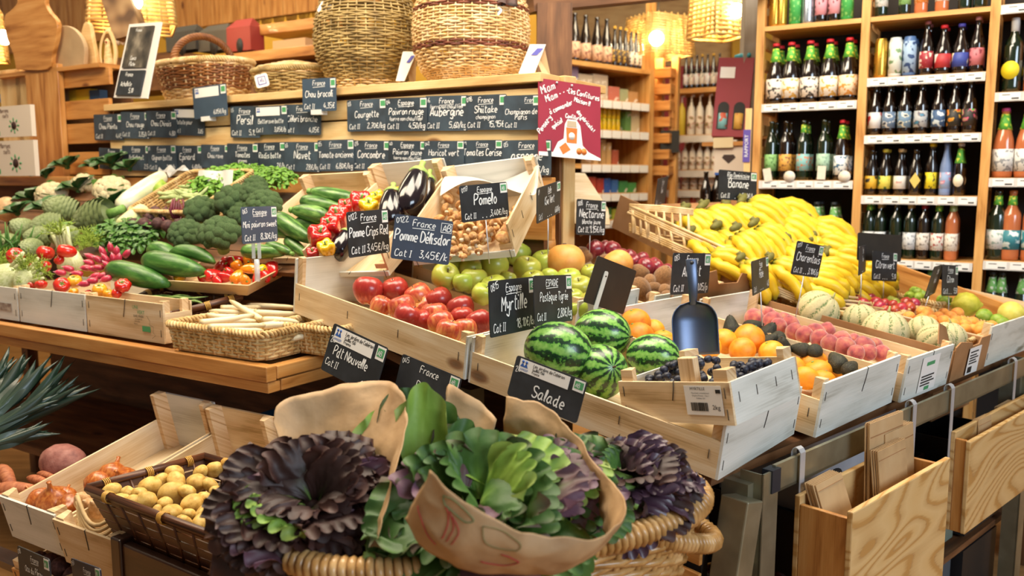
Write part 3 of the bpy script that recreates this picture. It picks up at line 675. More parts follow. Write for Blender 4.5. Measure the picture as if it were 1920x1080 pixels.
bottle('w_red', 'wine', GLB, lab('#d6cfc6', ['#8a7d70']), colm('#8c1b2a')); bottle('w_cr', 'wine', GLG, lab('#cfd2d4', ['#8a8f96']), colm('#b9a56c')); bottle('w_gr', 'wine', GLG, lab('#d8d4cb', ['#a8443c']), None, GRN); bottle('w_rose', 'wine', GLC, lab('#dcd4c8', ['#a89a8c']), None, lab('#9ec77f', ['#e0e6cf'])); bottle('w_yel', 'wine', GLG, lab('#d8c31c', ['#d8c31c', '#c98a2a'], 20), colm('#d5d6d6'), None, True); bottle('w_pink', 'cider', GLC, lab('#d6d4d0', ['#8d8f92']), colm('#b03a6c'), GRN); bottle('w_teal', 'wine', GLC, lab('#2f7a86', ['#d5e2e0', '#d5e2e0'], 30), None, GRN); bottle('w_gn', 'wine', GLG, lab('#d2d2cf', ['#8fa39a']), None, GRN); bottle('orange_b', 'wine', GLC, lab('#cf7b34', ['#e0b48a']))
COLN = {'cid1': 'cream label with black brushstrokes', 'cid2': 'cream label with yellow print', 'cid3': 'cream label with orange print'}
SHN = {0: ['top shelf', 'second shelf', 'third shelf', 'shelf behind bananas'], 1: ['top shelf', 'second shelf', 'third shelf', 'fourth shelf', 'fifth shelf', 'lowest shelf'], 2: ['top shelf', 'second shelf', 'third shelf', 'fourth shelf', 'lowest shelf']}
DESC = {'ci': 'cider bottle with cream label', 'g1': 'green bottle with green label', 'g2': 'bottle with orange label', 'g3': 'bottle with teal label', 'g4': 'bottle with mint label', 'g5': 'bottle with white blue label', 'g6': 'dark bottle with green neck', 'cang': 'gold can', 'canv': 'green can', 'cans': 'silver can', 'canw': 'white green can', 'canb': 'blue silver can', 'b_': 'small beer bottle', 'b_red': 'beer with dark red label', 'b_wr': 'beer with white red label', 'b_blue': 'beer with blue label', 'b_rose': 'beer with pink label', 's_': 'stubby beer bottle', 's_dia': 'beer with yellow diamond label', 's_tall': 'blue beer bottle', 's_rnd': 'beer with round cream label', 'w_': 'wine bottle', 'w_red': 'red capped wine bottle', 'w_yel': 'yellow oval label bottle', 'w_pink': 'pink capped rosé bottle', 'w_teal': 'bottle with teal label', 'orange_b': 'orange labelled bottle'}
BAYN = ['left bay', 'middle bay', 'right bay']
def shelfrow(b, i, items, back=True, sc_=1.0):
    for row in ((0, 1) if back else (0,)):
        for k, (px, key) in enumerate(items):
            x = onK(px, 300, .06).x; z = SHZ[b, i]; rr = {'w': .037, 'c': .041, 'g': .041, 'b': .0305, 's': .035, 'd': .037, 'o': .037}[key[0]]; rr = .033 if key.startswith('can') else rr
            xs_ = [onK(p, 300, .06).x for p, _ in items]; gap = min([b_ - a_ for a_, b_ in zip(xs_, xs_[1:])]); sx = min(sc_, .95 * gap / (2 * rr)); x = min(max(x, ux[b] + .038 + rr * sx), ux[b + 1] - .002 - rr * sx)
            if row: x += .0; key = 'cid0' if key.startswith('cid') else key
            typ = 'can' if KIND[key][0] == 'can' else 'bottle'
            de = DESC.get(key) or DESC.get(key[:2]) or DESC.get(key[0]) or 'dark bottle'
            lab_ = '%s, %s from left, %s, %s of drinks shelving' % (de, ORD[k], SHN[b][i], BAYN[b]) if not row else 'rear %s behind the %s from left, %s, %s' % (typ, ORD[k], SHN[b][i], BAYN[b])
            put(key, MK @ T(x, .06 + row * .085, z + .001) @ RZ(random.uniform(-.25, .25)) @ S(sx, sx, sc_), lab_, 'bottles in the ' + BAYN[b])
shelfrow(0, 0, [(1433, 'cang'), (1455, 'cang'), (1480, 'canv'), (1503, 'cans'), (1527, 'b_pink'), (1551, 'b_pink'), (1575, 'canv')], False, 1.15)
shelfrow(0, 1, [(1441, 'cid1'), (1476, 'cid2'), (1511, 'cid1'), (1547, 'cid2'), (1583, 'cid3')], True, .98)
shelfrow(0, 2, [(1445, 'g1'), (1472, 'g2'), (1505, 'g3'), (1543, 'g4'), (1577, 'g5')], True, .95)
shelfrow(0, 3, [(1440, 'g6'), (1472, 'g6'), (1504, 'g6'), (1536, 'g6'), (1568, 'g6')], True, .95)
shelfrow(1, 0, [(1637, 'w_gn'), (1680, 'g1'), (1710, 'orange_b'), (1748, 'w_rose'), (1790, 'w_gn'), (1818, 'w_cr')], False)
shelfrow(1, 1, [(1641, 'cang'), (1668, 'canw'), (1694, 'canb'), (1725, 'b_red'), (1756, 'b_wr'), (1788, 'b_blue'), (1818, 'b_rose')], True)
shelfrow(1, 2, [(1633, 'b_rw'), (1662, 'b_bw'), (1691, 'b_yc'), (1721, 'b_gw'), (1754, 'b_wc'), (1783, 'b_mask'), (1811, 'b_pg')], True, .98)
shelfrow(1, 3, [(1631, 's_yk'), (1660, 's_yel'), (1689, 's_white'), (1717, 's_dia'), (1747, 's_y2'), (1774, 's_tall'), (1800, 's_rnd')], True, .98)
shelfrow(1, 4, [(1628, 'w_gn'), (1656, 'w_cr'), (1686, 'dkw'), (1713, 'w_cr'), (1739, 'w_red'), (1766, 'w_gr'), (1793, 'w_rose')], True, .92)
shelfrow(1, 5, [(1640, 'g6'), (1680, 'g6'), (1720, 'g6'), (1760, 'g6'), (1795, 'g6')], True, .95)
shelfrow(2, 1, [(1886, 'w_yel'), (1926, 'w_rose'), (1965, 'w_gn')], True, 1.02)
shelfrow(2, 2, [(1880, 'w_pink'), (1922, 'w_pink'), (1962, 'w_pink')], True, 1.0)
shelfrow(2, 3, [(1860, 'w_gn'), (1905, 'w_teal'), (1945, 'w_teal')], True, 1.0)
shelfrow(2, 4, [(1858, 'g6'), (1895, 'g6'), (1935, 'g6')], True, 1.0)
# the red word on the white label
o_ = [o for o in C.objects if o.get('label', '').startswith('stubby beer bottle, third from left, fourth shelf, middle')][0]
printed('duvel', .016, INKR, [c for c in o_.children if c.name.startswith('label')][0], T(0, -.0372, .058) @ RX(PI / 2))
# little round and leaning shelf notes on the left bay
for px, py, rd in ((1440, 328, 0), (1481, 331, 1), (1541, 324, 0), (1584, 331, 1)):
    p = onK(px, py); mb = MB()
    if rd: mb.lathe([(.026, 0), (.026, .001)], 18, RX(PI / 2))
    else: mb.box(-.018, .018, -.001, 0, -.03, .03, RY(random.uniform(-.2, .1)))
    o = ob('shelf_note', mb, mat('note_card', ['#d9cbb8', '#e0d6c6'], 60, 2, rough=.7), None, MK @ T(p.x, -.009, p.z)); tag(o, '%s cream shelf note clipped at pixel place %s' % ('round' if rd else 'rectangular', ''), 'note')
    o['label'] = '%s shelf note on the %s edge of the left bay' % ('round cream' if rd else 'rectangular cream', {1440: 'far left', 1481: 'left middle', 1541: 'right middle', 1584: 'far right'}[px])
# ------------------------------------------------------------------ fruit and vegetables, one of each kind (unit size: radius or length 1)
def uvgrad(name, cols, pos, axis='Y', noise_=.08, nscale=6, rough=.45, coat=0, rand=0, streak=None, bump=0, bscale=80, sss=0, hrand=0):
    if name in MAT: return MAT[name]
    m, nt, b = newmat(name)
    uv = N(nt, 'ShaderNodeUVMap'); sp = N(nt, 'ShaderNodeSeparateXYZ'); nt.links.new(uv.outputs[0], sp.inputs[0])
    tc = N(nt, 'ShaderNodeTexCoord'); mp = N(nt, 'ShaderNodeMapping'); mp.inputs['Scale'].default_value = streak or (1, 1, 1); nt.links.new(tc.outputs['Object'], mp.inputs[0])
    oi = N(nt, 'ShaderNodeObjectInfo'); va = N(nt, 'ShaderNodeVectorMath', operation='ADD'); ml = N(nt, 'ShaderNodeMath', operation='MULTIPLY'); ml.inputs[1].default_value = 17
    nt.links.new(oi.outputs['Random'], ml.inputs[0]); nt.links.new(mp.outputs[0], va.inputs[0]); nt.links.new(ml.outputs[0], va.inputs[1])
    nz = N(nt, 'ShaderNodeTexNoise'); nz.inputs['Scale'].default_value = nscale; nz.inputs['Detail'].default_value = 4; nt.links.new(va.outputs[0], nz.inputs['Vector'])
    sb = N(nt, 'ShaderNodeMath', operation='SUBTRACT'); sb.inputs[1].default_value = .5; nt.links.new(nz.outputs[0], sb.inputs[0])
    ma = N(nt, 'ShaderNodeMath', operation='MULTIPLY_ADD'); ma.inputs[1].default_value = noise_ * 2; nt.links.new(sb.outputs[0], ma.inputs[0])
    if axis == 'EDGE':      # distance from the mid rib, towards edge and tip
        s1 = N(nt, 'ShaderNodeMath', operation='SUBTRACT'); s1.inputs[1].default_value = .5; nt.links.new(sp.outputs['X'], s1.inputs[0])
        ab = N(nt, 'ShaderNodeMath', operation='ABSOLUTE'); nt.links.new(s1.outputs[0], ab.inputs[0])
        m2 = N(nt, 'ShaderNodeMath', operation='MULTIPLY_ADD'); m2.inputs[1].default_value = .9; nt.links.new(ab.outputs[0], m2.inputs[0])
        m3 = N(nt, 'ShaderNodeMath', operation='MULTIPLY'); m3.inputs[1].default_value = .6; nt.links.new(sp.outputs['Y'], m3.inputs[0]); nt.links.new(m3.outputs[0], m2.inputs[2]); src = m2.outputs[0]
    else: src = sp.outputs[axis]
    nt.links.new(src, ma.inputs[2]); r = ramp(nt, cols, pos); nt.links.new(ma.outputs[0], r.inputs[0]); col = r.outputs[0]
    if rand or hrand:
        h = N(nt, 'ShaderNodeHueSaturation'); mr = N(nt, 'ShaderNodeMapRange'); mr.inputs[3].default_value = 1 - rand; mr.inputs[4].default_value = 1 + rand
        nt.links.new(oi.outputs['Random'], mr.inputs[0]); nt.links.new(mr.outputs[0], h.inputs['Value']); nt.links.new(col, h.inputs['Color']); col = h.outputs[0]
        if hrand:
            m4 = N(nt, 'ShaderNodeMapRange'); m4.inputs[3].default_value = .5 - hrand; m4.inputs[4].default_value = .5 + hrand; nt.links.new(oi.outputs['Random'], m4.inputs[0]); nt.links.new(m4.outputs[0], h.inputs['Hue'])
    nt.links.new(col, b.inputs['Base Color']); b.inputs['Roughness'].default_value = rough; b.inputs['Coat Weight'].default_value = coat; b.inputs['Coat Roughness'].default_value = .1
    if sss: b.inputs['Subsurface Weight'].default_value = sss; b.inputs['Subsurface Scale'].default_value = .008
    if bump:
        n2 = N(nt, 'ShaderNodeTexNoise'); n2.inputs['Scale'].default_value = bscale; nt.links.new(tc.outputs['Object'], n2.inputs['Vector'])
        bp = N(nt, 'ShaderNodeBump'); bp.inputs['Strength'].default_value = bump; bp.inputs['Distance'].default_value = .002; nt.links.new(n2.outputs[0], bp.inputs['Height']); nt.links.new(bp.outputs[0], b.inputs['Normal'])
    MAT[name] = m; return m
def nz3(p, s=1.0, o=0): return noise.noise(V(p) * s + V((o, o * 1.7, o * .3)))
STEMB = mat('stem_brown', '#4b3320', rough=.7); STEMG = mat('stem_green', ['#5f8a3a', '#7fa653'], 8, 2, rough=.6)
AP = [(0, -.70), (.16, -.78), (.40, -.84), (.66, -.72), (.88, -.40), (.99, -.02), (.98, .30), (.86, .60), (.64, .79), (.42, .84), (.24, .78), (.10, .64), (0, .56)]
def applemesh(seed): return MB().lathe(AP, 22, fn=lambda p, a: p * (1 + .05 * nz3(p, 1.1, seed)) + V((0, 0, .03 * math.cos(a * 5) * (1 if p.z < -.5 else 0))))
def stem(h=.35, r=.035, z=.55, lean=.1): return MB().tube([(0, 0, z), (lean * .4, 0, z + h * .5), (lean, 0, z + h)], [r, r * .8, r * 1.3], 6)
REDA = uvgrad('apple_red', ['#c79a48', '#b8503a', '#94241f', '#a32f27', '#b04530', '#c98a50'], [0, .12, .35, .62, .86, 1], 'Y', .42, 2.0, .30, .25, .12, (3, 3, .4))
REDB = uvgrad('apple_pink', ['#d6b862', '#d9a457', '#cf7248', '#b03a2c', '#c4643c', '#d9ae5e'], [0, .2, .42, .62, .82, 1], 'Y', .62, 1.5, .30, .25, .10, (2.2, 2.2, .5))
GRNA = uvgrad('apple_green', ['#858834', '#a0a63a', '#abb442', '#9fac3c', '#8f883a'], [0, .25, .5, .8, 1], 'Y', .30, 2.2, .33, .25, .14, None, .1, 40, 0, .02)
kind('apple_r', 'red_apple', 'apple', applemesh(1), REDA, [('stem', stem(), STEMB)])
kind('apple_p', 'red_apple', 'apple', applemesh(5), REDB, [('stem', stem(), STEMB)])
kind('apple_g', 'green_apple', 'apple', applemesh(9), GRNA, [('stem', stem(), STEMB)])
ORA = mat('orange_peel', ['#d97a12', '#e88f1e', '#ee9b2a'], 2.5, 3, rough=.4, bump=.25, bscale=34, rand=.08)
ORB = mat('orange_peel_light', ['#e39018', '#eda024', '#f0ab36'], 2.5, 3, rough=.4, bump=.25, bscale=34, rand=.06)
def orb(seed, sq=.95): return MB().ball(1, 24, 16, S(1, 1, sq), fn=lambda p: p * (1 + .035 * nz3(p, 1.3, seed)) * (1 - .05 * max(0, abs(p.z) - .9) * 10))
def navel(z=.94, c=None): return MB().lathe([(.0, z + .01), (.05, z + .018), (.085, z), (.1, z - .03)], 10)
kind('orange', 'orange', 'orange', orb(2), ORA, [('calyx', navel(), STEMG)]); kind('orange_l', 'orange', 'orange', orb(4), ORB, [('calyx', navel(), STEMG)])
POM = mat('pomelo_peel', ['#dc9140', '#e3a250', '#e6ad62'], 1.8, 3, rough=.45, bump=.15, bscale=30, rand=.05)
kind('pomelo', 'pink_grapefruit', 'grapefruit', orb(6, .88), POM, [('calyx', navel(.87), STEMB)])
kind('tangerine', 'mandarin', 'mandarin', orb(8, .82), mat('mandarin_peel', ['#df8d16', '#e99c24'], 2, 3, rough=.4, bump=.3, bscale=26, rand=.05), [('calyx', navel(.81), STEMG)])
KIW = mat('kiwi_skin', ['#6a4826', '#855c32', '#966c40'], 4, 4, stretch=(3, 3, 1), rough=.85, bump=.4, bscale=60, rand=.12, sheen=.3)
kind('kiwi', 'kiwi', 'kiwi', MB().ball(1, 18, 12, S(.82, .82, 1.1), fn=lambda p: p * (1 + .04 * nz3(p, 1.2, 3))), KIW, [('tip', MB().lathe([(.07, 1.08), (.05, 1.13), (0, 1.13)], 8), STEMB)])
PEA = mat('peach_skin', ['#7c2a32', '#a24044', '#b25a4c', '#bd7c5a'], 1.3, 4, rough=.75, rand=.12, sheen=.5)
def peachm(seed): return MB().ball(1, 22, 14, fn=lambda p: p * (1 + .04 * nz3(p, 1.2, seed)) * (1 - .10 * math.exp(-(math.atan2(p.y, p.x) / .22) ** 2) * (1 - abs(p.z) * .4)) + V((0, 0, .06 if p.z > .97 else 0)))
kind('peach', 'peach', 'peach', peachm(1), PEA, [('stem_hollow', MB().lathe([(.08, .95), (.05, .93), (0, .92)], 10), STEMB)])
NEC = mat('nectarine_skin', ['#5e1622', '#7a1e2c', '#96303a'], 1.6, 4, rough=.28, coat=.2, rand=.12)
kind('nectarine', 'nectarine', 'nectarine', peachm(3), NEC, [('stem_hollow', MB().lathe([(.08, .95), (.05, .93), (0, .92)], 10), STEMB)])
PLU = mat('plum_skin', ['#8e1a24', '#a82a30', '#b8453a'], 1.5, 3, rough=.3, coat=.2, rand=.2, hrand=.02)
kind('plum', 'red_plum', 'plum', peachm(6), PLU, [('stem', stem(.3, .03, .9), STEMB)])
kind('plum_g', 'green_plum', 'plum', peachm(7), mat('plum_green', ['#7f8a2e', '#9aa03c'], 2, 3, rough=.4, rand=.1), [('stem', stem(.3, .03, .9), STEMB)])
APR = mat('apricot_skin', ['#e08a26', '#e59a38', '#dd7a30'], 1.5, 3, rough=.6, rand=.08, sheen=.2)
kind('apricot', 'apricot', 'apricot', MB().ball(1, 18, 12, S(.92, .92, 1), fn=lambda p: p * (1 - .08 * math.exp(-(math.atan2(p.y, p.x) / .25) ** 2))), APR)
AVO = mat('avocado_skin', ['#17160f', '#2a291a', '#3b3a25'], 5, 3, rough=.5, bump=.9, bscale=16, rand=.2)
kind('avocado', 'avocado', 'avocado', MB().lathe([(0, -1), (.35, -.95), (.6, -.72), (.7, -.4), (.66, 0), (.5, .4), (.34, .75), (.2, .95), (0, 1.0)], 18), AVO, [('stem_button', MB().lathe([(.07, .98), (.06, 1.05), (0, 1.06)], 8), STEMB)])
LEMP = [(0, -1.12), (.12, -1.08), (.22, -.98), (.55, -.8), (.85, -.42), (.95, 0), (.85, .42), (.58, .78), (.28, .98), (.16, 1.12), (.08, 1.2), (0, 1.22)]
kind('citron', 'citron', 'citron', MB().lathe(LEMP, 20, fn=lambda p, a: p * (1 + .07 * nz3(p, 1.6, 2))), mat('citron_peel', ['#a8a428', '#bdb636', '#c8be48'], 2, 3, rough=.5, bump=.5, bscale=18, rand=.06), [('stem', MB().tube([(0, 0, -1.1), (0, 0, -1.2)], .09, 6), STEMG)])
kind('grapefruit_y', 'yellow_grapefruit', 'grapefruit', orb(12), mat('pale_grapefruit', ['#c3bb4c', '#cfc65c', '#d6cd70'], 2, 3, rough=.45, bump=.2, bscale=30), [('calyx', navel(), STEMG)])
kind('lime', 'lime', 'lime', MB().lathe([(r * .85, z * .9) for r, z in LEMP], 16), mat('lime_peel', ['#6d8f24', '#8aa834', '#a3b444'], 2, 3, rough=.4, bump=.3, bscale=24, rand=.12), [('stem', MB().tube([(0, 0, -.98), (0, 0, -1.06)], .08, 6), STEMB)])
BLU = mat('blueberry_skin', ['#101320', '#1a1d2e', '#2c3248'], 2.4, 3, rough=.5, rand=.3)
kind('blueberry', 'blueberry', 'blueberry', MB().lathe([(0, -.92), (.4, -.84), (.75, -.58), (.98, -.1), (.95, .35), (.72, .68), (.45, .84), (.36, .92), (.30, .82), (0, .70)], 12), BLU)
POT = mat('potato_skin', ['#b58a3e', '#cda551', '#d8b564', '#e0c078'], 2, 4, rough=.6, bump=.15, bscale=14, rand=.08)
def potm(seed, e): return MB().ball(1, 20, 14, S(1, .8, .74), fn=lambda p: p * (1 + .16 * nz3(p, .9, seed) + .05 * nz3(p, 2.4, seed)) + V((0, .12 * p.x * p.x * e, 0)))
for i, s in enumerate((3, 11, 23)): kind('potato%d' % i, 'potato', 'potato', potm(s, (1, -1, .5)[i]), POT)
TOM = mat('tomato_skin', ['#b3160f', '#c4221a', '#cf3a22'], 1.2, 2, rough=.18, coat=.4, rand=.08)
TOMO = mat('tomato_orange', ['#d98512', '#e39a20', '#e8ab34'], 1.2, 2, rough=.2, coat=.4, rand=.08)
def tomm(rib, sq=.82): return MB().lathe([(0, -.80), (.3, -.82), (.7, -.64), (.96, -.2), (.99, .15), (.85, .52), (.58, .74), (.3, .74), (.12, .64), (0, .58)], 28, fn=lambda p, a: V((p.x * (1 + rib * math.cos(a * 7) * (.4 + abs(p.z))), p.y * (1 + rib * math.cos(a * 7) * (.4 + abs(p.z))), p.z * sq / .82)))
def calyx(z=.62, n=5, L=.42):
    mb = MB()
    for k in range(n):
        a = 2 * PI * k / n; mb.tube([(0, 0, z), (L * .5 * math.cos(a), L * .5 * math.sin(a), z + .16), (L * math.cos(a + .2), L * math.sin(a + .2), z + .14)], [.06, .06, .01], 5, flat=.4)
    mb.tube([(0, 0, z), (.03, 0, z + .25)], .05, 6); return mb
kind('tomato', 'tomato', 'tomato', tomm(.02), TOM, [('calyx', calyx(), STEMG)]); kind('tomato_r', 'ribbed_tomato', 'tomato', tomm(.10, .7), TOM, [('calyx', calyx(.5), STEMG)])
kind('tomato_o', 'orange_tomato', 'tomato', tomm(.05), TOMO, [('calyx', calyx(), STEMG)]); kind('tomato_l', 'long_tomato', 'tomato', MB().lathe([(0, -1.2), (.3, -1.12), (.62, -.8), (.78, -.2), (.76, .4), (.6, .85), (.3, 1.0), (0, .95)], 20), TOM, [('calyx', calyx(.95), STEMG)])
PEPR = mat('pepper_red', ['#a80f14', '#bc1a1c', '#c62d22'], 1.2, 2, rough=.15, coat=.5, rand=.1); PEPY = mat('pepper_yellow', ['#d9a30c', '#e6b516', '#ecc02a'], 1.2, 2, rough=.15, coat=.5, rand=.05); PEPO = mat('pepper_orange', ['#d9780c', '#e58a16'], 1.2, 2, rough=.15, coat=.5, rand=.06)
def pepm(n=4, L=1.05): return MB().lathe([(0, -.9 * L), (.3, -.98 * L), (.62, -.86 * L), (.80, -.4 * L), (.92, .1 * L), (.97, .5 * L), (.85, .80 * L), (.55, .88 * L), (.25, .72 * L), (0, .62 * L)], 32, fn=lambda p, a: V((p.x * (1 + .13 * math.cos(a * n)), p.y * (1 + .13 * math.cos(a * n)), p.z + .05 * math.cos(a * n) * (1 if abs(p.z) > .6 else 0))))
def pepstem(z=.62): return MB().tube([(0, 0, z), (0, 0, z + .2), (.06, 0, z + .5)], [.26, .10, .12], 8)
for k, m in (('r', PEPR), ('y', PEPY)): kind('pepper_' + k, {'r': 'red', 'y': 'yellow'}[k] + '_bell_pepper', 'pepper', pepm(), m, [('stem', pepstem(), STEMG)])
for k, m in (('r', PEPR), ('y', PEPY), ('o', PEPO)): kind('mini_' + k, {'r': 'red', 'y': 'yellow', 'o': 'orange'}[k] + '_mini_pepper', 'mini pepper', MB().lathe([(0, -1.3), (.25, -1.2), (.5, -.8), (.66, -.2), (.7, .4), (.55, .75), (.2, .82), (0, .74)], 18, fn=lambda p, a: V((p.x * (1 + .1 * math.cos(a * 3)), p.y * (1 + .1 * math.cos(a * 3)), p.z))), m, [('stem', MB().tube([(0, 0, .74), (.05, 0, 1.0), (.2, 0, 1.35)], [.16, .08, .07], 6), STEMG)])
AUB = mat('aubergine_skin', ['#0c070b', '#140c12', '#1c1018'], 1, 2, rough=.14, coat=.6)
def crownm():
    mb = MB()
    mb.lathe([(.36, .70), (.40, .82), (.30, .97), (.14, 1.08), (.10, 1.22), (.12, 1.38), (0, 1.40)], 20, fn=lambda p, a: p + V((0, 0, -.22 * max(0, math.cos(a * 5)) if p.z < .75 else 0))); return mb
kind('aubergine', 'aubergine', 'aubergine', MB().lathe([(0, -1.25), (.25, -1.22), (.48, -1.02), (.58, -.6), (.55, 0), (.45, .5), (.36, .85), (.2, 1.0), (0, 1.03)], 22), AUB, [('crown', crownm(), mat('aubergine_crown', ['#7f9a4a', '#9db35e'], 5, 3, rough=.6))])
def sweep(key, name, cat, m, L, prof, bend=.05, n=14, ends=None, sides=14, fn=None):
    k = len(prof); pts = [(L * (i / (k - 1) - .5), 0, -bend * ((i / (k - 1) - .5) * 2) ** 2) for i in range(k)]
    mb = MB(); mb.tube(pts, prof, sides)
    kind(key, name, cat, mb, m, [(en, eb, em) for en, eb, em in (ends or [])])
CUC = mat('cucumber_skin', ['#25501a', '#3a6a26', '#5f8c3c'], 3, 4, stretch=(.4, 4, 4), rough=.3, coat=.2, bump=.35, bscale=26, rand=.1)
ZUC = mat('courgette_skin', ['#24451a', '#3a6326', '#5f8a40', '#86a85c'], 4, 5, stretch=(.35, 2.4, 2.4), rough=.35, coat=.1, rand=.1)
sweep('cucumber', 'cucumber', 'cucumber', CUC, 2.0, [.02, .10, .16, .185, .19, .19, .19, .185, .18, .165, .14, .10, .05], .14)
sweep('courgette', 'courgette', 'courgette', ZUC, 2.0, [.03, .17, .22, .235, .24, .24, .235, .225, .215, .20, .18, .15, .11], .05, ends=[('stem_end', MB().tube([(.95, 0, -.05), (1.06, 0, -.06), (1.16, .01, -.06), (1.2, .0, -.06)], [.115, .085, .10, .09], 7), STEMG)])
ASP = uvgrad('white_asparagus', ['#cbb585', '#dfcfa6', '#e3d6b2', '#d9c79c', '#c8b284'], [0, .1, .5, .85, 1], 'X', .08, 6, .45, .05, .08)
sweep('asparagus', 'white_asparagus', 'asparagus', ASP, 2.0, [.085, .09, .09, .09, .088, .086, .084, .08, .075, .078, .074, .06, .03], .03, sides=10)
BEA = mat('green_bean', ['#62803a', '#7f9a4e', '#93aa60'], 3, 3, rough=.45, rand=.15)
sweep('bean', 'green_bean', 'bean', BEA, 2.0, [.015, .05, .065, .07, .068, .07, .066, .07, .065, .055, .03, .012], .35, sides=8)
sweep('carrot', 'sweet_potato', 'sweet potato', mat('sweet_potato_skin', ['#8d4a2c', '#a8613c', '#b8754c'], 4, 4, stretch=(3, 1, 1), rough=.65, bump=.2, rand=.12), 2.0, [.04, .16, .24, .27, .28, .26, .24, .22, .17, .10, .05], .12)
sweep('broadbean', 'broad_bean', 'bean', mat('broad_bean', ['#8a9c5c', '#a3b274', '#b5c088'], 3, 3, rough=.5, rand=.1), 2.0, [.02, .09, .12, .11, .13, .11, .13, .11, .12, .09, .03], .2, sides=9)
RADM = uvgrad('radish_skin', ['#e6d6d0', '#d98e98', '#b8324a', '#ab2a40', '#9c2438'], [0, .16, .36, .7, 1], 'Y', .08, 3, .3, .2, .1)
kind('radish', 'radish', 'radish', MB().lathe([(0, -1.5), (.05, -1.3), (.16, -1.1), (.40, -.72), (.5, -.2), (.5, .35), (.40, .72), (.18, .9), (0, .92)], 14), RADM)
MUC = mat('mushroom_cap', ['#8a5a30', '#a9743f', '#c09258', '#d0ab78'], 1.5, 4, rough=.65, rand=.15); MUS = mat('mushroom_stem', ['#cbb592', '#dcc9a8'], 4, 3, rough=.7)
kind('mushroom', 'mushroom', 'mushroom', MB().lathe([(.28, -.12), (.85, -.16), (1, .0), (.98, .25), (.78, .58), (.42, .78), (0, .84)], 18), MUC, [('stalk', MB().lathe([(0, -.95), (.34, -.93), (.36, -.6), (.3, -.1)], 12), MUS)])
BEE = mat('beet_skin', ['#33191a', '#4b2a28', '#654340'], 2.5, 5, rough=.7, bump=.3, bscale=12, rand=.15)
kind('beet', 'beetroot', 'beetroot', MB().lathe([(0, -1.25), (.06, -1.1), (.25, -.9), (.7, -.62), (.97, -.1), (.93, .35), (.62, .75), (.25, .92), (0, .95)], 18), BEE, [('stalk_stub', MB().tube([(0, 0, .9), (.05, 0, 1.2), (.1, .05, 1.5)], [.2, .16, .12], 7), mat('beet_stalk', ['#4a1426', '#6a1c34'], 4, 2, rough=.5))])
ONI = mat('onion_skin', ['#8a3f14', '#aa5a22', '#c47e3c'], 3, 4, stretch=(2, 2, .6), rough=.35, coat=.2, rand=.12)
kind('onion', 'onion', 'onion', MB().lathe([(0, -.85), (.35, -.8), (.8, -.48), (1, 0), (.85, .45), (.45, .78), (.16, 1.0), (.1, 1.3), (.14, 1.4), (0, 1.38)], 18), ONI, [('root_tuft', MB().lathe([(.12, -.83), (.15, -.92), (0, -.93)], 8), STEMB)])
kind('red_onion', 'red_onion', 'onion', MB().lathe([(0, -.85), (.35, -.8), (.8, -.48), (1, 0), (.85, .45), (.45, .78), (.16, 1.0), (.1, 1.2), (0, 1.2)], 16), mat('red_onion_skin', ['#3a0f18', '#541a24', '#6d2a33'], 3, 4, rough=.3, coat=.3, rand=.2))
kind('sweet_big', 'sweet_potato', 'sweet potato', potm(31, .6), mat('sweet_potato_pink', ['#7d4a44', '#9a6258', '#a9756a'], 3, 4, rough=.65, bump=.25, bscale=14))
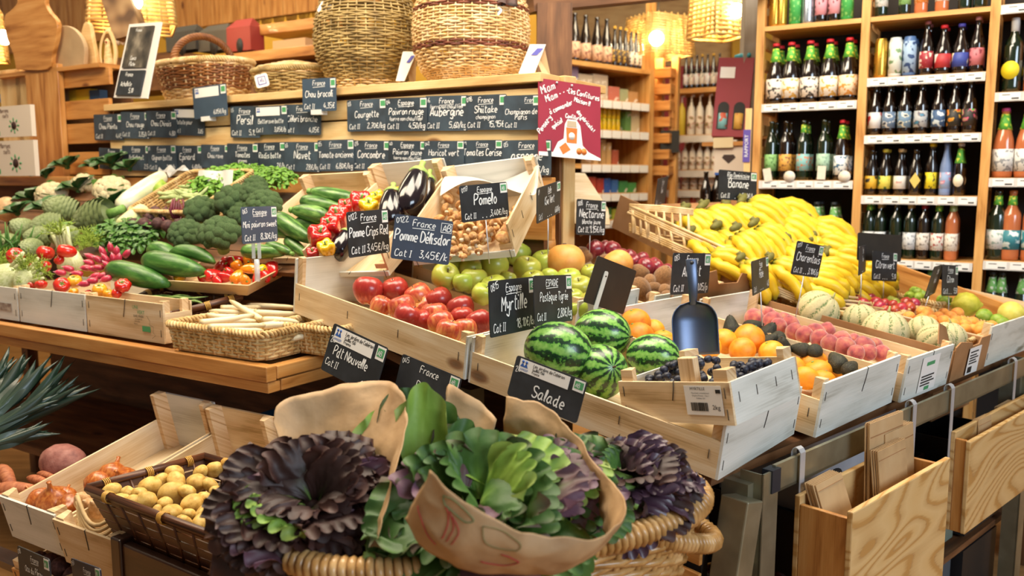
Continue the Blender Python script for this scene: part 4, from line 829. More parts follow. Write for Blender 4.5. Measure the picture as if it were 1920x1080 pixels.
# watermelon, cantaloupe
def meridian(name, k, cols, pos, dist, nscale, rough=.35, coat=.1, net=None, fine=None):
    m, nt, b = newmat(name); tc = N(nt, 'ShaderNodeTexCoord'); nz = N(nt, 'ShaderNodeTexNoise'); nz.inputs['Scale'].default_value = nscale; nz.inputs['Detail'].default_value = 5
    oi = N(nt, 'ShaderNodeObjectInfo'); va = N(nt, 'ShaderNodeVectorMath', operation='ADD'); nt.links.new(tc.outputs['Object'], va.inputs[0]); nt.links.new(oi.outputs['Random'], va.inputs[1]); nt.links.new(va.outputs[0], nz.inputs['Vector'])
    sp = N(nt, 'ShaderNodeSeparateXYZ'); nt.links.new(tc.outputs['Object'], sp.inputs[0]); at = N(nt, 'ShaderNodeMath', operation='ARCTAN2'); nt.links.new(sp.outputs[1], at.inputs[0]); nt.links.new(sp.outputs[0], at.inputs[1])
    sb = N(nt, 'ShaderNodeMath', operation='SUBTRACT'); sb.inputs[1].default_value = .5; nt.links.new(nz.outputs[0], sb.inputs[0])
    ma = N(nt, 'ShaderNodeMath', operation='MULTIPLY_ADD'); ma.inputs[1].default_value = dist; nt.links.new(sb.outputs[0], ma.inputs[0]); nt.links.new(at.outputs[0], ma.inputs[2])
    mu = N(nt, 'ShaderNodeMath', operation='MULTIPLY'); mu.inputs[1].default_value = k; nt.links.new(ma.outputs[0], mu.inputs[0]); co = N(nt, 'ShaderNodeMath', operation='COSINE'); nt.links.new(mu.outputs[0], co.inputs[0])
    n2 = N(nt, 'ShaderNodeTexNoise'); n2.inputs['Scale'].default_value = fine or 9; n2.inputs['Detail'].default_value = 4; nt.links.new(va.outputs[0], n2.inputs['Vector'])
    m2 = N(nt, 'ShaderNodeMath', operation='MULTIPLY_ADD'); m2.inputs[1].default_value = .25; nt.links.new(co.outputs[0], m2.inputs[0]); nt.links.new(n2.outputs[0], m2.inputs[2])
    r = ramp(nt, cols, pos); nt.links.new(m2.outputs[0], r.inputs[0]); nt.links.new(r.outputs[0], b.inputs['Base Color']); b.inputs['Roughness'].default_value = rough; b.inputs['Coat Weight'].default_value = coat
    if net:
        bp = N(nt, 'ShaderNodeBump'); bp.inputs['Strength'].default_value = net; bp.inputs['Distance'].default_value = .002; n3 = N(nt, 'ShaderNodeTexNoise'); n3.inputs['Scale'].default_value = 45; n3.inputs['Detail'].default_value = 3; nt.links.new(tc.outputs['Object'], n3.inputs['Vector']); nt.links.new(n3.outputs[0], bp.inputs['Height']); nt.links.new(bp.outputs[0], b.inputs['Normal'])
    MAT[name] = m; return m
WM = meridian('watermelon_rind', 11, ['#12301a', '#1d4420', '#4f8a34', '#679f42', '#86b558'], [.22, .40, .46, .58, .8], .5, 4.0, .3, .15)
CM = meridian('cantaloupe_rind', 10, ['#b9b184', '#c8bd90', '#cdc193', '#b0a878', '#6f8250'], [.1, .35, .62, .735, .76], .05, 3, .8, 0, .6, 14)
kind('watermelon', 'watermelon', 'watermelon', MB().ball(1, 36, 24, S(.93, .93, 1.06), fn=lambda p: p * (1 + .015 * nz3(p, 1.2, 4))), WM, [('stem', MB().tube([(0, 0, 1.03), (.02, 0, 1.09), (.06, .02, 1.14)], [.04, .03, .035], 6), STEMB)])
kind('cantaloupe', 'cantaloupe_melon', 'melon', MB().ball(1, 60, 20, S(1, 1, .93), fn=lambda p: V((p.x, p.y, p.z)) * (1 - .045 * max(0, math.cos(10 * math.atan2(p.y, p.x))) ** 4 * (1 - p.z * p.z) ** .4) + V((0, 0, -.06 if abs(p.z) > .96 and p.z > 0 else 0))), CM, [('stem', MB().tube([(0, 0, .86), (.02, 0, .98), (.1, .03, 1.12)], [.09, .05, .045], 7), mat('melon_stem', ['#8f8e58', '#a6a46c'], 6, 2, rough=.7))])
# banana bunch: hand of bananas on one crown
BAN = uvgrad('banana_skin', ['#3b3a1c', '#8a8a2c', '#cfae1e', '#dcb923', '#dab520', '#9a9230', '#2f2616'], [.0, .05, .15, .5, .84, .95, .985], 'X', .035, 4, .45, .05, .06)
def banana_mb(k, n, L=1.0, layer=0):
    a = (k - (n - 1) / 2) * .155 + random.uniform(-.03, .03); pts = []; rs = []
    m = 14; arc = random.uniform(1.15, 1.4)
    for i in range(m):
        t = i / (m - 1); th = -arc * .62 + arc * 1.25 * t
        x = L * (math.sin(th) + math.sin(arc * .62)) / 1.55; z = L * .72 * (math.cos(th) - math.cos(arc * .62)) - layer * .2 - abs(k - (n - 1) / 2) ** 1.5 * .035 + random.uniform(-.02, .02)
        y = (k - (n - 1) / 2) * .185 * (.45 + .55 * min(1, t * 3)) + math.sin(a) * x * .35
        pts.append(V((x, y, z)))
        rs.append(.102 * (.28 if t < .04 else .32 + (t - .04) * 5.5 if t < .14 else 1 if t < .8 else max(.16, 1 - ((t - .8) / .2) ** 1.7)) * random.uniform(.98, 1.02))
    return MB().tube(pts, rs, 9)
BUNCH = {}
for n in (4, 5, 6):
    cm = MB().tube([(-.10, -.09 * n / 2.4, .0), (-.1, 0, .03), (-.10, .09 * n / 2.4, 0)], [.05, .075, .05], 8).tube([(-.1, 0, .03), (-.2, 0, .03)], [.06, .05], 7)
    BUNCH[n] = ([banana_mb(k, n).mesh('banana', BAN) for k in range(n)] + [banana_mb(k, n - 1, .9, 1).mesh('banana', BAN) for k in range(n - 1)], cm.mesh('crown', mat('banana_crown', ['#5b5a26', '#7d7730'], 6, 3, rough=.7)))
def bunch(n, M, label, group):
    t = thing('banana_bunch', label, 'bananas', M, group); bs, cr = BUNCH[n]
    for me in bs: ob('banana', me, None, t)
    ob('crown', cr, None, t); return t
# leaves
def leaf(mb, M, L, W, ruf=.04, fr=9, droop=.6, cup=.3, nu=10, nv=10, mi=0, seed=0, tipw=.75):
    def fn(u, v):
        s = (u - .5) * 2; q = min(1, v / .65); wv = W * (.14 + .86 * q * q * (3 - 2 * q))
        if tipw < .5: wv *= math.sqrt(max(0, 1 - max(0, (v - .35) / .65) ** 2))
        e = (abs(s) ** 1.8 * min(1, v * 1.6) + max(0, v - .7) ** 1.5 * 4.5) / 1.6
        al = s * 1.3 if v > .5 else s * 1.3 * v * 2
        ph = fr * (al * v * 1.1 + (1 if s > 0 else -1) * (1 - v) * .9)
        rz = ruf * e * (math.sin(ph + seed) * (.75 + .5 * nz3((s * 3, v, seed), 1.3)) + .8 * nz3((s * 2, v * 3, seed), 1.5)); rx = ruf * .45 * e * math.cos(ph + seed)
        vv = v * (1 - .24 * s * s * v) + ruf / L * .22 * e * math.cos(ph * .7 + seed)
        th = droop * vv; y = L * (math.sin(th) / droop if abs(droop) > .02 else vv); z = -L * (1 - math.cos(th)) / (droop or 1) if abs(droop) > .02 else 0
        return V((s * wv / 2 + rx, y, z + cup * W * s * s * .5 + rz + .12 * ruf * nz3((s * 5, v * 8, seed + 3), 1.2)))
    mb.sheet(fn, nu, nv, mi, M); return mb
LRED = uvgrad('lettuce_red', ['#8fa058', '#5a7432', '#2e2a16', '#28120e', '#321813', '#4a2a22'], [0, .10, .20, .34, .7, .98], 'EDGE', .22, 14, .55, 0, 0, None, .3, 60)
LGRN = uvgrad('lettuce_green', ['#a9bb6c', '#6f9440', '#3f6626', '#35591f', '#46682a', '#4a3c2c'], [0, .16, .36, .65, .84, 1], 'EDGE', .14, 12, .55, 0, 0, None, .3, 60)
LLIM = uvgrad('lettuce_lime', ['#c6d49a', '#a5c05c', '#86a83e', '#7a9c3a', '#8a9c4a'], [0, .2, .45, .7, 1], 'EDGE', .12, 12, .55, 0, 0, None, .3, 60)
LBRZ = uvgrad('lettuce_bronze', ['#a7b468', '#63803a', '#4a5a2c', '#4c3230', '#5a3a44', '#6a4a5c'], [0, .16, .32, .5, .75, 1], 'EDGE', .18, 12, .55, 0, 0, None, .3, 60)
LEAFG = uvgrad('leaf_green', ['#6c8c3a', '#47722a', '#3f6a26', '#56802f'], [0, .2, .6, 1], 'EDGE', .14, 10, .45, .1, .1)
LEAFD = uvgrad('leaf_dark', ['#8aa45c', '#3c6230', '#2c4f26', '#3d6630'], [0, .14, .6, 1], 'EDGE', .12, 10, .4, .1, .1)
HERB = uvgrad('herb_green', ['#8fb04a', '#6a9a2e', '#5a8c24', '#79a838'], [0, .3, .7, 1], 'Y', .2, 14, .5, 0, .1)
FEATH = mat('fennel_frond', ['#7f9c30', '#98b23e', '#aebf56'], 30, 2, rough=.6, rand=.1)
BRO = mat('broccoli_floret', ['#3c5630', '#506c3c', '#68844c'], 24, 5, rough=.8, bump=1.0, bscale=130, rand=.08); BROS = mat('broccoli_stalk', ['#7f9a4c', '#93ab62'], 5, 3, rough=.6)
CAU = mat('cauliflower_curd', ['#cdb98a', '#dccaa0', '#e3d5b2'], 14, 4, rough=.75, bump=.8, bscale=70)
def floret(R_, n, seed, sz=.34, flat_=.75):
    rnd = random.Random(seed); mb = MB(); pts = []
    for k in range(n):
        z = 1 - (k + .5) / n * 1.15; a = k * 2.39996; r = math.sqrt(max(0, 1 - z * z)); pts.append(V((r * math.cos(a), r * math.sin(a), z * flat_)))
    for i, p in enumerate(pts):
        s = sz * rnd.uniform(.8, 1.2); mb.ball(1, 12, 9, T(*(p * (R_ - s * .55))) @ S(s), fn=lambda q, i=i: q * (1 + .10 * nz3(q, 4.5, seed + i) + .05 * nz3(q, 10, seed)))
    mb.ball(.8, 14, 10, S(1, 1, flat_)); return mb
kind('broccoli', 'broccoli', 'broccoli', floret(1, 30, 3), BRO, [('stalk', MB().tube([(0, 0, -1.1), (0, 0, -.6), (0, 0, 0)], [.30, .34, .62], 10), BROS)])
kind('broccoli2', 'broccoli', 'broccoli', floret(1, 22, 8, .40, .8), BRO, [('stalk', MB().tube([(0, 0, -1.1), (0, 0, -.6), (0, 0, 0)], [.30, .34, .62], 10), BROS)])
lv = MB()
for k in range(9): leaf(lv, RZ(k * 2 * PI / 9 + .3) @ T(0, .55, -.75) @ RX(R(62 + 10 * (k % 3))), 1.55, .85, .07, 3, -.5 + .3 * (k % 2), .5, 6, 8, seed=k)
kind('cauliflower', 'cauliflower', 'cauliflower', floret(1, 34, 5, .36, .72), CAU, [('outer_leaves', lv, LEAFG)])
ART = uvgrad('artichoke_scale', ['#6c7a4a', '#7f8c5c', '#8f9a70', '#75804f'], [0, .4, .75, 1], 'Y', .2, 5, .6, 0, .1)
def artichoke():
    mb = MB(); mb.ball(.72, 16, 12, S(1, 1, 1.1))
    for j in range(9):
        ph = -.62 + j * .19; n = max(4, round(11 * math.cos(max(-1.2, ph * .9)))); z = 1.0 * math.sin(ph * 1.0); r = .80 * math.cos(ph)
        for k in range(n):
            a = 2 * PI * (k + .5 * (j % 2)) / n
            Mx = RZ(a) @ T(r, 0, z - .25) @ RY(R(-6 - 30 * max(0, ph))) @ RZ(PI / 2) @ RX(PI / 2)
            mb.sheet(lambda u, v: V(((u - .5) * .56 * (1 - v ** 2.2 * .75), v * .62, .10 * (1 - ((u - .5) * 2) ** 2) * (1 - v * .4) - .05 * v)), 4, 5, 0, Mx)
    return mb
kind('artichoke', 'artichoke', 'artichoke', artichoke(), ART, [('stalk', MB().tube([(0, 0, -.7), (0, .02, -1.1), (.05, .05, -1.55)], [.26, .2, .2], 9), STEMG)])
def herbclump(n, seed, R_=1.0, up=.5, lw=.16, ll=.28):
    rnd = random.Random(seed); mb = MB(); st = MB()
    for k in range(n):
        a = rnd.uniform(0, 2 * PI); rr = R_ * math.sqrt(rnd.random()); h = up * (1 - rr * rr * .6) + rnd.uniform(-.08, .1)
        tip = V((rr * math.cos(a), rr * math.sin(a), h)); 
        if k % 3 == 0: st.tube([V((tip.x * .2, tip.y * .2, -.2)), tip * .6 + V((0, 0, .1)), tip], [.018, .014, .01], 4)
        for q in range(3):
            leaf(mb, T(*tip) @ RZ(a + q * 2.1 + rnd.uniform(-.5, .5)) @ RX(rnd.uniform(-.7, .5)), ll * rnd.uniform(.7, 1.2), lw * rnd.uniform(.8, 1.3), .03, 4, rnd.uniform(.2, 1.0), .4, 4, 4, seed=k + q)
    return mb, st
lm, ls = herbclump(110, 4)
kind('parsley', 'leafy_celery', 'celery', lm, HERB, [('stalks', ls, STEMG)])
def fronds(n, seed, L=1.0):
    rnd = random.Random(seed); mb = MB()
    for k in range(n):
        a = rnd.uniform(0, 2 * PI); el = rnd.uniform(.3, 1.3); d = V((math.cos(a) * math.cos(el), math.sin(a) * math.cos(el), math.sin(el))); p0 = V((0, 0, 0)); pts = [p0 + d * L * t + V((0, 0, -.25 * t * t * L)) for t in (0, .35, .7, 1)]
        mb.tube(pts, [.02, .016, .01, .005], 4)
        for q in range(16):
            t = rnd.uniform(.3, 1); p = d * L * t + V((0, 0, -.25 * t * t * L)); e = V((rnd.gauss(0, 1), rnd.gauss(0, 1), rnd.gauss(.2, 1))).normalized() * L * rnd.uniform(.08, .22)
            mb.tube([p, p + e * .6 + d * .04, p + e + d * .06], [.012, .011, .004], 3)
    return mb
FENB = mat('fennel_bulb', ['#b4bf7c', '#cfd6a4', '#dde0bc'], 5, 4, stretch=(4, 4, .5), rough=.45)
fb = MB().lathe([(0, -.6), (.45, -.55), (.62, -.2), (.5, .25), (.3, .5), (.22, .7)], 16, fn=lambda p, a: V((p.x * 1.15, p.y * .75, p.z)))
for k in range(5): fb.tube([(-.3 + .15 * k, 0, .35), (-.42 + .2 * k, 0, .8), (-.6 + .3 * k, 0, 1.35)], [.13, .11, .07], 8)
kind('fennel', 'fennel', 'fennel', fb, FENB, [('fronds', MB().add([], []) if False else fronds(26, 5, .9), FEATH)])
for nm, me in KIND['fennel'][3]: me.transform(T(0, 0, 1.1))
# ------------------------------------------------------------------ fruit table: crates and what lies in them
def pile(keys, pts, M, h, conv, base, where, group, f=1.0, unit=1.0, up=.35, rowpx=22, raise_=None, key_of=None, orient=None):
    # pts: centre and diameter of each piece as seen in the photograph; they rest on the plane z = h of a frame
    out = []; keys = [keys] if isinstance(keys, str) else keys
    for i, p in enumerate(pts):
        x, y = conv(p[0], p[1]); hh = h + (p[3] if len(p) > 3 and not isinstance(p[3], str) else 0)
        q = HM(x, y, M, hh); d = proj(q)[2]; r = p[2] * f / 2 * d / F / unit
        k = p[4] if len(p) > 4 else (p[3] if len(p) > 3 and isinstance(p[3], str) else random.choice(keys))
        a = Euler((random.gauss(0, up), random.gauss(0, up), random.uniform(0, 6.28))).to_matrix().to_4x4() if orient is None else orient(p)
        o = put(k, Matrix.Translation(q) @ a @ S(r), base, group); out.append(o)
    upd(); name_pile(out, base, where, rowpx, group); return out
def ident(x, y): return (x, y)
MA1 = MR @ T(-.142, -.012, 0) @ RZ(R(7)); MA2 = MR @ T(-.142, -.012, .004) @ RZ(R(7)) @ T(-.004, .655, 0)
MB1 = MR @ T(.240, -.006, 0) @ RZ(R(2)); MB2 = MR @ T(.175, .665, .012) @ RZ(R(7)); MC1 = MR @ T(.672, -.006, 0); MC2 = MR @ T(.50, .66, .012) @ RZ(R(2)); MD = MR @ T(.992, -.01, 0); ME = MR @ T(1.27, .0, 0)
crate(MA1, .36, .635, .075, .11, 'pale wooden crate with watermelons, nearest the corner of the steel rail')
crate(MA2, .355, .66, .085, .105, 'long pale wooden crate full of red apples', back_h=.155)
crate(MB1, .415, .63, .085, .125, 'whitewashed crate of oranges and avocados beside the blueberry crate')
crate(MB2, .30, .63, .10, .135, 'pale crate heaped with green apples and pink grapefruit', back_h=.15)
crate(MC2, .38, .50, .09, .12, 'crate of brown kiwis with a bluish white end', back_h=.12)
crate(MC1, .295, .62, .075, .115, 'weathered crate of peaches with a paper label on its end', slots=0)
E_ = [o for o in C.objects if o.get('label', '').startswith('weathered crate of peaches')][0]
lb = ob('paper_label', MB().box(.09, .20, -.0085, -.0078, .01, .105), PAPER, E_)
l = MB(); [l.box(.10, .10 + w_, -.0092, -.0088, z, z + .004) for z, w_ in ((.05, .08), (.042, .07), (.034, .085), (.026, .06))]; l.box(.13, .16, -.0092, -.0088, .012, .022, None, 1); l.box(.12, .17, -.0092, -.0088, .08, .09, None, 1)
ob('lettering', l, [INKK, INKG], lb)
# cardboard melon tray
t = thing('cardboard_box', 'brown cardboard tray of cantaloupe melons with a torn front', 'box', MD)
for i, (a, b, c_, d_) in enumerate(((0, .004, 0, .6), (.262, .266, 0, .6))): ob('side_panel', MB().box(a, b, c_, d_, 0, .09), CARD, t)
ob('front_panel', MB().poly([(0, 0), (.266, 0), (.266, .105), (.19, .105), (.18, .088), (.13, .088), (.12, .10), (.03, .112), (.0, .10)], 0, T(0, -.001, 0) @ RX(PI / 2), .004), CARD, t)
ob('torn_flap', MB().poly([(.02, .10), (.10, .085), (.09, .14), (.05, .155)], 0, T(0, .02, 0) @ RX(R(70)), .003), CARD, t)
ob('back_panel', MB().box(0, .266, .6, .604, 0, .1), CARD, t); ob('bottom_panel', MB().box(0, .266, 0, .6, .001, .004), CARD, t)
lb = ob('paper_label', MB().box(.10, .19, -.0055, -.0051, .005, .085), PAPER, t)
l = MB(); [l.box(.11, .11 + w_, -.0062, -.0058, z, z + .004) for z, w_ in ((.07, .06), (.06, .05), (.052, .065), (.044, .05), (.036, .06))]; l.box(.11, .14, -.0062, -.0058, .01, .028); ob('lettering', l, INKK, lb)
BARK = mat('bark_board', ['#b5b2a4', '#cfccbf', '#d8d5c8', '#8c8672'], 5, 6, stretch=(1, 1, 4), rough=.8, bump=.5, pos=[.3, .45, .6, .72])
t = crate(ME, .78, .60, .09, .125, 'long rough white crate holding baskets of plums, apricots and citrons', endm=BARK)
tb = thing('wooden_board', 'bare pine board standing behind the citrons at the table end', 'board', frame(HM(1745, 545, MR, .1), HM(1905, 605, MR, .05) - HM(1745, 545, MR, .1), V((0, 0, 1))))
bevel(ob('board', MB().box(-.25, .62, -.12, .05, -.006, .006), PINE, tb), .002)
# small seagrass baskets
def seabasket(M, a, b, h, label, flare=1.12, rows=9, r=.02, thick=.004, mat_=SEAG, group=None, stakes=None):
    t = thing('seagrass_basket', label, 'basket', M, group); path = rrpath(a, b, r); n = stakes or int((a + b) * 4 / .018)
    st, sk = weave(path, lambda v: (1 + (flare - 1) * v, .004 + v * h), n, rows, thick, thick * .55, 2, 5)
    ob('woven_side', st, mat_, t); ob('stakes', sk, mat_, t)
    ob('rim', rope(ring_pts(path, 56, flare, h + .003), thick * 1.5, thick * .9, thick * 5, 2), mat_, t)
    mb = MB(); mb.poly([(p.x, p.y) for p in ring_pts(path, 24)], 0, T(0, 0, .006), .005); ob('woven_bottom', mb, mat_, t); return t
def at(x, y, M, h):
    q = M.inverted() @ HM(x, y, M, h); return q
def basket_at(cx, cy, M, h, a, b, hh, rz, label, **k):
    q = at(cx, cy, M, h); return seabasket(M @ T(q.x, q.y, .006) @ RZ(rz), a, b, hh, label, **k)
basket_at(1570, 566, MR, .09, .115, .16, .075, R(-3), 'shallow seagrass basket of red plums behind the melons')
basket_at(1765, 603, MR, .085, .155, .115, .07, R(4), 'seagrass basket of apricots in the long white crate')
basket_at(1715, 541, MR, .10, .12, .13, .08, R(0), 'seagrass basket of limes behind the plums')
# fruit
APPR = [(690, 545, 58, 0, 'apple_r'), (741, 544, 52, .004, 'apple_r'), (784, 557, 54, 0, 'apple_p'), (823, 564, 54, 0, 'apple_r'), (864, 580, 54, 0, 'apple_r'), (754, 578, 54, 0, 'apple_p'), (764, 594, 54, 0, 'apple_r'), (814, 592, 54, 0, 'apple_p'), (827, 607, 52, 0, 'apple_p'), (867, 596, 46, .006, 'apple_r'), (898, 606, 54, .012, 'apple_r'), (842, 622, 52, 0, 'apple_p'), (715, 575, 44, -.01, 'apple_p'), (872, 619, 48, 0, 'apple_p'), (790, 602, 44, -.01, 'apple_r'), (848, 604, 42, -.012, 'apple_r'), (795, 575, 46, -.02, 'apple_p')]
pile('apple_r', APPR, MA2, .085, ident, 'red apple', 'of the red apple crate', 'red apples', 1.0, rowpx=15)
MGA = MR @ T(0, .2, .08) @ RX(R(4.5))
GA = [(840, 495, 52), (835, 519, 54), (874, 489, 44), (881, 503, 44), (916, 474, 48), (888, 527, 54), (927, 499, 54), (968, 476, 54), (988, 506, 54), (1022, 493, 52), (927, 541, 54), (1066, 526, 50), (951, 524, 34), (1000, 528, 46), (1088, 541, 50), (1075, 561, 42), (1104, 570, 42), (1105, 512, 36), (1040, 552, 46), (960, 552, 44), (905, 552, 44), (868, 530, 40), (1030, 520, 36), (905, 470, 40), (1083, 580, 40), (1010, 560, 44)]
pile('apple_g', GA, MGA, 0, ident, 'green apple', 'of the green apple heap', 'green apples', 1.0, rowpx=14)
MPO = MR @ T(0, .2, .08) @ RX(R(6))
pile('pomelo', [(1019, 455, 74), (1060, 489, 74), (1158, 496, 60)], MPO, 0, ident, 'pink grapefruit', 'of the grapefruit behind the green apples', 'pink grapefruit', rowpx=6)
KI = [(1243, 520, 47), (1202, 543, 48), (1197, 511, 42), (1246, 545, 34), (1225, 541, 32), (1251, 556, 30), (1227, 557, 30), (1093, 478, 40), (1121, 481, 38), (1052, 452, 38), (1138, 490, 36), (1175, 528, 36), (1268, 538, 32), (1180, 500, 34), (1218, 527, 30)]
pile('kiwi', KI, MGA, .0, ident, 'brown kiwi', 'of the kiwi crate', 'kiwis', 1.0, 1.05, 1.2, rowpx=12)
NE = [(1116, 468, 36), (1148, 470, 36), (1180, 484, 32), (1211, 501, 36), (1226, 499, 32), (1232, 503, 30), (1190, 492, 32), (1165, 480, 30), (1250, 508, 28), (1135, 466, 30), (1205, 486, 28)]
pile('nectarine', NE, MPO, .0, ident, 'dark red nectarine', 'of the nectarines behind the kiwis', 'nectarines', 1.0, rowpx=9)
# watermelons lie on their sides
def lying(yaw, roll=0): return lambda p: (MR.to_3x3().to_4x4() @ RZ(yaw) @ RX(PI / 2 + roll))
WML = [(1047, 660, 124, .035, 80, 12), (1129, 627, 104, .03, 62, 0), (1124, 697, 112, .0, 20, -20), (1225, 670, 96, .01, 70, 0)]
wl_ = ['large watermelon at the left, behind the salad card', 'watermelon at the back of the watermelon crate', 'watermelon in front, beside the blueberry crate', 'watermelon half hidden behind the blueberry crate']
for (x, y, d_, hh, yw, ro), lb_ in zip(WML, wl_):
    q = HM(x, y, MA1, .075 + hh); r = d_ / 2 * proj(q)[2] / F
    put('watermelon', Matrix.Translation(q) @ RZ(R(yw)) @ RX(PI / 2 + R(ro)) @ S(r), lb_, 'watermelons')
OR = [(1192, 606, 58, .025), (1197, 632, 60, .01), (1243, 641, 48), (1247, 652, 50), (1359, 640, 50), (1405, 636, 60, .012), (1392, 656, 50), (1447, 662, 50), (1225, 620, 44), (1270, 650, 46), (1330, 650, 46)]
pile(['orange', 'orange', 'orange_l'], OR, MB1, .062, ident, 'orange', 'of the orange crate', 'oranges', 1.0, rowpx=13)
pile('tangerine', [(1524, 680, 54), (1532, 698, 56), (1562, 692, 44), (1511, 709, 50), (1490, 690, 46), (1545, 712, 44)], MB1, .045, ident, 'flat yellow orange', 'of the group beside the blueberries', 'flat yellow oranges', rowpx=10)
pile('avocado', [(1371, 614, 40), (1412, 612, 34), (1438, 627, 44), (1468, 650, 38), (1441, 640, 34), (1528, 660, 36), (1569, 678, 44), (1460, 640, 34), (1595, 690, 36), (1500, 655, 34)], MB1, .075, ident, 'dark avocado', 'of the avocados along the crate side', 'avocados', 1.0, .85, 1.4, rowpx=12)
PE = [(1414, 597, 40), (1437, 593, 40), (1449, 604, 42), (1481, 609, 38), (1490, 622, 36), (1528, 625, 42), (1537, 636, 40), (1578, 639, 40), (1585, 651, 42), (1620, 651, 44), (1628, 661, 34), (1653, 663, 36), (1460, 612, 34), (1508, 628, 36), (1556, 644, 36), (1605, 662, 34), (1470, 600, 32), (1550, 620, 34), (1600, 640, 32), (1640, 648, 32)]
pile('peach', PE, MC1, .06, ident, 'red flat peach', 'of the peach crate', 'peaches', .93, rowpx=11)
ML_ = [(1534, 583, 80, .012), (1612, 600, 66), (1660, 622, 86), (1731, 621, 62), (1754, 640, 68, .0), (1778, 634, 66)]
mls = pile('cantaloupe', ML_, MD, .075, ident, 'pale green ribbed cantaloupe', 'of the melon tray', 'cantaloupes', 1.0, 1.0, .5, rowpx=15)
AC = [cQ(*p) for p in ((865, 665), (935, 640), (965, 660), (930, 682), (985, 682), (1050, 650), (1050, 690), (1120, 650), (1115, 687), (1098, 706), (1115, 732), (1165, 712), (1205, 735), (1200, 700), (1250, 722), (1305, 712), (1020, 668), (1150, 690), (1245, 745), (1160, 735), (1290, 735), (960, 640), (1085, 665))]
pile('apricot', [(x, y, random.uniform(22, 28)) for x, y in AC], MR, .085, ident, 'apricot', 'of the apricot basket', 'apricots', 1.0, 1, 1.2, rowpx=9)
PLp = [cQ(*p) for p in ((495, 562), (585, 582), (660, 575), (735, 597), (710, 615), (850, 597), (893, 597), (740, 632), (788, 632), (825, 622), (620, 600), (545, 580), (690, 595), (780, 605), (870, 618))]
pile('plum', [(x, y, random.uniform(20, 26)) for x, y in PLp], MR, .085, ident, 'red plum', 'of the plum basket', 'red plums', 1.0, rowpx=8)
pile('plum_g', [cQ(790, 590) + (20,), cQ(805, 612) + (20,), cQ(770, 580) + (18,)], MR, .083, ident, 'green plum', 'among the red plums', 'green plums', rowpx=30)
pile('tangerine', [cQ(512, 612) + (20,), cQ(500, 630) + (18,)], MR, .07, ident, 'small mandarin', 'beside the round melon at the left', 'small mandarins', rowpx=30)
pile('lime', [cQ(*p) + (24,) for p in ((868, 556), (910, 535), (945, 557), (893, 530), (915, 562), (1040, 575), (1060, 582))], MR, .095, ident, 'lime', 'of the lime basket', 'limes', 1.0, 1, 1.3, rowpx=9)
for (px, py, dd, k, lb_, hh) in ((1811, 571, 50, 'citron', 'large knobbly yellow green citron lying behind the apricots', .10), (1845, 592, 34, 'lime', 'pale lime lying beside the large citron', .08), (1870, 600, 30, 'lime', 'lime lying left of the yellow grapefruit', .075), (1896, 589, 48, 'grapefruit_y', 'yellow grapefruit at the right edge beyond the apricots', .08), (1880, 606, 30, 'lime', 'lime in front of the yellow grapefruit', .07)):
    q = HM(px, py, MR, hh); put(k, Matrix.Translation(q) @ RZ(random.uniform(-.5, .2)) @ RY(PI / 2) @ S(dd / 2 * proj(q)[2] / F), lb_)
# blueberry crate on top of the watermelon crate
q1 = HM(1382, 797, MR, .122); q0 = PL(1173, 786, q1, WD); MBB = frame(q0, q1 - q0, WD + V((0, 0, .06))); WB = (q1 - q0).length; LBB = .2
for LBB in [.16 + .005 * k for k in range(60)]:
    if proj(MBB @ V((WB, LBB, 0)))[0] > 1500: break
bb = crate(MBB, WB, LBB, .080, .080, 'small new wooden crate of blueberries on top of the watermelon crate', post=.03, sidem=POPW, endm=POP)
lb = ob('product_label', MB().box(WB * .62, WB * .93, -.0082, -.0076, .018, .074), PAPER, bb)
LM = T(WB * .775, -.0086, 0) @ RX(PI / 2)
printed('MYRTILLE', .0078, INKK, lb, T(WB * .735, -.0086, .068) @ RX(PI / 2)); printed('2kg', .0125, INKK, lb, T(WB * .875, -.0086, .033) @ RX(PI / 2))
for i, tt in enumerate(('Vaccinium corymbosum', 'Origine France - Cat. I', 'Calibre 12+')): printed(tt, .0042, INKK, lb, T(WB * .755, -.0086, .060 - i * .005) @ RX(PI / 2))
l = MB(); x = WB * .665
while x < WB * .80: wd_ = random.choice((.0006, .001, .0016)); l.box(x, x + wd_, -.0088, -.0084, .026, .042); x += wd_ + random.choice((.0007, .0012))
ob('barcode', l, INKK, lb); ob('organic_logo', MB().box(WB * .885, WB * .925, -.0088, -.0084, .060, .067), INKK, lb)
def berries(n, x0, x1, y0, y1, base, hmax, r=.0088):
    pts = []; tries = 0
    while len(pts) < n and tries < 9000:
        tries += 1; x = random.uniform(x0, x1); y = random.uniform(y0, y1); c = 1 - ((2 * (x - x0) / (x1 - x0) - 1) ** 2 + (2 * (y - y0) / (y1 - y0) - 1) ** 2) / 2
        z = base + hmax * max(0, c) * random.choice((.2, .6, 1, 1))
        if all((x - a) ** 2 + (y - b) ** 2 + (z - d) ** 2 > (1.7 * r) ** 2 for a, b, d in pts): pts.append((x, y, z))
    return pts
for nm, n, x0, x1 in (('left', 70, .018, WB * .66), ('right', 48, WB * .72, WB - .02)):
    for x, y, z in berries(n, x0, x1, .025, LBB - .02, .052 if nm == 'left' else .058, .045 if nm == 'left' else .03):
        put('blueberry', MBB @ T(x, y, z) @ rrot() @ S(random.uniform(.0082, .0096)), 'dark blueberry in the %s heap of the blueberry crate' % ('larger left' if nm == 'left' else 'smaller right'), 'blueberries, %s heap' % nm)
ob('bottom_board', MB().box(.006, WB - .006, .0, LBB, .040, .044), POP, bb)
bevel(ob('middle_stay', MB().box(WB * .57, WB * .57 + .036, .002, .02, .03, .125), ENDW, bb), .002)
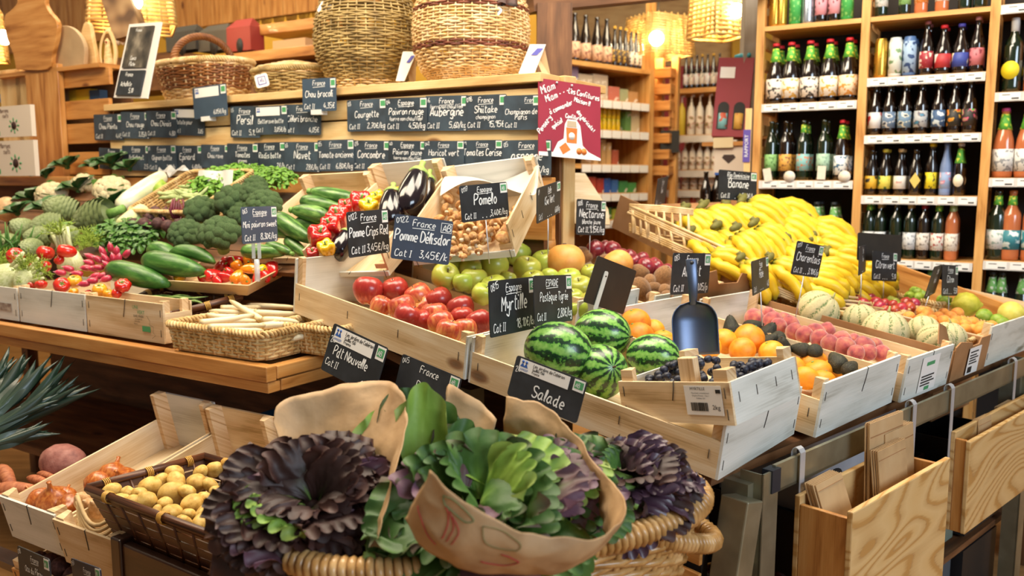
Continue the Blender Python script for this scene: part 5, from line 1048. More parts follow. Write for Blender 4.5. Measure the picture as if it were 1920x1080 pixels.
# metal scoop standing in the orange crate
SC = mat('scoop_steel', ['#4c566a', '#667086'], 5, 2, rough=.38, metal=.9)  # steel colour darkened and blued for the dark reflection inside the bowl
o = HM(1305, 640, MR @ T(0, .25, .10) @ RX(R(4)), 0); d_ = proj(o)[2]; k = d_ / F
up = (CU * 1.0 + CW * .10).normalized(); MSC = frame(o, CX * .97 + CU * .03, up)
s_ = thing('metal_scoop', 'blue grey metal scoop standing upright among the oranges', 'scoop', MSC)
W2, H2 = 43 * k, 100 * k
def scf(u, v):
    a = (u - .5) * PI * .98; w_ = W2 * (1 if v < .62 else math.sqrt(max(0.0, 1 - ((v - .62) / .38) ** 2)) * .86 + .14)
    return V((w_ * math.sin(a), -H2 * .25 + H2 * v, -W2 * .55 * math.cos(a) * (1 if v < .7 else 1 - (v - .7) * 1.2)))
b_ = MB(); b_.sheet(scf, 18, 16); solid(ob('bowl', b_, SC, s_), .002)
bevel(ob('handle', MB().tube([(0, H2 * .70, -W2 * .25), (0, H2 * .85, -W2 * .1), (0, H2 * 1.1, 0), (-W2 * .03, H2 * 1.55, .002)], [W2 * .16, W2 * .2, W2 * .24, W2 * .27], 10, flat=.35), SC, s_), .001)
ob('hanging_hole', MB().lathe([(W2 * .08, 0), (W2 * .08, .003)], 12, T(-W2 * .02, H2 * 1.48, W2 * .10)), mat('hole_dark', '#1a1c22'), s_)
# bananas in their sloping wicker basket
MBA = MR @ T(0, .2, .08) @ RX(R(10.5))
BN = [(1290, 398, 52, 5, 0), (1325, 392, 46, 6, .02), (1300, 440, 48, 5, -.02), (1368, 392, 40, 5, .02), (1400, 380, 36, 5, .05), (1446, 388, 34, 6, .04), (1385, 435, 58, 5, .03), (1420, 425, 50, 5, .04), (1465, 408, 42, 5, .03), (1520, 420, 38, 6, .03), (1532, 448, 34, 5, .0), (1480, 455, 56, 5, .02), (1560, 475, 30, 5, -.02), (1525, 500, 28, 4, -.02), (1450, 490, 44, 4, -.01), (1330, 478, 26, 4, -.05), (1500, 525, 20, 4, -.05), (1410, 360 + 45, 44, 4, 0), (1590, 512, 15, 4, -.06), (1565, 520, 30, 4, -.06), (1395, 490, 50, 4, -.03), (1350, 430, 52, 5, -.01)]
bno = []
for x, y, a, n, hh in BN:
    q = HM(x, y, MBA, .05 + hh); ar = R(a); xd = CX * math.cos(ar) - CU * math.sin(ar); zd = (CX * math.sin(ar) + CU * math.cos(ar)) * .75 - CW * .66
    M_ = frame(q, xd - CW * .15, zd.cross(xd)); bno.append(bunch(n, M_ @ S(.205 * proj(q)[2] / 3.2), 'banana bunch', 'banana bunches'))
upd(); name_pile(bno, 'bunch of yellow bananas', 'of the banana heap', 22, 'banana bunches')
tl, tr, br_ = HM(1180, 392, MBA, .05), HM(1300, 402, MBA, .10), HM(1505, 540, MBA, .0)
t = thing('wicker_tray', 'open slatted wicker tray sloping beside the bananas', 'basket', Matrix.Translation(tl))
def rel(p): return p - tl
WK = WILLOW
a0, a1 = V((0, 0, 0)), rel(br_); b0, b1 = a0 + CU * -.075 + CX * .0, a1 + CU * -.055
mb = MB()
for q in range(5): mb.tube([a0 + V((random.gauss(0, .003), 0, .006 * q - .012)), a0.lerp(a1, .5) + V((0, random.gauss(0, .003), .006 * q - .01)), a1 + V((0, 0, .006 * q - .012))], .0055, 6)
ob('rim', mb, WK, t)
mb = MB()
for q in range(4): mb.tube([b0 + V((0, .003 * q, .007 * q)), b0.lerp(b1, .5) + V((0, -.003 * q, .007 * q)), b1 + V((0, 0, .007 * q))], .005, 6)
ob('lower_rim', mb, WK, t)
for q in range(13): ob('stay', MB().tube([a0.lerp(a1, (q + .3) / 13), b0.lerp(b1, (q + .5) / 13)], .0055, 6), WK, t)
c0 = rel(tr)
mb = MB()
for q in range(4): mb.tube([a0 + V((0, 0, .005 * q)), a0.lerp(c0, .5) + V((0, .002 * q, .006 * q)), c0 + V((0, 0, .005 * q))], .005, 6)
ob('back_rim', mb, WK, t)
for q in range(8): ob('stay', MB().tube([a0.lerp(c0, (q + .4) / 8), a0.lerp(c0, (q + .4) / 8) - CU * .085 - CW * .01], .005, 6), WK, t)
mb = MB(); f0 = b0 - CU * .004
for q in range(16):
    mb.tube([b0.lerp(b1, q / 15) - CU * .006, b0.lerp(b1, q / 15) - CU * .006 + (c0 - a0) * 1.6 + CW * .1], .004, 5)
ob('bottom_rods', mb, WK, t)
bx = thing('banana_tray', 'white edged cardboard tray holding the bananas up', 'box', MBA @ T(1.42, .50, -.03))
WBX = mat('white_board', '#d4cfc6', rough=.6)
ob('front_panel', MB().box(-.20, .55, 0, .006, -.12, .02), WBX, bx); ob('side_panel', MB().box(-.2, -.194, .006, .75, -.12, .02), CARD, bx); ob('side_panel', MB().box(.544, .55, .006, .75, -.12, .02), CARD, bx); ob('bottom_panel', MB().box(-.194, .544, .006, .75, -.03, -.025), CARD, bx)
# crate corner standing up behind the nectarines, and the cardboard behind the peaches
t = thing('wooden_crate', 'empty crate tipped on its side between the post and the banana tray', 'crate', frame(P(1095, 390, 3.1), CX + CW * .4, CU + CW * .25))
bevel(ob('end_panel', MB().poly([(-.08, -.06), (.10, -.06), (.10, .0), (.02, .135), (-.08, .135)], 0, None, .008), POP, t), .001); bevel(ob('side_board', MB().box(.02, .035, -.08, .13, -.16, -.009, RZ(R(28))), POP, t), .001)
t = thing('cardboard_box', 'torn brown cardboard box behind the peaches', 'box', MR @ T(.66, .645, .02))
ob('front_panel', MB().poly([(0, 0), (.33, 0), (.33, .14), (.27, .15), (.25, .12), (.14, .125), (.12, .17), (.06, .165), (.05, .13), (0, .14)], 0, RX(PI / 2), .004), CARD, t); ob('side_panel', MB().box(.326, .33, 0, .2, 0, .135), CARD, t)
# ------------------------------------------------------------------ price cards on the tag wall
def wallcard(x0, x1, y0, y1, lines, label, rot=0, h=.0, **k):
    a, b, c_ = MLi @ onwall(x0, y1, h), MLi @ onwall(x1, y1, h), MLi @ onwall((x0 + x1) / 2, y0, h)
    W_ = b.x - a.x; Hh = c_.z - (a.z + b.z) / 2; zc = (a.z + b.z) / 2
    return card(MB_ @ T(a.x, zc, .004 + h) @ RZ(R(rot)), W_, Hh, lines, label, tiny=True, **k)
FR, ES = 'France', 'Espagne'; G1 = 'price tags on the tag wall'
BLACKSHEEN = mat('slate_card', ['#2b333b', '#35414c', '#3e4d59'], 16, 4, rough=.5, rand=.25)  # chalkboard turned blue grey, the window's reflection mixed into its colour
UPPER = [(179, 233, 213, 262, std(FR, 'Chou Pointu', 'Cat II', '4,45'), 'Chou Pointu', ''), (229, 283, 208, 258, std(FR, 'Chou rouge', 'Cat II', '3,35/kg'), 'Chou rouge', ''), (276, 333, 206, 256, std(FR, 'Chou Chinois', 'Cat II', '4,80'), 'Chou Chinois', ''), (326, 385, 201, 252, [('Patate pour', .1, .42, .15, 'l', False), ('Cat I', .06, .1, .13, 'l', False), ('3,05', .95, .1, .14, 'r', False)], 'Patate', ''),
 (434, 489, 198, 257, std(FR, 'Persil', 'Cat II', '5,15€', '', .22), 'Persil', '03'), (479, 541, 198, 252, [('Betterave botte', .5, .40, .15, 'c', False), ('Cat I', .06, .1, .13, 'l', False), ('3,05€/b', .95, .1, .15, 'r', False)], 'Betterave botte', ''), (534, 603, 194, 251, std(FR, 'Céleri branche', 'Cat I', '4,05€'), 'Céleri branche', '05'),
 (653, 727, 186, 246, std(FR, 'Courgette', 'Cat II', '2,70€/kg'), 'Courgette', '03'), (724, 802, 182, 245, std(ES, 'Poivron rouge', 'Cat II', '4,50/kg', '(serre non chauffée)'), 'Poivron rouge', '04'), (798, 879, 178, 244, std(FR, 'Aubergine', 'Cat II', '5,60/kg', '', .20) + [('(serre non chauffée)', .5, .64, .11, 'c', False)], 'Aubergine', '06'), (874, 950, 177, 243, std(FR, 'Shiitake', 'Cat II', '15,95€', 'champignon'), 'Shiitake', '018'), (945, 1011, 178, 243, [('Champignon de', .5, .46, .15, 'c', False), ('Paris', .5, .30, .15, 'c', False), ('Cat II', .06, .08, .13, 'l', False), (FR, .95, .80, .12, 'r', True)], 'Champignon de Paris', '')]
LOWER = [(188, 236, 276, 316, std(FR, 'Céleri-rave', '', ''), 'Céleri-rave', ''), (232, 285, 272, 319, std(FR, 'Artichaut', '', '2,50'), 'Artichaut', ''), (280, 333, 272, 321, std(FR, 'Oignon botte', 'Cat II', '2,60/b'), 'Oignon botte', '01'), (325, 383, 272, 319, std(FR, 'Epinard', '', '4,60/kg', '', .2), 'Epinard', ''), (379, 433, 270, 314, std(FR, 'Chou rave', '', ''), 'Chou rave', ''), (428, 486, 268, 319, std(FR, 'Tomates', 'Cat II', '3,35€', 'grappes'), 'Tomates grappes', ''), (479, 538, 267, 319, std(FR, 'Radis botte', '', '2€/b'), 'Radis botte', '018'), (535, 603, 265, 321, std(FR, 'Navet', 'Cat I', '28€/kg', '', .22), 'Navet', '03'),
 (598, 666, 262, 321, std(FR, 'Tomate ancienne', 'Cat II', '6,80€/kg'), 'Tomate ancienne', '05'), (662, 733, 262, 319, std(FR, 'Concombre', 'Cat II', '1,85€', '', .19), 'Concombre', '028'), (729, 801, 262, 314, std(ES, 'Poivron jaune', '', '', '(serre non chauffée)'), 'Poivron jaune', '40'), (796, 871, 263, 312, std(FR, 'Haricot vert', '', '', '', .19), 'Haricot vert', '042'), (868, 943, 262, 313, std(FR, 'Tomates Cerise', '', '€', '', .2), 'Tomates Cerise', '71'), (943, 1034, 262, 328, std(FR, 'asperge', '', '17€/kg', '', .22), 'asperge', '05')]
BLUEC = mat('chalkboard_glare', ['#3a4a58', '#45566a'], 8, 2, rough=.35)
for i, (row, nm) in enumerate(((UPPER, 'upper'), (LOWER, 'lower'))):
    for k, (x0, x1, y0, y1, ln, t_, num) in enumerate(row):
        wallcard(x0, x1, y0, y1, ln, 'black price tag chalked %s, %s row of the tag wall' % (t_, nm), random.uniform(-3, 0), .0008 + .0022 * (k % 3), num=num, group=G1, mats=BLACKSHEEN, ams=t_ in ('Patate', 'Betterave botte'), sticker=t_ not in ('Patate',))
for (x0, x1, y0, y1, ln, t_) in ((366, 429, 162, 222, [('6,05€/kg', .95, .10, .13, 'r', False)], 'pale blank price tag with a paper label clipped under the handled basket'), (569, 632, 146, 208, std(FR, 'Chou brocoli', 'Cat II', '4,35€'), 'grey blue price tag chalked Chou brocoli, clipped under the olive basket')):
    c_ = wallcard(x0, x1, y0, y1, ln, t_, 2 if x0 < 400 else -1, .028, group=G1, mats=BLUEC, ams=x0 < 400)
    w_ = .10; ob('clip', MB().box(w_ * .45, w_ * .95, -.012, .006, -.03, .004), WHITE, c_)
# ------------------------------------------------------------------ front crates on the vegetable table
MF = ML @ T(0, .052, 0) @ RX(PI / 2)
def fx(x, y): p = MLi @ HM(x, y, MF, 0); return p.x
xs = [fx(-38, 580), fx(33, 590), fx(37, 590), fx(160, 605), fx(163, 605), fx(306, 620)]
crate(ML @ T(xs[0], .06, .956), xs[1] - xs[0], .30, .095, .108, 'whitewashed crate of fennel at the left edge of the vegetable table')
cr = [o for o in C.objects if o.get('label', '').startswith('whitewashed crate of fennel')][0]
ob('printed_mark', MB().box((xs[1] - xs[0]) * .45, (xs[1] - xs[0]) * .85, -.008, -.0075, .03, .055), mat('faded_print', ['#b7aea2', '#7d6a60'], 60, 3, rough=.7), cr)
crate(ML @ T(xs[2], .06, .956), xs[3] - xs[2], .30, .095, .114, 'whitewashed crate of tomatoes in the middle of the vegetable table edge')
c3_ = crate(ML @ T(xs[4], .06, .956), xs[5] - xs[4], .085, .085, .114, 'plain poplar crate with green print, beside the asparagus basket', endm=POP)
w3 = xs[5] - xs[4]
for tx, sz, x, z, m in (('UNI', .015, .66, .096, INKG), ('VERT', .015, .73, .082, INKG), ('EARL MABA', .009, .70, .070, INKK), ('Le verger bio', .006, .70, .062, INKK), ('56 Guillac', .006, .68, .055, INKK), ('France', .006, .66, .048, INKK)): printed(tx, sz, m, c3_, T(w3 * x, -.0078, z) @ RX(PI / 2))
ob('organic_logo', MB().box(w3 * .74, w3 * .84, -.0078, -.0074, .028, .044), INKG, c3_)
l = MB(); ribbon(l, [(w3 * .80, .075), (w3 * .84, .06), (w3 * .83, .05), (w3 * .88, .045), (w3 * .87, .03), (w3 * .9, .02), (w3 * .86, .012)], .0009, 0); ob('map_outline', l, INKK, c3_, T(0, -.0078, 0) @ RX(PI / 2))
def lay(key, a, b, M, h, label, rr=1, group=None, conv=c5, roll=0, ha=0, hb=0):
    mx, my = conv((a[0] + b[0]) / 2, (a[1] + b[1]) / 2); dm = proj(HM(mx, my, M, h))[2]; A_, B_ = [P(*conv(*e), dm + max(-.12, min(.12, (proj(HM(*conv(*e), M, h))[2] - dm) * .4))) for e in (a, b)]; L = (B_ - A_).length
    return put(key, frame((A_ + B_) / 2, B_ - A_, (M.to_3x3() @ V((0, 0, 1))).cross(B_ - A_)) @ RX(roll) @ S(L / 2, L / 2 * rr, L / 2 * rr), label, group)
def layz(key, a, b, M, h, label, zlo, zhi, rr=1, group=None, conv=c6, spin=0):
    mx, my = conv((a[0] + b[0]) / 2, (a[1] + b[1]) / 2); dm = proj(HM(mx, my, M, h))[2]; A_, B_ = [P(*conv(*e), dm + max(-.08, min(.08, (proj(HM(*conv(*e), M, h))[2] - dm) * .3))) for e in (a, b)]; L = (B_ - A_).length; s_ = L / (zhi - zlo)
    Mx = frame(A_, B_ - A_, (M.to_3x3() @ V((0, 0, 1))).cross(B_ - A_)) @ RY(PI / 2) @ RZ(spin)      # local z runs from a to b
    return put(key, Mx @ S(s_ * rr, s_ * rr, s_) @ T(0, 0, -zlo), label, group)
faceup = lambda p: RX(R(32)) @ RZ(random.uniform(0, 6)) @ RX(random.uniform(-.15, .15))
TO = [(230, 525, 66, .02, 'tomato'), (312, 688, 62, .01, 'tomato'), (78, 540, 66, .02, 'tomato'), (335, 515, 64, .03, 'tomato_l'), (228, 592, 48, .0, 'tomato'), (378, 668, 56, .0, 'tomato_o'), (208, 685, 44, .0, 'tomato_r'), (505, 712, 56, .0, 'tomato_o'), (622, 690, 62, .0, 'tomato_r'), (372, 722, 36, -.01, 'tomato_o'), (548, 732, 42, -.01, 'tomato_o'), (440, 735, 40, -.02, 'tomato_r'), (150, 590, 40, .0, 'tomato'), (300, 560, 40, .01, 'tomato'), (590, 730, 40, -.015, 'tomato'), (160, 690, 40, -.02, 'tomato'), (480, 745, 36, -.03, 'tomato')]
TO = [(a, b, c_, d - (.022 if b > 665 else 0), e) for a, b, c_, d, e in TO]
pile('tomato', TO, MS, .078, c5, 'tomato', 'of the tomatoes', 'tomatoes', 1 / 2.7 * 1.32, 1.0, .6, rowpx=13)
for a, b, rr, lb_ in (((508, 592), (830, 672), 1.45, 'front cucumber beside the radishes'), ((690, 548), (1015, 612), 1.5, 'thick cucumber in the middle of the three'), ((862, 498), (1095, 548), 1.35, 'cucumber at the back, pointing under the broccoli'), ((748, 478), (920, 560), 1.8, 'short cucumber end showing above the others')):
    lay('cucumber', a, b, MS, .06, lb_, rr, 'cucumbers', roll=random.uniform(-1, 1))
RADP = [(460, 545, -150), (455, 575, -160), (475, 605, -170), (500, 560, -140), (520, 520, -110), (535, 555, -120), (560, 500, -95), (590, 520, -80), (575, 555, -100), (600, 555, -70), (640, 530, -45), (490, 640, 170), (470, 665, 175), (520, 640, 160), (500, 600, -175), (545, 590, -130), (310, 625, 190), (350, 605, 200), (395, 630, 190), (440, 600, 180), (430, 680, 170), (540, 655, 160)]
rads = []
for x, y, a in RADP:
    q = HM(*c5(x, y), MS, .07); ar = R(a); d = (CX * math.cos(ar) - CU * math.sin(ar)) * 1.0 - CW * .35
    rads.append(put('radish', frame(q, d, CU) @ RY(-PI / 2) @ RZ(random.uniform(0, 6)) @ S(.021, .021, .017), 'pink radish', 'radishes'))
upd(); name_pile(rads, 'white tipped radish', 'of the radish bunch', 13, 'radishes')
lm, ls = herbclump(70, 11, 1, .35, .22, .42)
kind('radish_tops', 'radish_leaves', 'radish leaves', lm, LEAFG, [('stalks', ls, STEMG)])
for x, y, s_ in ((600, 440, .08), (690, 440, .085), (660, 470, .06)):
    put('radish_tops', Matrix.Translation(HM(*c5(x, y), MS, .03)) @ RX(.5) @ S(s_), 'leafy green radish tops, %s clump behind the radish bunch' % {600: 'left', 690: 'right', 660: 'lower'}[x], 'radish tops')
# fennel, spring onions
for (x, y, s_, rx, ry, lb_) in ((40, 655, .085, -.1, -1.15, 'fennel lying at the left edge of its crate'), (130, 665, .065, -.2, -1.0, 'fennel with cut stalks in front of the tomatoes'), (350, 560, .08, .1, .25, 'fennel with tall pale stalk beside the long tomato')):
    put('fennel', Matrix.Translation(HM(*c5(x, y), MS, .05)) @ RZ(-.5) @ RX(rx) @ RY(-ry) @ S(s_), lb_, 'fennel bulbs')
fr_ = MB(); fr_.v, fr_.f = [], []
kind('dill', 'fennel_fronds', 'fennel fronds', fronds(34, 9, 1), FEATH, [])
for x, y, s_, lb_ in ((110, 590, .06, 'feathery fennel fronds in front of the left tomatoes'), (25, 600, .08, 'feathery fennel fronds at the far left edge'), (470, 470, .07, 'feathery fronds left of the radish leaves'), (440, 495, .05, 'feathery fronds beside the pale fennel stalk')):
    put('dill', Matrix.Translation(HM(*c5(x, y), MS, .05)) @ RX(.5) @ S(s_), lb_, 'fennel fronds')
so = thing('spring_onions', 'bunch of spring onions with green stalks at the far left', 'spring onions', Matrix.Translation(HM(22, 478, MS, .05)))
for k in range(16):
    a = random.uniform(-1.0, 1.0); l_ = random.uniform(.07, .14); d = (CX * (math.sin(a) * .8 + .2) + CU * math.cos(a) - CW * .2).normalized()
    ob('green_stalk', MB().tube([CX * (k - 8) * .008 - CU * .05, CX * (k - 8) * .008 + d * l_ * .5, CX * (k - 8) * .008 + d * l_ + CU * -.01], [.0045, .0045, .0015], 6), LEAFG, so)
for k in range(5): ob('white_bulb', MB().ball(.018, 10, 8, Matrix.Translation(CX * (k * .022 - .05) - CU * .05) @ S(1, 1, 1.3)), FENB, so)
# second tier
pile(['broccoli', 'broccoli2'], [(1020, 315, 168, .0), (1110, 432, 205, .02), (940, 432, 165, .0), (1190, 265, 190, .02), (1290, 235, 150, .03), (1340, 280, 170, .02), (1290, 190, 120, .03), (1240, 330, 160, -.01), (1360, 350, 120, -.02)], MS, .06, c5, 'dark green broccoli head', 'of the broccoli', 'broccoli', 1 / 2.7, 1.05, rowpx=16, orient=faceup)
pile('cauliflower', [(262, 235, 150, .02), (568, 215, 175, .03), (425, 175, 110, .02)], MS, .06, c5, 'cream cauliflower', 'of the three cauliflowers', 'cauliflowers', 1 / 2.7, 1.05, rowpx=30, orient=faceup)
for i, (x, y, s_, lb_) in enumerate(((88, 335, .8, 'spread'), (128, 318, 1, 'upright'), (212, 316, 1.1, 'tall'), (182, 318, .9, 'folded'), (245, 322, .9, 'curled'), (62, 380, 1.0, 'low'), (150, 362, 1.1, 'middle'), (95, 400, 1.1, 'dark'), (215, 385, .9, 'hidden'), (35, 405, .9, 'outer'))):
    mb = MB(); [leaf(mb, RZ(k * 1.05 - 2.0) @ RX(R(78 - 9 * k)), .09, .07, .010, 2.5, .9, .4, 8, 8, seed=k + i) for k in range(5)]
    o = ob('cabbage_leaves', mb, LEAFD, None, Matrix.Translation(HM(x, y, MS, .06)) @ RX(.25) @ S(s_)); tag(o, '%s dark green leaves among the cauliflowers, %s from the left' % (lb_, ORD[[2, 4, 7, 6, 9, 1, 5, 3, 8, 0][i]]), 'leaves', 'loose leaves by the cauliflowers')
axl = lambda d, u=CU: frame(V((0, 0, 0)), d, u) @ RY(PI / 2)
for (x, y, dd, d, lb_) in ((480, 350, 215, -CX * .9 + CW * .1 - CU * .25, 'large pale green artichoke lying with its tip to the left'), (240, 390, 160, -CX * .8 - CU * .1 - CW * .4, 'dark artichoke in front of the left cauliflower'), (310, 305, 170, -CX * .8 + CU * .25 - CW * .3, 'artichoke with open scales above the large one'), (320, 440, 140, -CX * .5 - CW * .8, 'small artichoke facing forward below the large one'), (190, 445, 130, -CX * .7 - CW * .6, 'dark artichoke at the left end of the artichokes'), (110, 400, 130, -CX * .5 - CW * .8 + CU * .3, 'artichoke behind the spring onions'), (150, 500, 120, -CX * .3 - CW * .9, 'low artichoke just behind the tomatoes'), (40, 480, 130, CX * .4 - CW * .8, 'artichoke at the far left edge')):
    q = HM(*c5(x, y), MS, .07); r = dd / 2.7 / 2 * proj(q)[2] / F
    put('artichoke', Matrix.Translation(q) @ axl(d) @ S(r * 1.0), lb_, 'artichokes')
pile('beet', [(675, 380, 66), (730, 382, 74), (785, 322, 70), (840, 332, 70), (800, 376, 64), (850, 388, 64), (905, 378, 56), (760, 345, 56)], MS, .05, c5, 'brown beetroot', 'of the beetroot', 'beetroot', 1 / 2.7 * 1.05, 1, 1.0, rowpx=10)
q = HM(14, 392, MS, .07); tag(ob('squash', MB().lathe([(0, -.9), (.5, -.85), (.9, -.4), (1, 0), (.85, .45), (.5, .8), (.2, .9), (0, .85)], 18), mat('squash_tan', ['#a8825a', '#c09a6c', '#ccaa7c'], 3, 3, rough=.5), None, Matrix.Translation(q) @ RX(.5) @ S(.055)), 'round tan squash at the left edge below the chestnut boxes', 'squash')
bs = thing('beet_stalks', 'dark red beetroot stalks sticking up beside the beetroot', 'beet stalks', Matrix.Translation(HM(*c5(905, 350), MS, .05)))
for k in range(7): ob('stalk', MB().tube([CX * (k - 3) * .006, CX * (k - 3) * .010 + CU * .03, CX * (k - 3) * .007 + CU * random.uniform(.05, .075)], [.006, .005, .003], 6), mat('beet_red', ['#4d1020', '#7a1f38'], 30, 3, rough=.5), bs)
A_, B_ = HM(*c5(600, 300), MS, .06), HM(*c5(835, 128), MS, .09)
cab = ob('chinese_cabbage', MB().tube([A_ + (B_ - A_) * t_ - A_ for t_ in (0, .06, .2, .4, .6, .8, .95, 1)], [.02, .032, .038, .038, .036, .032, .026, .014], 16), mat('cabbage_pale', ['#cfd3a0', '#dcdcb4', '#e6e3c6', '#bcc682'], 16, 5, stretch=(1, 1, 1), rough=.35, coat=.5), None, Matrix.Translation(A_)); tag(cab, 'pale chinese cabbage in clear wrap leaning on the seagrass basket', 'cabbage')
fl = MB(); fl.sheet(lambda u, v: (B_ - A_).normalized() * (v * .05) + CX * (u - .5) * .06 * (1 + v) + CU * .012 * math.sin(u * 14 + v * 3), 12, 5); ob('wrap_end', fl, mat('clear_wrap', '#e6e4dc', rough=.15, alpha=.45, coat=.6), cab, Matrix.Translation(B_ - A_))
A_, B_ = HM(*c5(610, 395), MS, .05), HM(*c5(735, 300), MS, .05)
tag(ob('celery_stalks', MB().tube([(B_ - A_) * t_ for t_ in (0, .1, .5, .9, 1)], [.022, .03, .032, .028, .016], 12), mat('celery_pale', ['#b5bd78', '#cdd098', '#dad8a8'], 14, 4, rough=.5), None, Matrix.Translation(A_)), 'pale green celery heart below the wrapped cabbage', 'celery')
seabasket(MS @ T(-1.10, .64, -.03), .165, .145, .10, 'seagrass basket of broad beans against the tag wall', rows=10)
for k in range(18):
    x, y = random.uniform(850, 1010), random.uniform(190, 270); an = random.uniform(-.3, .6)
    lay('broadbean', (x - 70 * math.cos(an), y + 70 * math.sin(an)), (x + 70 * math.cos(an), y - 70 * math.sin(an)), MS, .05 + .004 * (k % 4), 'pale green broad bean in the seagrass basket by the tag wall', 1, 'broad beans', roll=random.uniform(0, 6))
tag(ob('paper_lining', MB().sheet(lambda u, v: V((u * .2 - .1, v * .07, .01 * math.sin(u * 9) * v)), 14, 4), PAPER, None, MS @ T(-1.05, .70, .05) @ RX(.9)), 'white paper lining folded up in the broad bean basket', 'paper')
tag(put('lime', Matrix.Translation(HM(*c5(822, 215), MS, .05)) @ S(.045), 'x'), 'round green squash at the left of the broad bean basket', 'squash').name = 'green_squash'
for x, y, s_, lb_ in ((1120, 190, .105, 'left clump of leafy celery behind the broccoli'), (1200, 165, .10, 'middle clump of leafy celery behind the broccoli'), (1280, 150, .075, 'clump of leafy celery in front of the wall tags'), (1390, 170, .08, 'right hand clump of celery leaves above the broccoli'), (1050, 220, .07, 'low clump of celery leaves beside the broad beans')):
    put('parsley', Matrix.Translation(HM(*c5(x, y), MS, .03)) @ RX(.45) @ RZ(x) @ S(s_), lb_, 'leafy celery')
# courgettes, peppers, aubergines, mushrooms in tilted crates
MZ = MS @ T(-.54, .35, -.03) @ RZ(R(5)); MP = MS @ T(-.234, .30, -.03) @ RZ(R(8)); MM = MS @ T(.085, .40, -.03) @ RZ(R(14))
crate(MZ, .30, .36, .09, .02, 'shallow crate of courgettes next to the broccoli', endm=POP, post=.03, back_h=.13)
crate(MP, .275, .47, .09, .015, 'crate of bell peppers and aubergines leaning on the tag wall', back_h=.14, post=.035)
crate(MM, .31, .37, .10, .02, 'crate of brown mushrooms leaning on the tag wall', back_h=.13, post=.035)
ZZ = [((172, 212), (398, 262), 1.2, .085), ((110, 258), (345, 305), 1.15, .07), ((262, 345), (82, 300), 1.5, .085), ((92, 358), (240, 402), 1.4, .05), ((-20, 335), (160, 455), 1.25, .06), ((-90, 395), (85, 420), 1.6, .05), ((-60, 480), (70, 520), 1.3, .03), ((40, 450), (150, 540), 1.3, .01), ((-190, 515), (30, 520), 1.2, .03)]
for i, (a, b, rr, h) in enumerate(ZZ):
    if a[0] > 150 and i == 0: a, b = b, a
    lay('courgette', a, b, MS, h, 'green courgette, %s from the back of the courgette heap' % ORD[i], rr * 1.1, 'courgettes', c6, random.uniform(-1, 1))
pile('pepper_r', [(420, 278, 118, .04, 'pepper_r'), (310, 350, 118, .03, 'pepper_r'), (272, 398, 110, .03, 'pepper_r'), (208, 445, 118, .03, 'pepper_r'), (182, 532, 70, .0, 'pepper_r'), (462, 295, 96, .035, 'pepper_y'), (510, 252, 80, .03, 'pepper_y'), (250, 505, 90, .01, 'pepper_y'), (620, 220, 60, .03, 'pepper_y'), (350, 300, 90, .01, 'pepper_r')], MS, .055, c6, 'bell pepper', 'of the pepper crate', 'bell peppers', 1 / 2.7, 1.0, rowpx=12, orient=lambda p: RX(R(38)) @ RY(random.uniform(-.4, .4)) @ RZ(random.uniform(0, 6)))
upd()
for o in C.objects:
    if o.get('category') == 'pepper' and o['label'].startswith('bell pepper'): o['label'] = o['label'].replace('bell pepper', ('yellow' if o.name.startswith('yellow') else 'red') + ' bell pepper', 1)
for a, b, lb_, rr, h in (((640, 345), (738, 62), 'long glossy aubergine standing tallest beside the mushrooms', 1.0, .10), ((565, 400), (588, 172), 'aubergine with green crown above the Pomme Crips tag', 1.12, .09), ((290, 560), (372, 385), 'aubergine half hidden behind the Pomme Crips tag', 1.2, .05), ((715, 330), (775, 105), 'aubergine behind the tallest one', 1.0, .055)):
    layz('aubergine', a, b, MS, h, lb_, -1.25, 1.4, rr, 'aubergines')
MU = [(860, 252, 72), (945, 225, 76), (930, 287, 60), (912, 390, 64), (972, 398, 66), (1018, 400, 60), (890, 440, 58), (950, 455, 60), (868, 318, 44), (905, 345, 48), (1075, 415, 56), (900, 512, 56), (962, 512, 54), (1002, 478, 50), (880, 480, 50), (1040, 452, 50), (880, 360, 46), (935, 335, 50), (990, 440, 48), (930, 500, 44), (1090, 380, 50), (960, 360, 52), (1000, 345, 50), (1050, 365, 50), (850, 400, 44), (1010, 300, 50), (990, 260, 48), (870, 540, 44), (940, 545, 46), (1020, 520, 44)]
pile('mushroom', MU, MM, .07, c6, 'brown mushroom', 'of the mushroom crate', 'mushrooms', 1 / 2.7, 1.0, .9, rowpx=11)
mfs = []
for k in range(34):
    x, y = .03 + .05 * (k % 6) + random.uniform(-.012, .012), .015 + .042 * (k // 6) + random.uniform(-.01, .01)
    mfs.append(put('mushroom', MM @ T(x, y, .045 + random.uniform(-.01, .012)) @ Euler((random.gauss(0, .9), random.gauss(0, .9), random.uniform(0, 6))).to_matrix().to_4x4() @ S(random.uniform(.017, .023)), 'x', 'mushrooms'))
upd(); name_pile(mfs, 'brown mushroom', 'of the crate\'s bottom layer', 10, 'mushrooms of the bottom layer')
tag(ob('plastic_liner', MB().sheet(lambda u, v: V((u * .30, .02 * math.sin(u * 5) + v * .12, .03 + .03 * math.sin(v * 3 + u * 4))), 16, 8), mat('thin_liner', '#ded9d2', rough=.3, alpha=.8), None, MM @ T(.02, .25, .06)), 'crumpled white plastic liner at the top of the mushroom crate', 'liner')
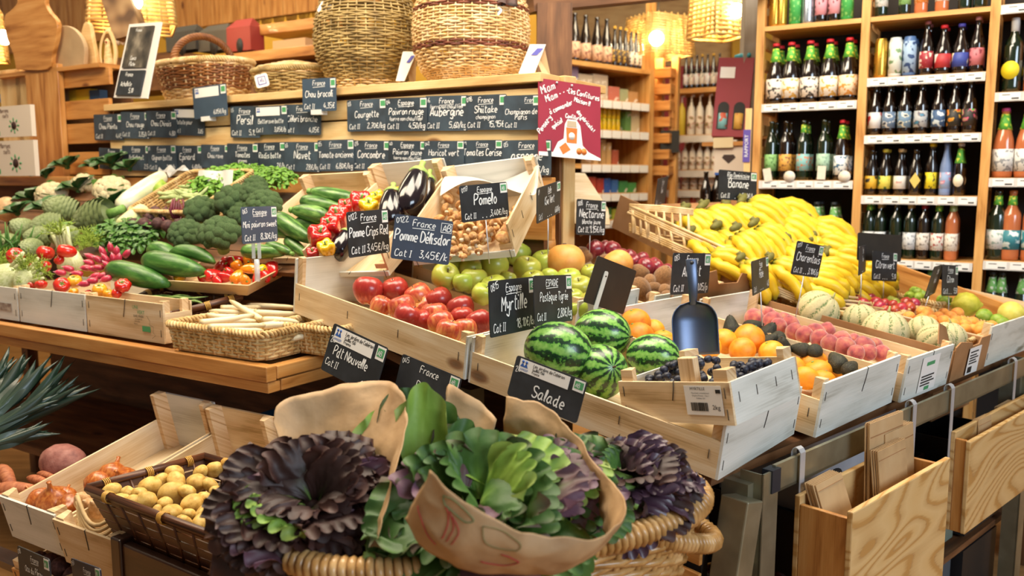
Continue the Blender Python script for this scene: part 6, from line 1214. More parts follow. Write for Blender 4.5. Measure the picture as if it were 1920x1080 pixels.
# asparagus basket, mini pepper tray, bean basket
n_, l_ = HZ(493, 681, .957), HZ(316, 655, .957); xd = (n_ - l_).normalized(); yd = V((-xd.y, xd.x, 0)); wa = (n_ - l_).length / 2
MAS = frame(l_ + xd * wa + yd * .13, xd, yd)
seabasket(MAS, wa * .96, .125, .068, 'rectangular seagrass basket of white asparagus at the table corner', flare=1.06, rows=7, thick=.0050, stakes=52)
seabasket(MAS @ T(.19, .10, .0), .10, .09, .07, 'second seagrass basket of asparagus partly hidden under the apple crate', rows=7, thick=.0048)
AS = [((1010, 882), (1290, 842), 0), ((1055, 902), (1345, 892), 0), ((1332, 868), (1168, 768), .02), ((1180, 800), (1068, 792), .005), ((1250, 832), (1062, 818), .0), ((1200, 855), (1045, 842), -.005), ((1250, 790), (1500, 800), .0), ((1290, 826), (1515, 835), .005), ((1330, 858), (1515, 872), .005), ((1330, 892), (1490, 885), -.005), ((1120, 922), (1335, 918), -.012), ((1080, 870), (1300, 868), -.01), ((1120, 805), (1320, 800), .006), ((1230, 815), (1440, 850), -.008), ((1400, 885), (1240, 905), -.01), ((1100, 830), (1300, 850), -.02)]
for i, (a, b, dh) in enumerate(AS):
    q = lay('asparagus', a, b, MAS, .078 + dh * .6, 'white asparagus', 1.0, 'white asparagus', roll=random.uniform(0, 6))
    q.scale = (q.scale[0], .105, .105); q['label'] = 'thick white asparagus spear, %s from the top of the basket' % ORD[sorted(range(16), key=lambda k: AS[k][0][1] + AS[k][1][1]).index(i)]
for k in range(8): 
    x, y = 560 + random.uniform(-8, 16), 604 + k * 4; q = lay('asparagus', (x - 24, y + 3), (x + 34, y - 8), MAS @ T(.19, .1, 0), .05, 'white asparagus in the half hidden second basket', 1.0, 'asparagus, second basket', ident); q.scale = (q.scale[0], .09, .09)
MT = ML @ T(-.45, .14, 1.09) @ RX(R(10))
cs = [HM(x, y, MT, 0) for x, y in ((288, 524), (466, 535), (557, 487), (404, 480))]; cen = sum(cs, V()) / 4; dn = MT.to_3x3() @ V((0, 0, -.040))
PLYT = wood('punnet_ply', ['#c79a66', '#d9b284', '#e2c094', '#e9cca6'], .5, 8, False)
ty = thing('wooden_tray', 'thin flared wooden tray holding the mini peppers', 'tray', Matrix.Translation(cen))
bo = [cen.lerp(c_, .82) + dn - cen for c_ in cs]; to = [c_ - cen for c_ in cs]
for k in range(4):
    a, b, c_, d_ = to[k], to[(k + 1) % 4], bo[(k + 1) % 4], bo[k]; mb = MB(); mb.add([d_, c_, b, a], [(0, 1, 2, 3)], [[(0, 0), (.3, 0), (.3, .05), (0, .05)]], 0, False); solid(ob('side', mb, PLYT, ty), .003)
mb = MB(); mb.add(bo, [(0, 1, 2, 3)], [[(0, 0), (.3, 0), (.3, .2), (0, .2)]], 0, False); solid(ob('bottom', mb, PLYT, ty), .003)
pile('mini_r', [(1020, 628, 54, 0, 'mini_r'), (1075, 640, 64, 0, 'mini_r'), (1132, 648, 56, 0, 'mini_r'), (1185, 565, 62, .01, 'mini_r'), (1118, 592, 54, 0, 'mini_r'), (1205, 595, 58, .01, 'mini_o'), (1255, 562, 56, .015, 'mini_o'), (1268, 606, 54, .01, 'mini_o'), (1318, 615, 58, .005, 'mini_y'), (1378, 602, 62, .005, 'mini_r'), (1195, 650, 54, 0, 'mini_o'), (1240, 660, 50, 0, 'mini_o'), (1305, 648, 54, -.004, 'mini_r'), (1150, 570, 52, .005, 'mini_r'), (912, 642, 56, -.004, 'mini_y'), (1100, 665, 44, -.006, 'mini_r'), (1160, 625, 48, .004, 'mini_r'), (1345, 640, 44, -.006, 'mini_r')], MT, .0, c5, 'mini pepper', 'of the mini pepper tray', 'mini peppers', 1 / 2.7 * 1.32, .9, 1.2, rowpx=8)
for o in C.objects:
    if o.get('category') == 'mini pepper': o['label'] = o.name.split('_')[0] + ' ' + o['label']
MBN = ML @ T(-.50, .17, .985) @ RX(R(14))
BSK = wood('bamboo_dark', ['#2c170c', '#432414', '#573019', '#6a3f22'], .4, 10, False)
def slatbasket(M, cs, dep, label, mat_, tie=None, flare=.86, slats=5):
    t = thing('bamboo_basket', label, 'basket', M); cen = sum(cs, V()) / 4
    bo = [cen.lerp(c_, flare) + V((0, 0, -dep)) for c_ in cs]
    for k in range(4):
        a, b, c_, d_ = cs[k], cs[(k + 1) % 4], bo[(k + 1) % 4], bo[k]; mb = MB()
        for s_ in range(slats):
            v0, v1 = s_ / slats, (s_ + .86) / slats; p = [a.lerp(d_, v0), a.lerp(d_, v1), b.lerp(c_, v1), b.lerp(c_, v0)]; Lb = (b - a).length
            mb.add(p, [(0, 1, 2, 3)], [[(0, s_), (0, s_ + .02), (Lb, s_ + .02), (Lb, s_)]], 0, False)
        for q in range(1, 9): mb.tube([a.lerp(b, q / 9) , d_.lerp(c_, q / 9)], .003, 5)
        solid(ob('side', mb, mat_, t), .003)
        nrm = (b - a).cross(V((0, 0, 1))).normalized(); rb = ob('rim', MB().tube([a, b], .0075, 4, flat=1.6), mat_, t)
        for q in (.15, .5, .85):
            p = a.lerp(b, q); dr = (b - a).normalized(); 
            if tie: ob('cane_tie', rope([p - dr * .008, p + dr * .008], .0125, .0014, .004, 1, 5, False, 8), tie, rb)
    mb = MB(); mb.add(bo, [(0, 1, 2, 3)], [[(0, 0), (.3, 0), (.3, .2), (0, .2)]], 0, False); solid(ob('bottom', mb, mat_, t), .003); return t
TIE = mat('cane_yellow', ['#c4943f', '#d5a854'], 20, 2, rough=.4)
Mi = MBN.inverted(); slatbasket(MBN, [Mi @ HM(*c5(x, y), MBN, .05) for x, y in ((660, 770), (875, 838), (1225, 745), (830, 690))], .05, 'dark bamboo basket of green beans below the pepper tray', BSK, TIE)
for k in range(26):
    x, y = random.uniform(700, 980), random.uniform(738, 785); an = random.uniform(-.35, .35)
    lay('bean', (x - 85 * math.cos(an), y + 34 * math.sin(an)), (x + 85 * math.cos(an), y - 34 * math.sin(an)), MBN, .05 + .004 * (k % 5), 'green bean in the dark bamboo basket', .9, 'green beans', roll=random.uniform(-1.5, 1.5))
# ------------------------------------------------------------------ price cards standing among the goods
def fcard(tl, tr, bl, d, yaw, lines, label, pitch=0, **k):
    # corners as seen in the photograph, distance of its middle, and how much farther the right edge stands
    Mx, W_, Hh = quadM(P(tl[0], tl[1], d * (1 - yaw) * (1 + pitch)), P(tr[0], tr[1], d * (1 + yaw)), P(bl[0], bl[1], d * (1 - yaw) * (1 - pitch)))
    return card(Mx, W_, Hh, lines, label, **k)
fcard((870, 348), (958, 340), (867, 418), 2.30, .03, std(ES, 'Pomelo', 'Cat II', '3,40€/kg', '', .24), 'black price tag chalked Pomelo, on a stick before the mushrooms', num='0117', stick=.12)
fcard((659, 397), (735, 391), (655, 484), 2.26, .03, std(FR, 'Pomme Crips Red', 'Cat II', '3,45€/kg', '', .17), 'black price tag chalked Pomme Crips Red, behind the apple crate', num='0122')
fcard((738, 400), (847, 415), (732, 484), 2.20, .01, std(FR, 'Pomme Délisdor', 'Cat I', '3,45€/k', '', .19), 'dark blue price tag chalked Pomme Délisdor with boxed letters', num='0122', sticker=False, ab=True, mats=mat('chalkboard_blue', ['#1a2234', '#222c42'], 22, 4, rough=.5))
fcard((457, 388), (523, 386), (455, 458), 2.42, .03, std(ES, 'Mini poivron sweet', 'Cat II', '8,30€/kg', '', .14), 'blue grey price tag chalked Mini poivron sweet, clipped above the pepper tray', num='063', mats=BLUEC)
cl = thing('tag_clip', 'clear plastic clip holding the mini pepper price tag', 'clip', Matrix.Translation(P(481, 478, 2.41)))
CLR = mat('clear_plastic', '#d9dde0', rough=.12, alpha=.6, coat=.6)
ob('jaw', MB().box(-.012, -.004, -.004, .004, -.01, .034), CLR, cl); ob('jaw', MB().box(.004, .012, -.004, .004, -.01, .034), CLR, cl); ob('foot', MB().tube([(0, 0, -.012), (0, 0, -.05), (0, 0, -.075)], .008, 8), CLR, cl)
fcard((919, 527), (1006, 518), (920, 634), 1.92, .05, std(ES, 'Myrtille', 'Cat II', '18,10€/kg', '', .22), 'black price tag chalked Myrtille, overlapping the Pastèque tag', num='0815')
fcard((1001, 517), (1072, 515), (1003, 612), 1.98, .05, [('ESPAGNE', .45, .78, .13, 'c', True), ('Pastèque Tigrée', .5, .48, .17, 'c', False), ('Cat II', .06, .10, .14, 'l', False), ('2,80€/kg', .96, .12, .17, 'r', False)], 'black price tag chalked Pastèque Tigrée, above the watermelons')
fcard((1011, 352), (1054, 337), (1007, 420), 2.32, .05, std('Italie', 'Kiwi Vert', 'Cat I', '6,60/kg', '', .2), 'narrow angled price tag chalked Kiwi Vert, beside the sign post', stick=.10, num='09')
fcard((1086, 373), (1140, 377), (1080, 440), 2.85, .02, std(FR, 'Nectarine', 'Cat II', '9,15€/kg', 'blanche jaune', .19), 'price tag chalked Nectarine, behind the dark nectarines', num='008', stick=.06)
fcard((1268, 474), (1338, 475), (1257, 553), 2.45, .03, std(FR, 'Avocat', 'Cat II', '1,05/p', '', .2), 'price tag for avocados, half covered by the scoop', num='083')
bt = fcard((1121, 479), (1194, 508), (1094, 566), 2.22, .03, [], 'turned price tag showing its plain dark back with a white strip', mats=BLACKB, sticker=False)
ob('white_strip', MB().poly([(a + .045, b - .012) for a, b in rrect(.016, .105, .006)], 0, T(0, 0, .003), .002), WHITE, bt); ob('rivet', MB().ball(.0022, 8, 6, T(.053, .08, .004)), STEMB, bt)
fcard((1410, 490), (1441, 480), (1412, 555), 2.45, .05, std('France', 'Pêche', 'Cat I', '4,65', '', .2), 'narrow price tag chalked Pêche, above the peaches', stick=.10)
fcard((1352, 318), (1423, 324), (1347, 374), 3.35, .02, std('Rép Dominicaine', 'Banane', 'Cat II', '2,60€/kg', '', .24), 'price tag chalked Banane, standing behind the bananas', stick=.1)
fcard((1236, 335), (1255, 330), (1227, 389), 3.5, .04, std('France', 'Kiwi', 'Cat I', '', '', .2), 'narrow side-on price tag between the basket and the banana tag', stick=.1, sticker=False)
fcard((1500, 452), (1550, 462), (1483, 514), 2.60, .02, std(FR, 'Charentais', 'Cat II', '3,90€/p', '', .2), 'price tag for melons, on a stick in front of the bananas', num='0117', stick=.13)
fcard((1612, 462), (1625, 459), (1610, 517), 2.85, .05, std('France', 'Prune', '', '', '', .15), 'price tag seen almost edge-on beside the bananas', sticker=False, stick=.08)
fcard((1611, 436), (1693, 441), (1607, 488), 3.0, .02, [], 'wide plain dark tag behind the Citron vert tag', mats=BLACKB, sticker=False, stick=.08)
fcard((1637, 470), (1683, 474), (1635, 526), 2.95, .02, std(FR, 'Citron vert', 'Cat II', '5,10', '', .2), 'price tag chalked Citron vert, in front of the wide dark tag', stick=.06)
fcard((1754, 500), (1772, 495), (1733, 560), 2.85, .05, std(FR, 'Abricot', 'Cat I', '', '', .15), 'tilted price tag left of the pair above the apricots', sticker=False, stick=.06)
fcard((1768, 496), (1797, 498), (1766, 555), 2.95, .02, std(FR, 'Citron', 'Cat II', '5,50', '', .18), 'price tag right of the pair above the apricots', stick=.06)
# ------------------------------------------------------------------ on top of the tag wall
def onv(x, y, v): return HM(x, y, ML @ T(0, v, 0) @ RX(PI / 2), 0)
def topat(x, v): p = MLi @ onv(x, 150, v); return ML @ T(p.x, v, ztop)
def roundbasket(name, M, r, prof, stakes, rows, sr, label, mats, bands=None, n=2.0, ab=1.0, rim=True):
    t = thing(name, label, 'basket', M); path = superell(r, r * ab, n)
    st, sk = weave(path, prof, stakes, rows, sr, sr * .9, 2, 5, sr * .9, bands, True)
    ob('woven_side', st, mats, t); ob('stakes', sk, mats[0], t)
    k, z = prof(0); ob('woven_bottom', MB().poly([(p.x, p.y) for p in ring_pts(path, 28, k)], 0, T(0, 0, .008), .006), mats[0], t)
    if rim: k, z = prof(1); ob('rim', rope(ring_pts(path, 60, k, z), sr * 1.7, sr * 1.0, sr * 6, 3), mats[0], t)
    return t
def bulb(zs_): 
    def f(v):
        i = min(int(v * (len(zs_) - 1)), len(zs_) - 2); a, b = zs_[i], zs_[i + 1]; q = v * (len(zs_) - 1) - i; q = q * q * (3 - 2 * q) * .5 + q * .5
        return a[0] + (b[0] - a[0]) * q, a[1] + (b[1] - a[1]) * q
    return f
d1 = proj(topat(690, 1.16).translation)[2]; r1 = 97 * d1 / F
bk1 = roundbasket('wicker_basket', topat(690, 1.16), r1, bulb([(.62, .005), (.78, .06), (.95, .13), (1.0, .2), (.97, .27), (.86, .345), (.80, .37)]), 36, 44, .0042, 'large round olive brown wicker basket on the tag wall shelf', [WILLOWG, WILLOW], lambda v: 1 if v < .12 or v > .9 else 0)
d2 = proj(topat(884, 1.13).translation)[2]; r2 = 108 * d2 / F
bk2 = roundbasket('wicker_basket', topat(884, 1.13), r2, bulb([(.66, .005), (.86, .05), (.98, .12), (1.0, .19), (.97, .26), (.86, .33), (.80, .36)]), 46, 48, .0039, 'large pale wicker basket with two dark red bands on the tag wall shelf', [WILLOW, WILLOWR], lambda v: 1 if .31 < v < .37 or .62 < v < .66 else 0)
for b_, r_, z, lb_ in ((bk1, r1, .37, 0), (bk2, r2, .36, 1)):
    ob('lid', weave(superell(r_ * .8, r_ * .8), lambda v: (1 - .9 * v, z + .02 + .05 * v), 24, 9, .006, .004, 2, 5)[0], WILLOW if lb_ else WILLOWG, b_)
def hangtag(parent, px, py, d, w_, ink, rot, shape=0):
    o = thing('swing_tag', 'x', 'tag', frame(P(px, py, d), CX * math.cos(rot) - CU * math.sin(rot), CU)); mb = MB(); mb.poly([(a - w_ / 2, b - w_ / 2) for a, b in rrect(w_, w_, w_ * .18)], 0, None, .002); ob('card', mb, mat('tag_card', '#dcd8d0', rough=.6), o)
    l = MB(); q = w_ * .28
    ribbon(l, [(-q, -q), (q, -q), (q, q), (-q, q), (-q, -q)], w_ * .08, .0008); ribbon(l, [(-q * .5, -q * .2), (q * .1, q * .6), (q * .5, -q * .4), (-q * .3, 0)], w_ * .07, .0009); ob('printed_emblem', l, ink, o); ob('string', MB().tube([(0, w_ * .45, .001), (.004, w_ * .8, .0), (0, w_ * 1.1, -.004)], .0009, 5), STEMB, o); return o
INKT = mat('teal_print', '#5c8794', rough=.7); INKV = mat('violet_print', '#4a4a9c', rough=.7)
hangtag(None, 609, 16, d1 - r1 * .75, .046, WHITE, .5)['label'] = 'blank white swing tag hanging on the olive wicker basket'
hangtag(None, 924, 20, d2 - r2 * 1.0, .05, INKT, .75)['label'] = 'diamond hung white swing tag with a teal print on the pale basket'
t = thing('ribbon_bow', 'dark brown ribbon bow on the pale wicker basket', 'bow', Matrix.Translation(P(950, 4, d2 - r2 * 1.0)))
for s_ in (-1, 1): ob('loop', MB().sheet(lambda u, v: V((s_ * .035 * math.sin(u * PI) * (.5 + u), (v - .5) * .02, .012 * math.sin(u * 2 * PI))), 10, 3, 0, RX(R(60))), colm('#3d1f18', .6), t)
# small oval basket and the handled basket
d3 = proj(topat(545, 1.10).translation)[2]; a3 = 80 * d3 / F
roundbasket('wicker_basket', topat(548, 1.09), a3, bulb([(.84, .005), (.92, .04), (.98, .075), (1, .10)]), 26, 14, .0048, 'low oval wicker basket with a lid behind the olive basket', [WILLOWG, WILLOW], lambda v: 1 if v > .8 else 0, 2.3, .7)
ob('lid', weave(superell(a3 * .98, a3 * .68), lambda v: (1 - .8 * v, .112 + .025 * v), 24, 8, .006, .004, 2, 5)[0], WILLOW, [o for o in C.objects if o.get('label', '').startswith('low oval wicker')][0])
hangtag(None, 491, 151, d3 - .14, .052, INKV, -.25)['label'] = 'white swing tag with a violet print on the oval basket'
d4 = proj(topat(385, 1.08).translation)[2]; a4 = 101 * d4 / F
hb = roundbasket('handled_basket', topat(385, 1.06), a4, bulb([(.80, .005), (.90, .05), (.97, .11), (1.0, .16)]), 34, 20, .0052, 'oval two tone wicker basket with an arched brown handle', [WILLOW, WILLOWD], lambda v: 1 if .3 < v < .85 else 0, 2.6, .58)
hp = [V((-.035, a4 * .0, 0))]
pts = [V((0, -a4 * .58 * math.cos(a), .15 + .125 * math.sin(a))) for a in [PI * i / 20 for i in range(21)]]
pts = [RZ(-.25) @ p for p in pts]
ob('handle', rope(pts, .010, .0065, .05, 4, 6, False, 8), WILLOWD, hb)
# tent cards and the board of leaning cards
for (x0, y0, d_, lb_) in ((742, 152, d1 - .22, 'small folded card standing between the two large baskets'), (972, 138, d2 - .14, 'folded white card with a violet print at the right end of the shelf')):
    k = d_ / F; o = thing('tent_card', lb_, 'card', Matrix.Translation(P(x0, y0, d_))); 
    for s_, nm in ((0, 'front_leaf'), (1, 'back_leaf')):
        mb = MB(); e = 1 if x0 > 900 else .55; pts = [CU * 0, CX * 30 * e * k, CX * (30 * e + 22) * k + CU * 58 * k + CW * .02, CX * 22 * e * k + CU * 58 * k + CW * .02] if s_ == 0 else [CX * 62 * e * k + CW * .05, CX * 46 * e * k + CW * .02, CX * 22 * e * k + CU * 58 * k + CW * .02, CX * (22 * e + 26) * k + CU * 58 * k + CW * .02]
        mb.add(pts, [(0, 1, 2, 3)], None, 0, False); f_ = ob(nm, mb, colm('#dcd6ca', .6) if s_ == 0 else colm('#c2a67e', .6), o); solid(f_, .001)
        if s_ == 0: ob('printed_emblem', MB().add([pts[0].lerp(pts[2], q) + CX * dx * k - CW * .003 for q, dx in ((.62, -9 * e), (.62, 3 * e), (.86, 3 * e), (.86, -9 * e))], [(0, 1, 2, 3)], None, 0, False), INKV, f_)
Mx, W_, Hh = quadM(P(262, 44, 3.42), P(314, 40, 3.30), P(213, 183, 3.46))
lbd = ob('display_board', MB().poly([(0, 0), (W_ * 1.25, 0), (W_ * 1.18, Hh), (0, Hh)], th=.006), colm('#d8d2cc', .6), None, Mx); tag(lbd, 'white board holding chalked cards, leaning left of the handled basket', 'board')
ob('framed_picture', MB().box(W_ * .12, W_ * 1.0, Hh * .40, Hh * .95, .001, .006), mat('dark_photo', ['#1d1b19', '#4b443a', '#8a8070'], 14, 4, rough=.5), lbd); ob('chalk_card', MB().box(W_ * .12, W_ * 1.02, Hh * .03, Hh * .36, .001, .008), BLACK, lbd)
l = MB(); write(l, 'France', W_ * .5, Hh * .28, Hh * .05, W_ * .4, 'c', z=.009); write(l, 'Achalate', W_ * .25, Hh * .15, Hh * .06, W_ * .6, 'l', z=.009); write(l, '5,10', W_ * .6, Hh * .06, Hh * .06, W_ * .4, 'l', z=.009); write(l, 'Conco', W_ * .4, Hh * .5, Hh * .05, W_ * .5, 'l', z=.008); write(l, 'Pêche', W_ * .4, Hh * .42, Hh * .05, W_ * .5, 'l', z=.008); write(l, 'France', W_ * .5, Hh * .88, Hh * .04, W_ * .4, 'c', z=.008); ob('chalk_lettering', l, CHALK, lbd)
# ------------------------------------------------------------------ left end: slatted stand, boxes of chestnuts, boards
VS = .93
def lv(x, y, v=VS): p = MLi @ onv(x, y, v); return p.x, p.z
ss = thing('slatted_stand', 'honey pine slatted stand left of the tag wall', 'stand', ML)
x0, z0 = lv(72, 335); x1, z1 = lv(118, 120); bevel(ob('post', MB().box(x0, x1, VS - .03, VS, z0, z1), PINE, ss), .003)
for y0, y1 in ((126, 167), (184, 226), (229, 271), (284, 328)):
    a, b = lv(105, y1), lv(198, y0); bevel(ob('slat', MB().box(a[0], b[0] + .02, VS + .002, VS + .02, a[1], b[1]), PINE, ss), .002)
for xx0, xx1 in ((8, 32), (38, 68)):
    a, b = lv(xx0, 330), lv(xx1, 128); bevel(ob('side_plank', MB().box(a[0], b[0], VS + .01, VS + .03, a[1], b[1]), PINEL, ss), .002)
a, b = lv(-120, 346), lv(190, 331); bevel(ob('ledge', MB().box(a[0], b[0], VS - .16, VS + .1, a[1], b[1]), PINE, ss), .003)
a, b = lv(-120, 480), lv(10, 346); ob('base_panel', MB().box(a[0], b[0] + .5, VS + .03, VS + .05, a[1] - .3, b[1]), BROWNW, ss)
a, b = lv(60, 330), lv(205, 120); ob('back_panel', MB().box(a[0], b[0], VS + .10, VS + .11, a[1], b[1]), BROWNW, ss)
CHB = colm('#d9cbb9', .6)
for i, (y0, y1, xr_) in enumerate(((262, 330, 62), (196, 259, 56))):
    a, b = lv(-18, y1, .70), lv(xr_, y0, .70); bx = ob('gift_box', MB().box(0, b[0] - a[0], 0, .02, 0, b[1] - a[1]), CHB, None, ML @ T(a[0], .70, a[1] + (.0 if i == 0 else .001))); tag(bx, 'cream box reading Marrons cuits, %s of the stack of two' % ('lower' if i == 0 else 'upper'), 'box', 'boxes of cooked chestnuts')
    Wb, Hb = b[0] - a[0], b[1] - a[1]; Mb_ = T(0, -.001, 0) @ RX(PI / 2); l = MB(); write(l, 'Marrons', Wb * .28, Hb * .80, Hb * .13, Wb * .6, 'l'); write(l, 'cuits', Wb * .35, Hb * .64, Hb * .13, Wb * .5, 'l'); ob('lettering', l, colm('#6a4a3a'), bx, Mb_)
    ob('chestnut_print', MB().lathe([(Hb * .13, 0), (Hb * .13, .0004)], 16, Mb_ @ T(Wb * .60, Hb * .36, .0006) @ S(1.1, 1, 1)), colm('#3a201a'), bx)
    l = MB()
    for k in range(8): an = k * .8; l.lathe([(Hb * .055, 0), (Hb * .055, .0004)], 8, Mb_ @ T(Wb * .6 + Hb * .25 * math.cos(an), Hb * .36 + Hb * .2 * math.sin(an), .0005) @ RZ(an) @ S(1.2, .6, 1))
    ob('leaf_print', l, INKG, bx); ob('green_corner', MB().box(0, Wb * .25, -.0012, -.0006, Hb * .06, Hb * .2), INKG, bx)
def bd(x, v): return proj(onv(x, 130, v))[2]
zt_ = lv(90, 131)[1]; a, b = lv(0, 131), lv(198, 131); ob('top_board', MB().box(a[0], b[0], VS - .03, VS + .16, zt_ - .018, zt_), PINE, ss)
def outline(name, pts, d, th, m, label, cat, n=4):
    q = [P(x, y, d) for x, y in pts]; o0 = q[0]; Mx = frame(o0, UD, V((0, 0, 1))); Mi = Mx.inverted(); loc = [Mi @ HM(x, y, Mx, 0) for x, y in pts]
    loc = catmull([(p.x, p.y) for p in loc] + [(loc[0].x, loc[0].y)], n)[:-1]
    if sum(a[0] * b[1] - b[0] * a[1] for a, b in zip(loc, loc[1:] + loc[:1])) < 0: loc.reverse()
    o = bevel(ob(name, MB().poly(loc, th=th), m, None, Mx), .003); return tag(o, label, cat)
outline('cutting_board', [(30, 130), (24, 100), (12, 70), (8, 32), (22, 18), (32, 4), (34, -20), (82, -20), (84, 6), (92, 22), (106, 40), (106, 66), (98, 100), (88, 130)], bd(60, .93), .022, PINE, 'pine paddle shaped cutting board standing on the slatted stand', 'cutting board')
outline('round_board', [(104, 126), (106, 60), (120, 48), (140, 56), (156, 80), (158, 108), (150, 130)], bd(130, .96), .02, mat('beech_board', ['#a68a66', '#b89c76'], 9, 3, rough=.6), 'greyish round cutting board half hidden behind the paddle board', 'cutting board')
outline('wooden_scoop_board', [(150, 130), (150, 80), (156, 46), (166, 44), (172, 70), (180, 130)], bd(165, .99), .02, PINEL, 'narrow pale board with a bark edge beside the round board', 'board')
tag(ob('bamboo_tongs', MB().tube([P(x, y, bd(200, .97)) - P(200, 90, bd(200, .97)) for x, y in catmull([(192, 128), (188, 105), (190, 80), (198, 60), (206, 60), (214, 80), (217, 105), (212, 130)], 4)], .010, 7, flat=.5), PINEL, None, Matrix.Translation(P(200, 90, bd(200, .97)))), 'bent yellow bamboo loop beside the boards', 'loop')
gd = thing('wooden_goose', 'small wooden goose ornament inside the bamboo loop', 'ornament', Matrix.Translation(P(204, 122, bd(204, .97))))
ob('body', MB().lathe([(0, -.03), (.018, -.025), (.022, .0), (.016, .05), (.011, .09), (.013, .105), (0, .12)], 12), PINEL, gd); ob('beak', MB().lathe([(.005, 0), (0, .016)], 8, T(0, -.012, .1) @ RX(PI / 2)), colm('#b0402a'), gd)
for x in (214, 222, 230): tag(ob('keyring_charm', MB().tube([V((0, 0, .06)), V((0, 0, .03))], .0012, 5).ball(.011, 10, 8, S(1, 1, 1.6)), WHITE, None, Matrix.Translation(P(x, 78, 4.4))), 'small pale keyring charm, %s of three hanging beside the board' % {214: 'left', 222: 'middle', 230: 'right'}[x], 'charm', 'keyring charms')
# lamps of woven cane with bare bulbs
CANE = mat('cane_slats', ['#c39a52', '#d9b36b', '#e3c584'], 20, 3, rough=.55, trans=.0, sss=.0)
BULB = mat('lit_bulb', '#fff1d0', emit=26)
def lamp(x0, x1, ytop, ybot, d, bulbs, label, taper=.85, rows=16):
    c_ = P((x0 + x1) / 2, ybot, d); w_ = (x1 - x0) / 2 * d / F; h = (ybot - ytop) * d / F
    t = thing('cane_lamp', label, 'lamp', Matrix.Translation(c_) @ RZ(R(25))); 
    for s_ in range(4):
        mb = MB()
        for r_ in range(rows):
            z = h * r_ / rows; k = w_ * (1 - (1 - taper) * r_ / rows) * .78
            mb.tube([V((-k, -k, z)), V((-k * .33, -k - .006 * (r_ % 2), z + .002)), V((k * .33, -k + .006 * (r_ % 2), z - .002)), V((k, -k, z))], h / rows * .36, 5, M=RZ(s_ * PI / 2))
        for q in range(7): mb.tube([V(((q / 3 - 1) * w_ * .78, -w_ * .78, 0)), V(((q / 3 - 1) * w_ * .78 * taper, -w_ * .78 * taper, h))], h / rows * .3, 4, M=RZ(s_ * PI / 2))
        ob('shade_panel', mb, CANE, t)
    ob('cord', MB().tube([V((0, 0, h * .6)), V((0, 0, h + .9))], .006, 6), INKK, t)
    for bx_, by_ in bulbs:
        p = t.matrix_world.inverted() @ P(bx_, by_, d - w_ * 1.05)
        ob('bulb', MB().ball(13 * d / F, 14, 10, Matrix.Translation(p)), BULB, t)
    l_ = bpy.data.lights.new('lamp_glow', 'POINT'); l_.energy = 16; l_.color = (1, .78, .45); l_.shadow_soft_size = .05; lo = bpy.data.objects.new('lamp_glow', l_); C.objects.link(lo); lo.parent = t; lo.location = (0, 0, h * .35)
    return t
lamp(152, 342, -60, 52, 4.6, [(252, 4)], 'large woven cane lamp with a bare bulb above the display board')
lamp(-90, 20, 20, 112, 4.8, [(8, 70)], 'woven cane lamp cut by the left edge of the picture')
lamp(1170, 1296, 32, 106, 6.2, [(1231, 72)], 'woven cane lamp above the far bottle shelf')
lamp(1294, 1400, -60, 70, 5.2, [(1381, 20)], 'woven cane lamp hanging beside the grey post')
# grey chequered box hanging at the top left
tag(ob('paper_lantern', MB().box(-.07, .07, -.05, .05, -.13, .16), mat('lantern_paper', ['#5e4630', '#8a6c4a', '#a88a62'], 16, 0, rough=.7), None, Matrix.Translation(P(232, 22, 4.3)) @ RY(-.25)), 'brown patchwork box hanging in front of the large lamp', 'lantern')
# counter and boxes behind the tag wall
ct = thing('back_counter', 'wooden counter shelf with beams behind the large baskets', 'counter', ML)
for (xa, xb, ya, yb, v) in ((485, 640, 26, 66, 2.0), (330, 620, 100, 112, 1.9), (170, 330, 95, 180, 2.3)):
    a, b = lv(xa, yb, v), lv(xb, ya, v); bevel(ob('beam', MB().box(a[0], b[0], v, v + .25, a[1], b[1]), PINE if v != 2.3 else BROWNW, ct), .004)
a, b = lv(330, 400, 2.0), lv(620, 100, 2.0); ob('base', MB().box(a[0], b[0], 2.0, 2.2, .0, lv(400, 112, 1.9)[1]), BROWNW, ct)
bx_ = []
for (xa, xb, ya, yb, col, lb_, v) in ((312, 365, 42, 98, '#3a3834', 'dark grey bottle carton with a cut-out window, left on the back counter', 1.95), (372, 424, 40, 98, '#4a463f', 'grey bottle carton partly behind the basket handle', 1.97), (426, 468, 30, 98, '#8e2f28', 'red brown bottle carton standing behind the handled basket', 1.93), (512, 572, 70, 100, '#b9946a', 'plain kraft carton on the back counter between the baskets', 1.95)):
    a, b = lv(xa, yb, v), lv(xb, ya, v); Wc, Hc = b[0] - a[0], b[1] - a[1]
    o = thing('bottle_carton' if yb - ya > 50 else 'carton', lb_, 'box', ML @ T(a[0], v, a[1])); m_ = colm(col, .6)
    if yb - ya > 50:
        mb = MB(); mb.add([(0, 0, 0), (Wc, 0, 0), (Wc, .1, 0), (0, .1, 0), (0, 0, Hc * .72), (Wc, 0, Hc * .72), (Wc, .1, Hc * .72), (0, .1, Hc * .72), (Wc * .15, .05, Hc), (Wc * .85, .05, Hc)], [(0, 1, 5, 4), (1, 2, 6, 5), (2, 3, 7, 6), (3, 0, 4, 7), (4, 5, 9, 8), (6, 7, 8, 9), (5, 6, 9), (7, 4, 8)], None, 0, False); ob('body', mb, m_, o)
        ob('window', MB().lathe([(Wc * .14, 0), (Wc * .14, .001)], 14, T(Wc * .55, -.001, Hc * .16) @ RX(PI / 2) @ S(1, 1.5, 1)), INKK, o)
    else: ob('body', MB().box(0, Wc, 0, .12, 0, Hc), m_, o)
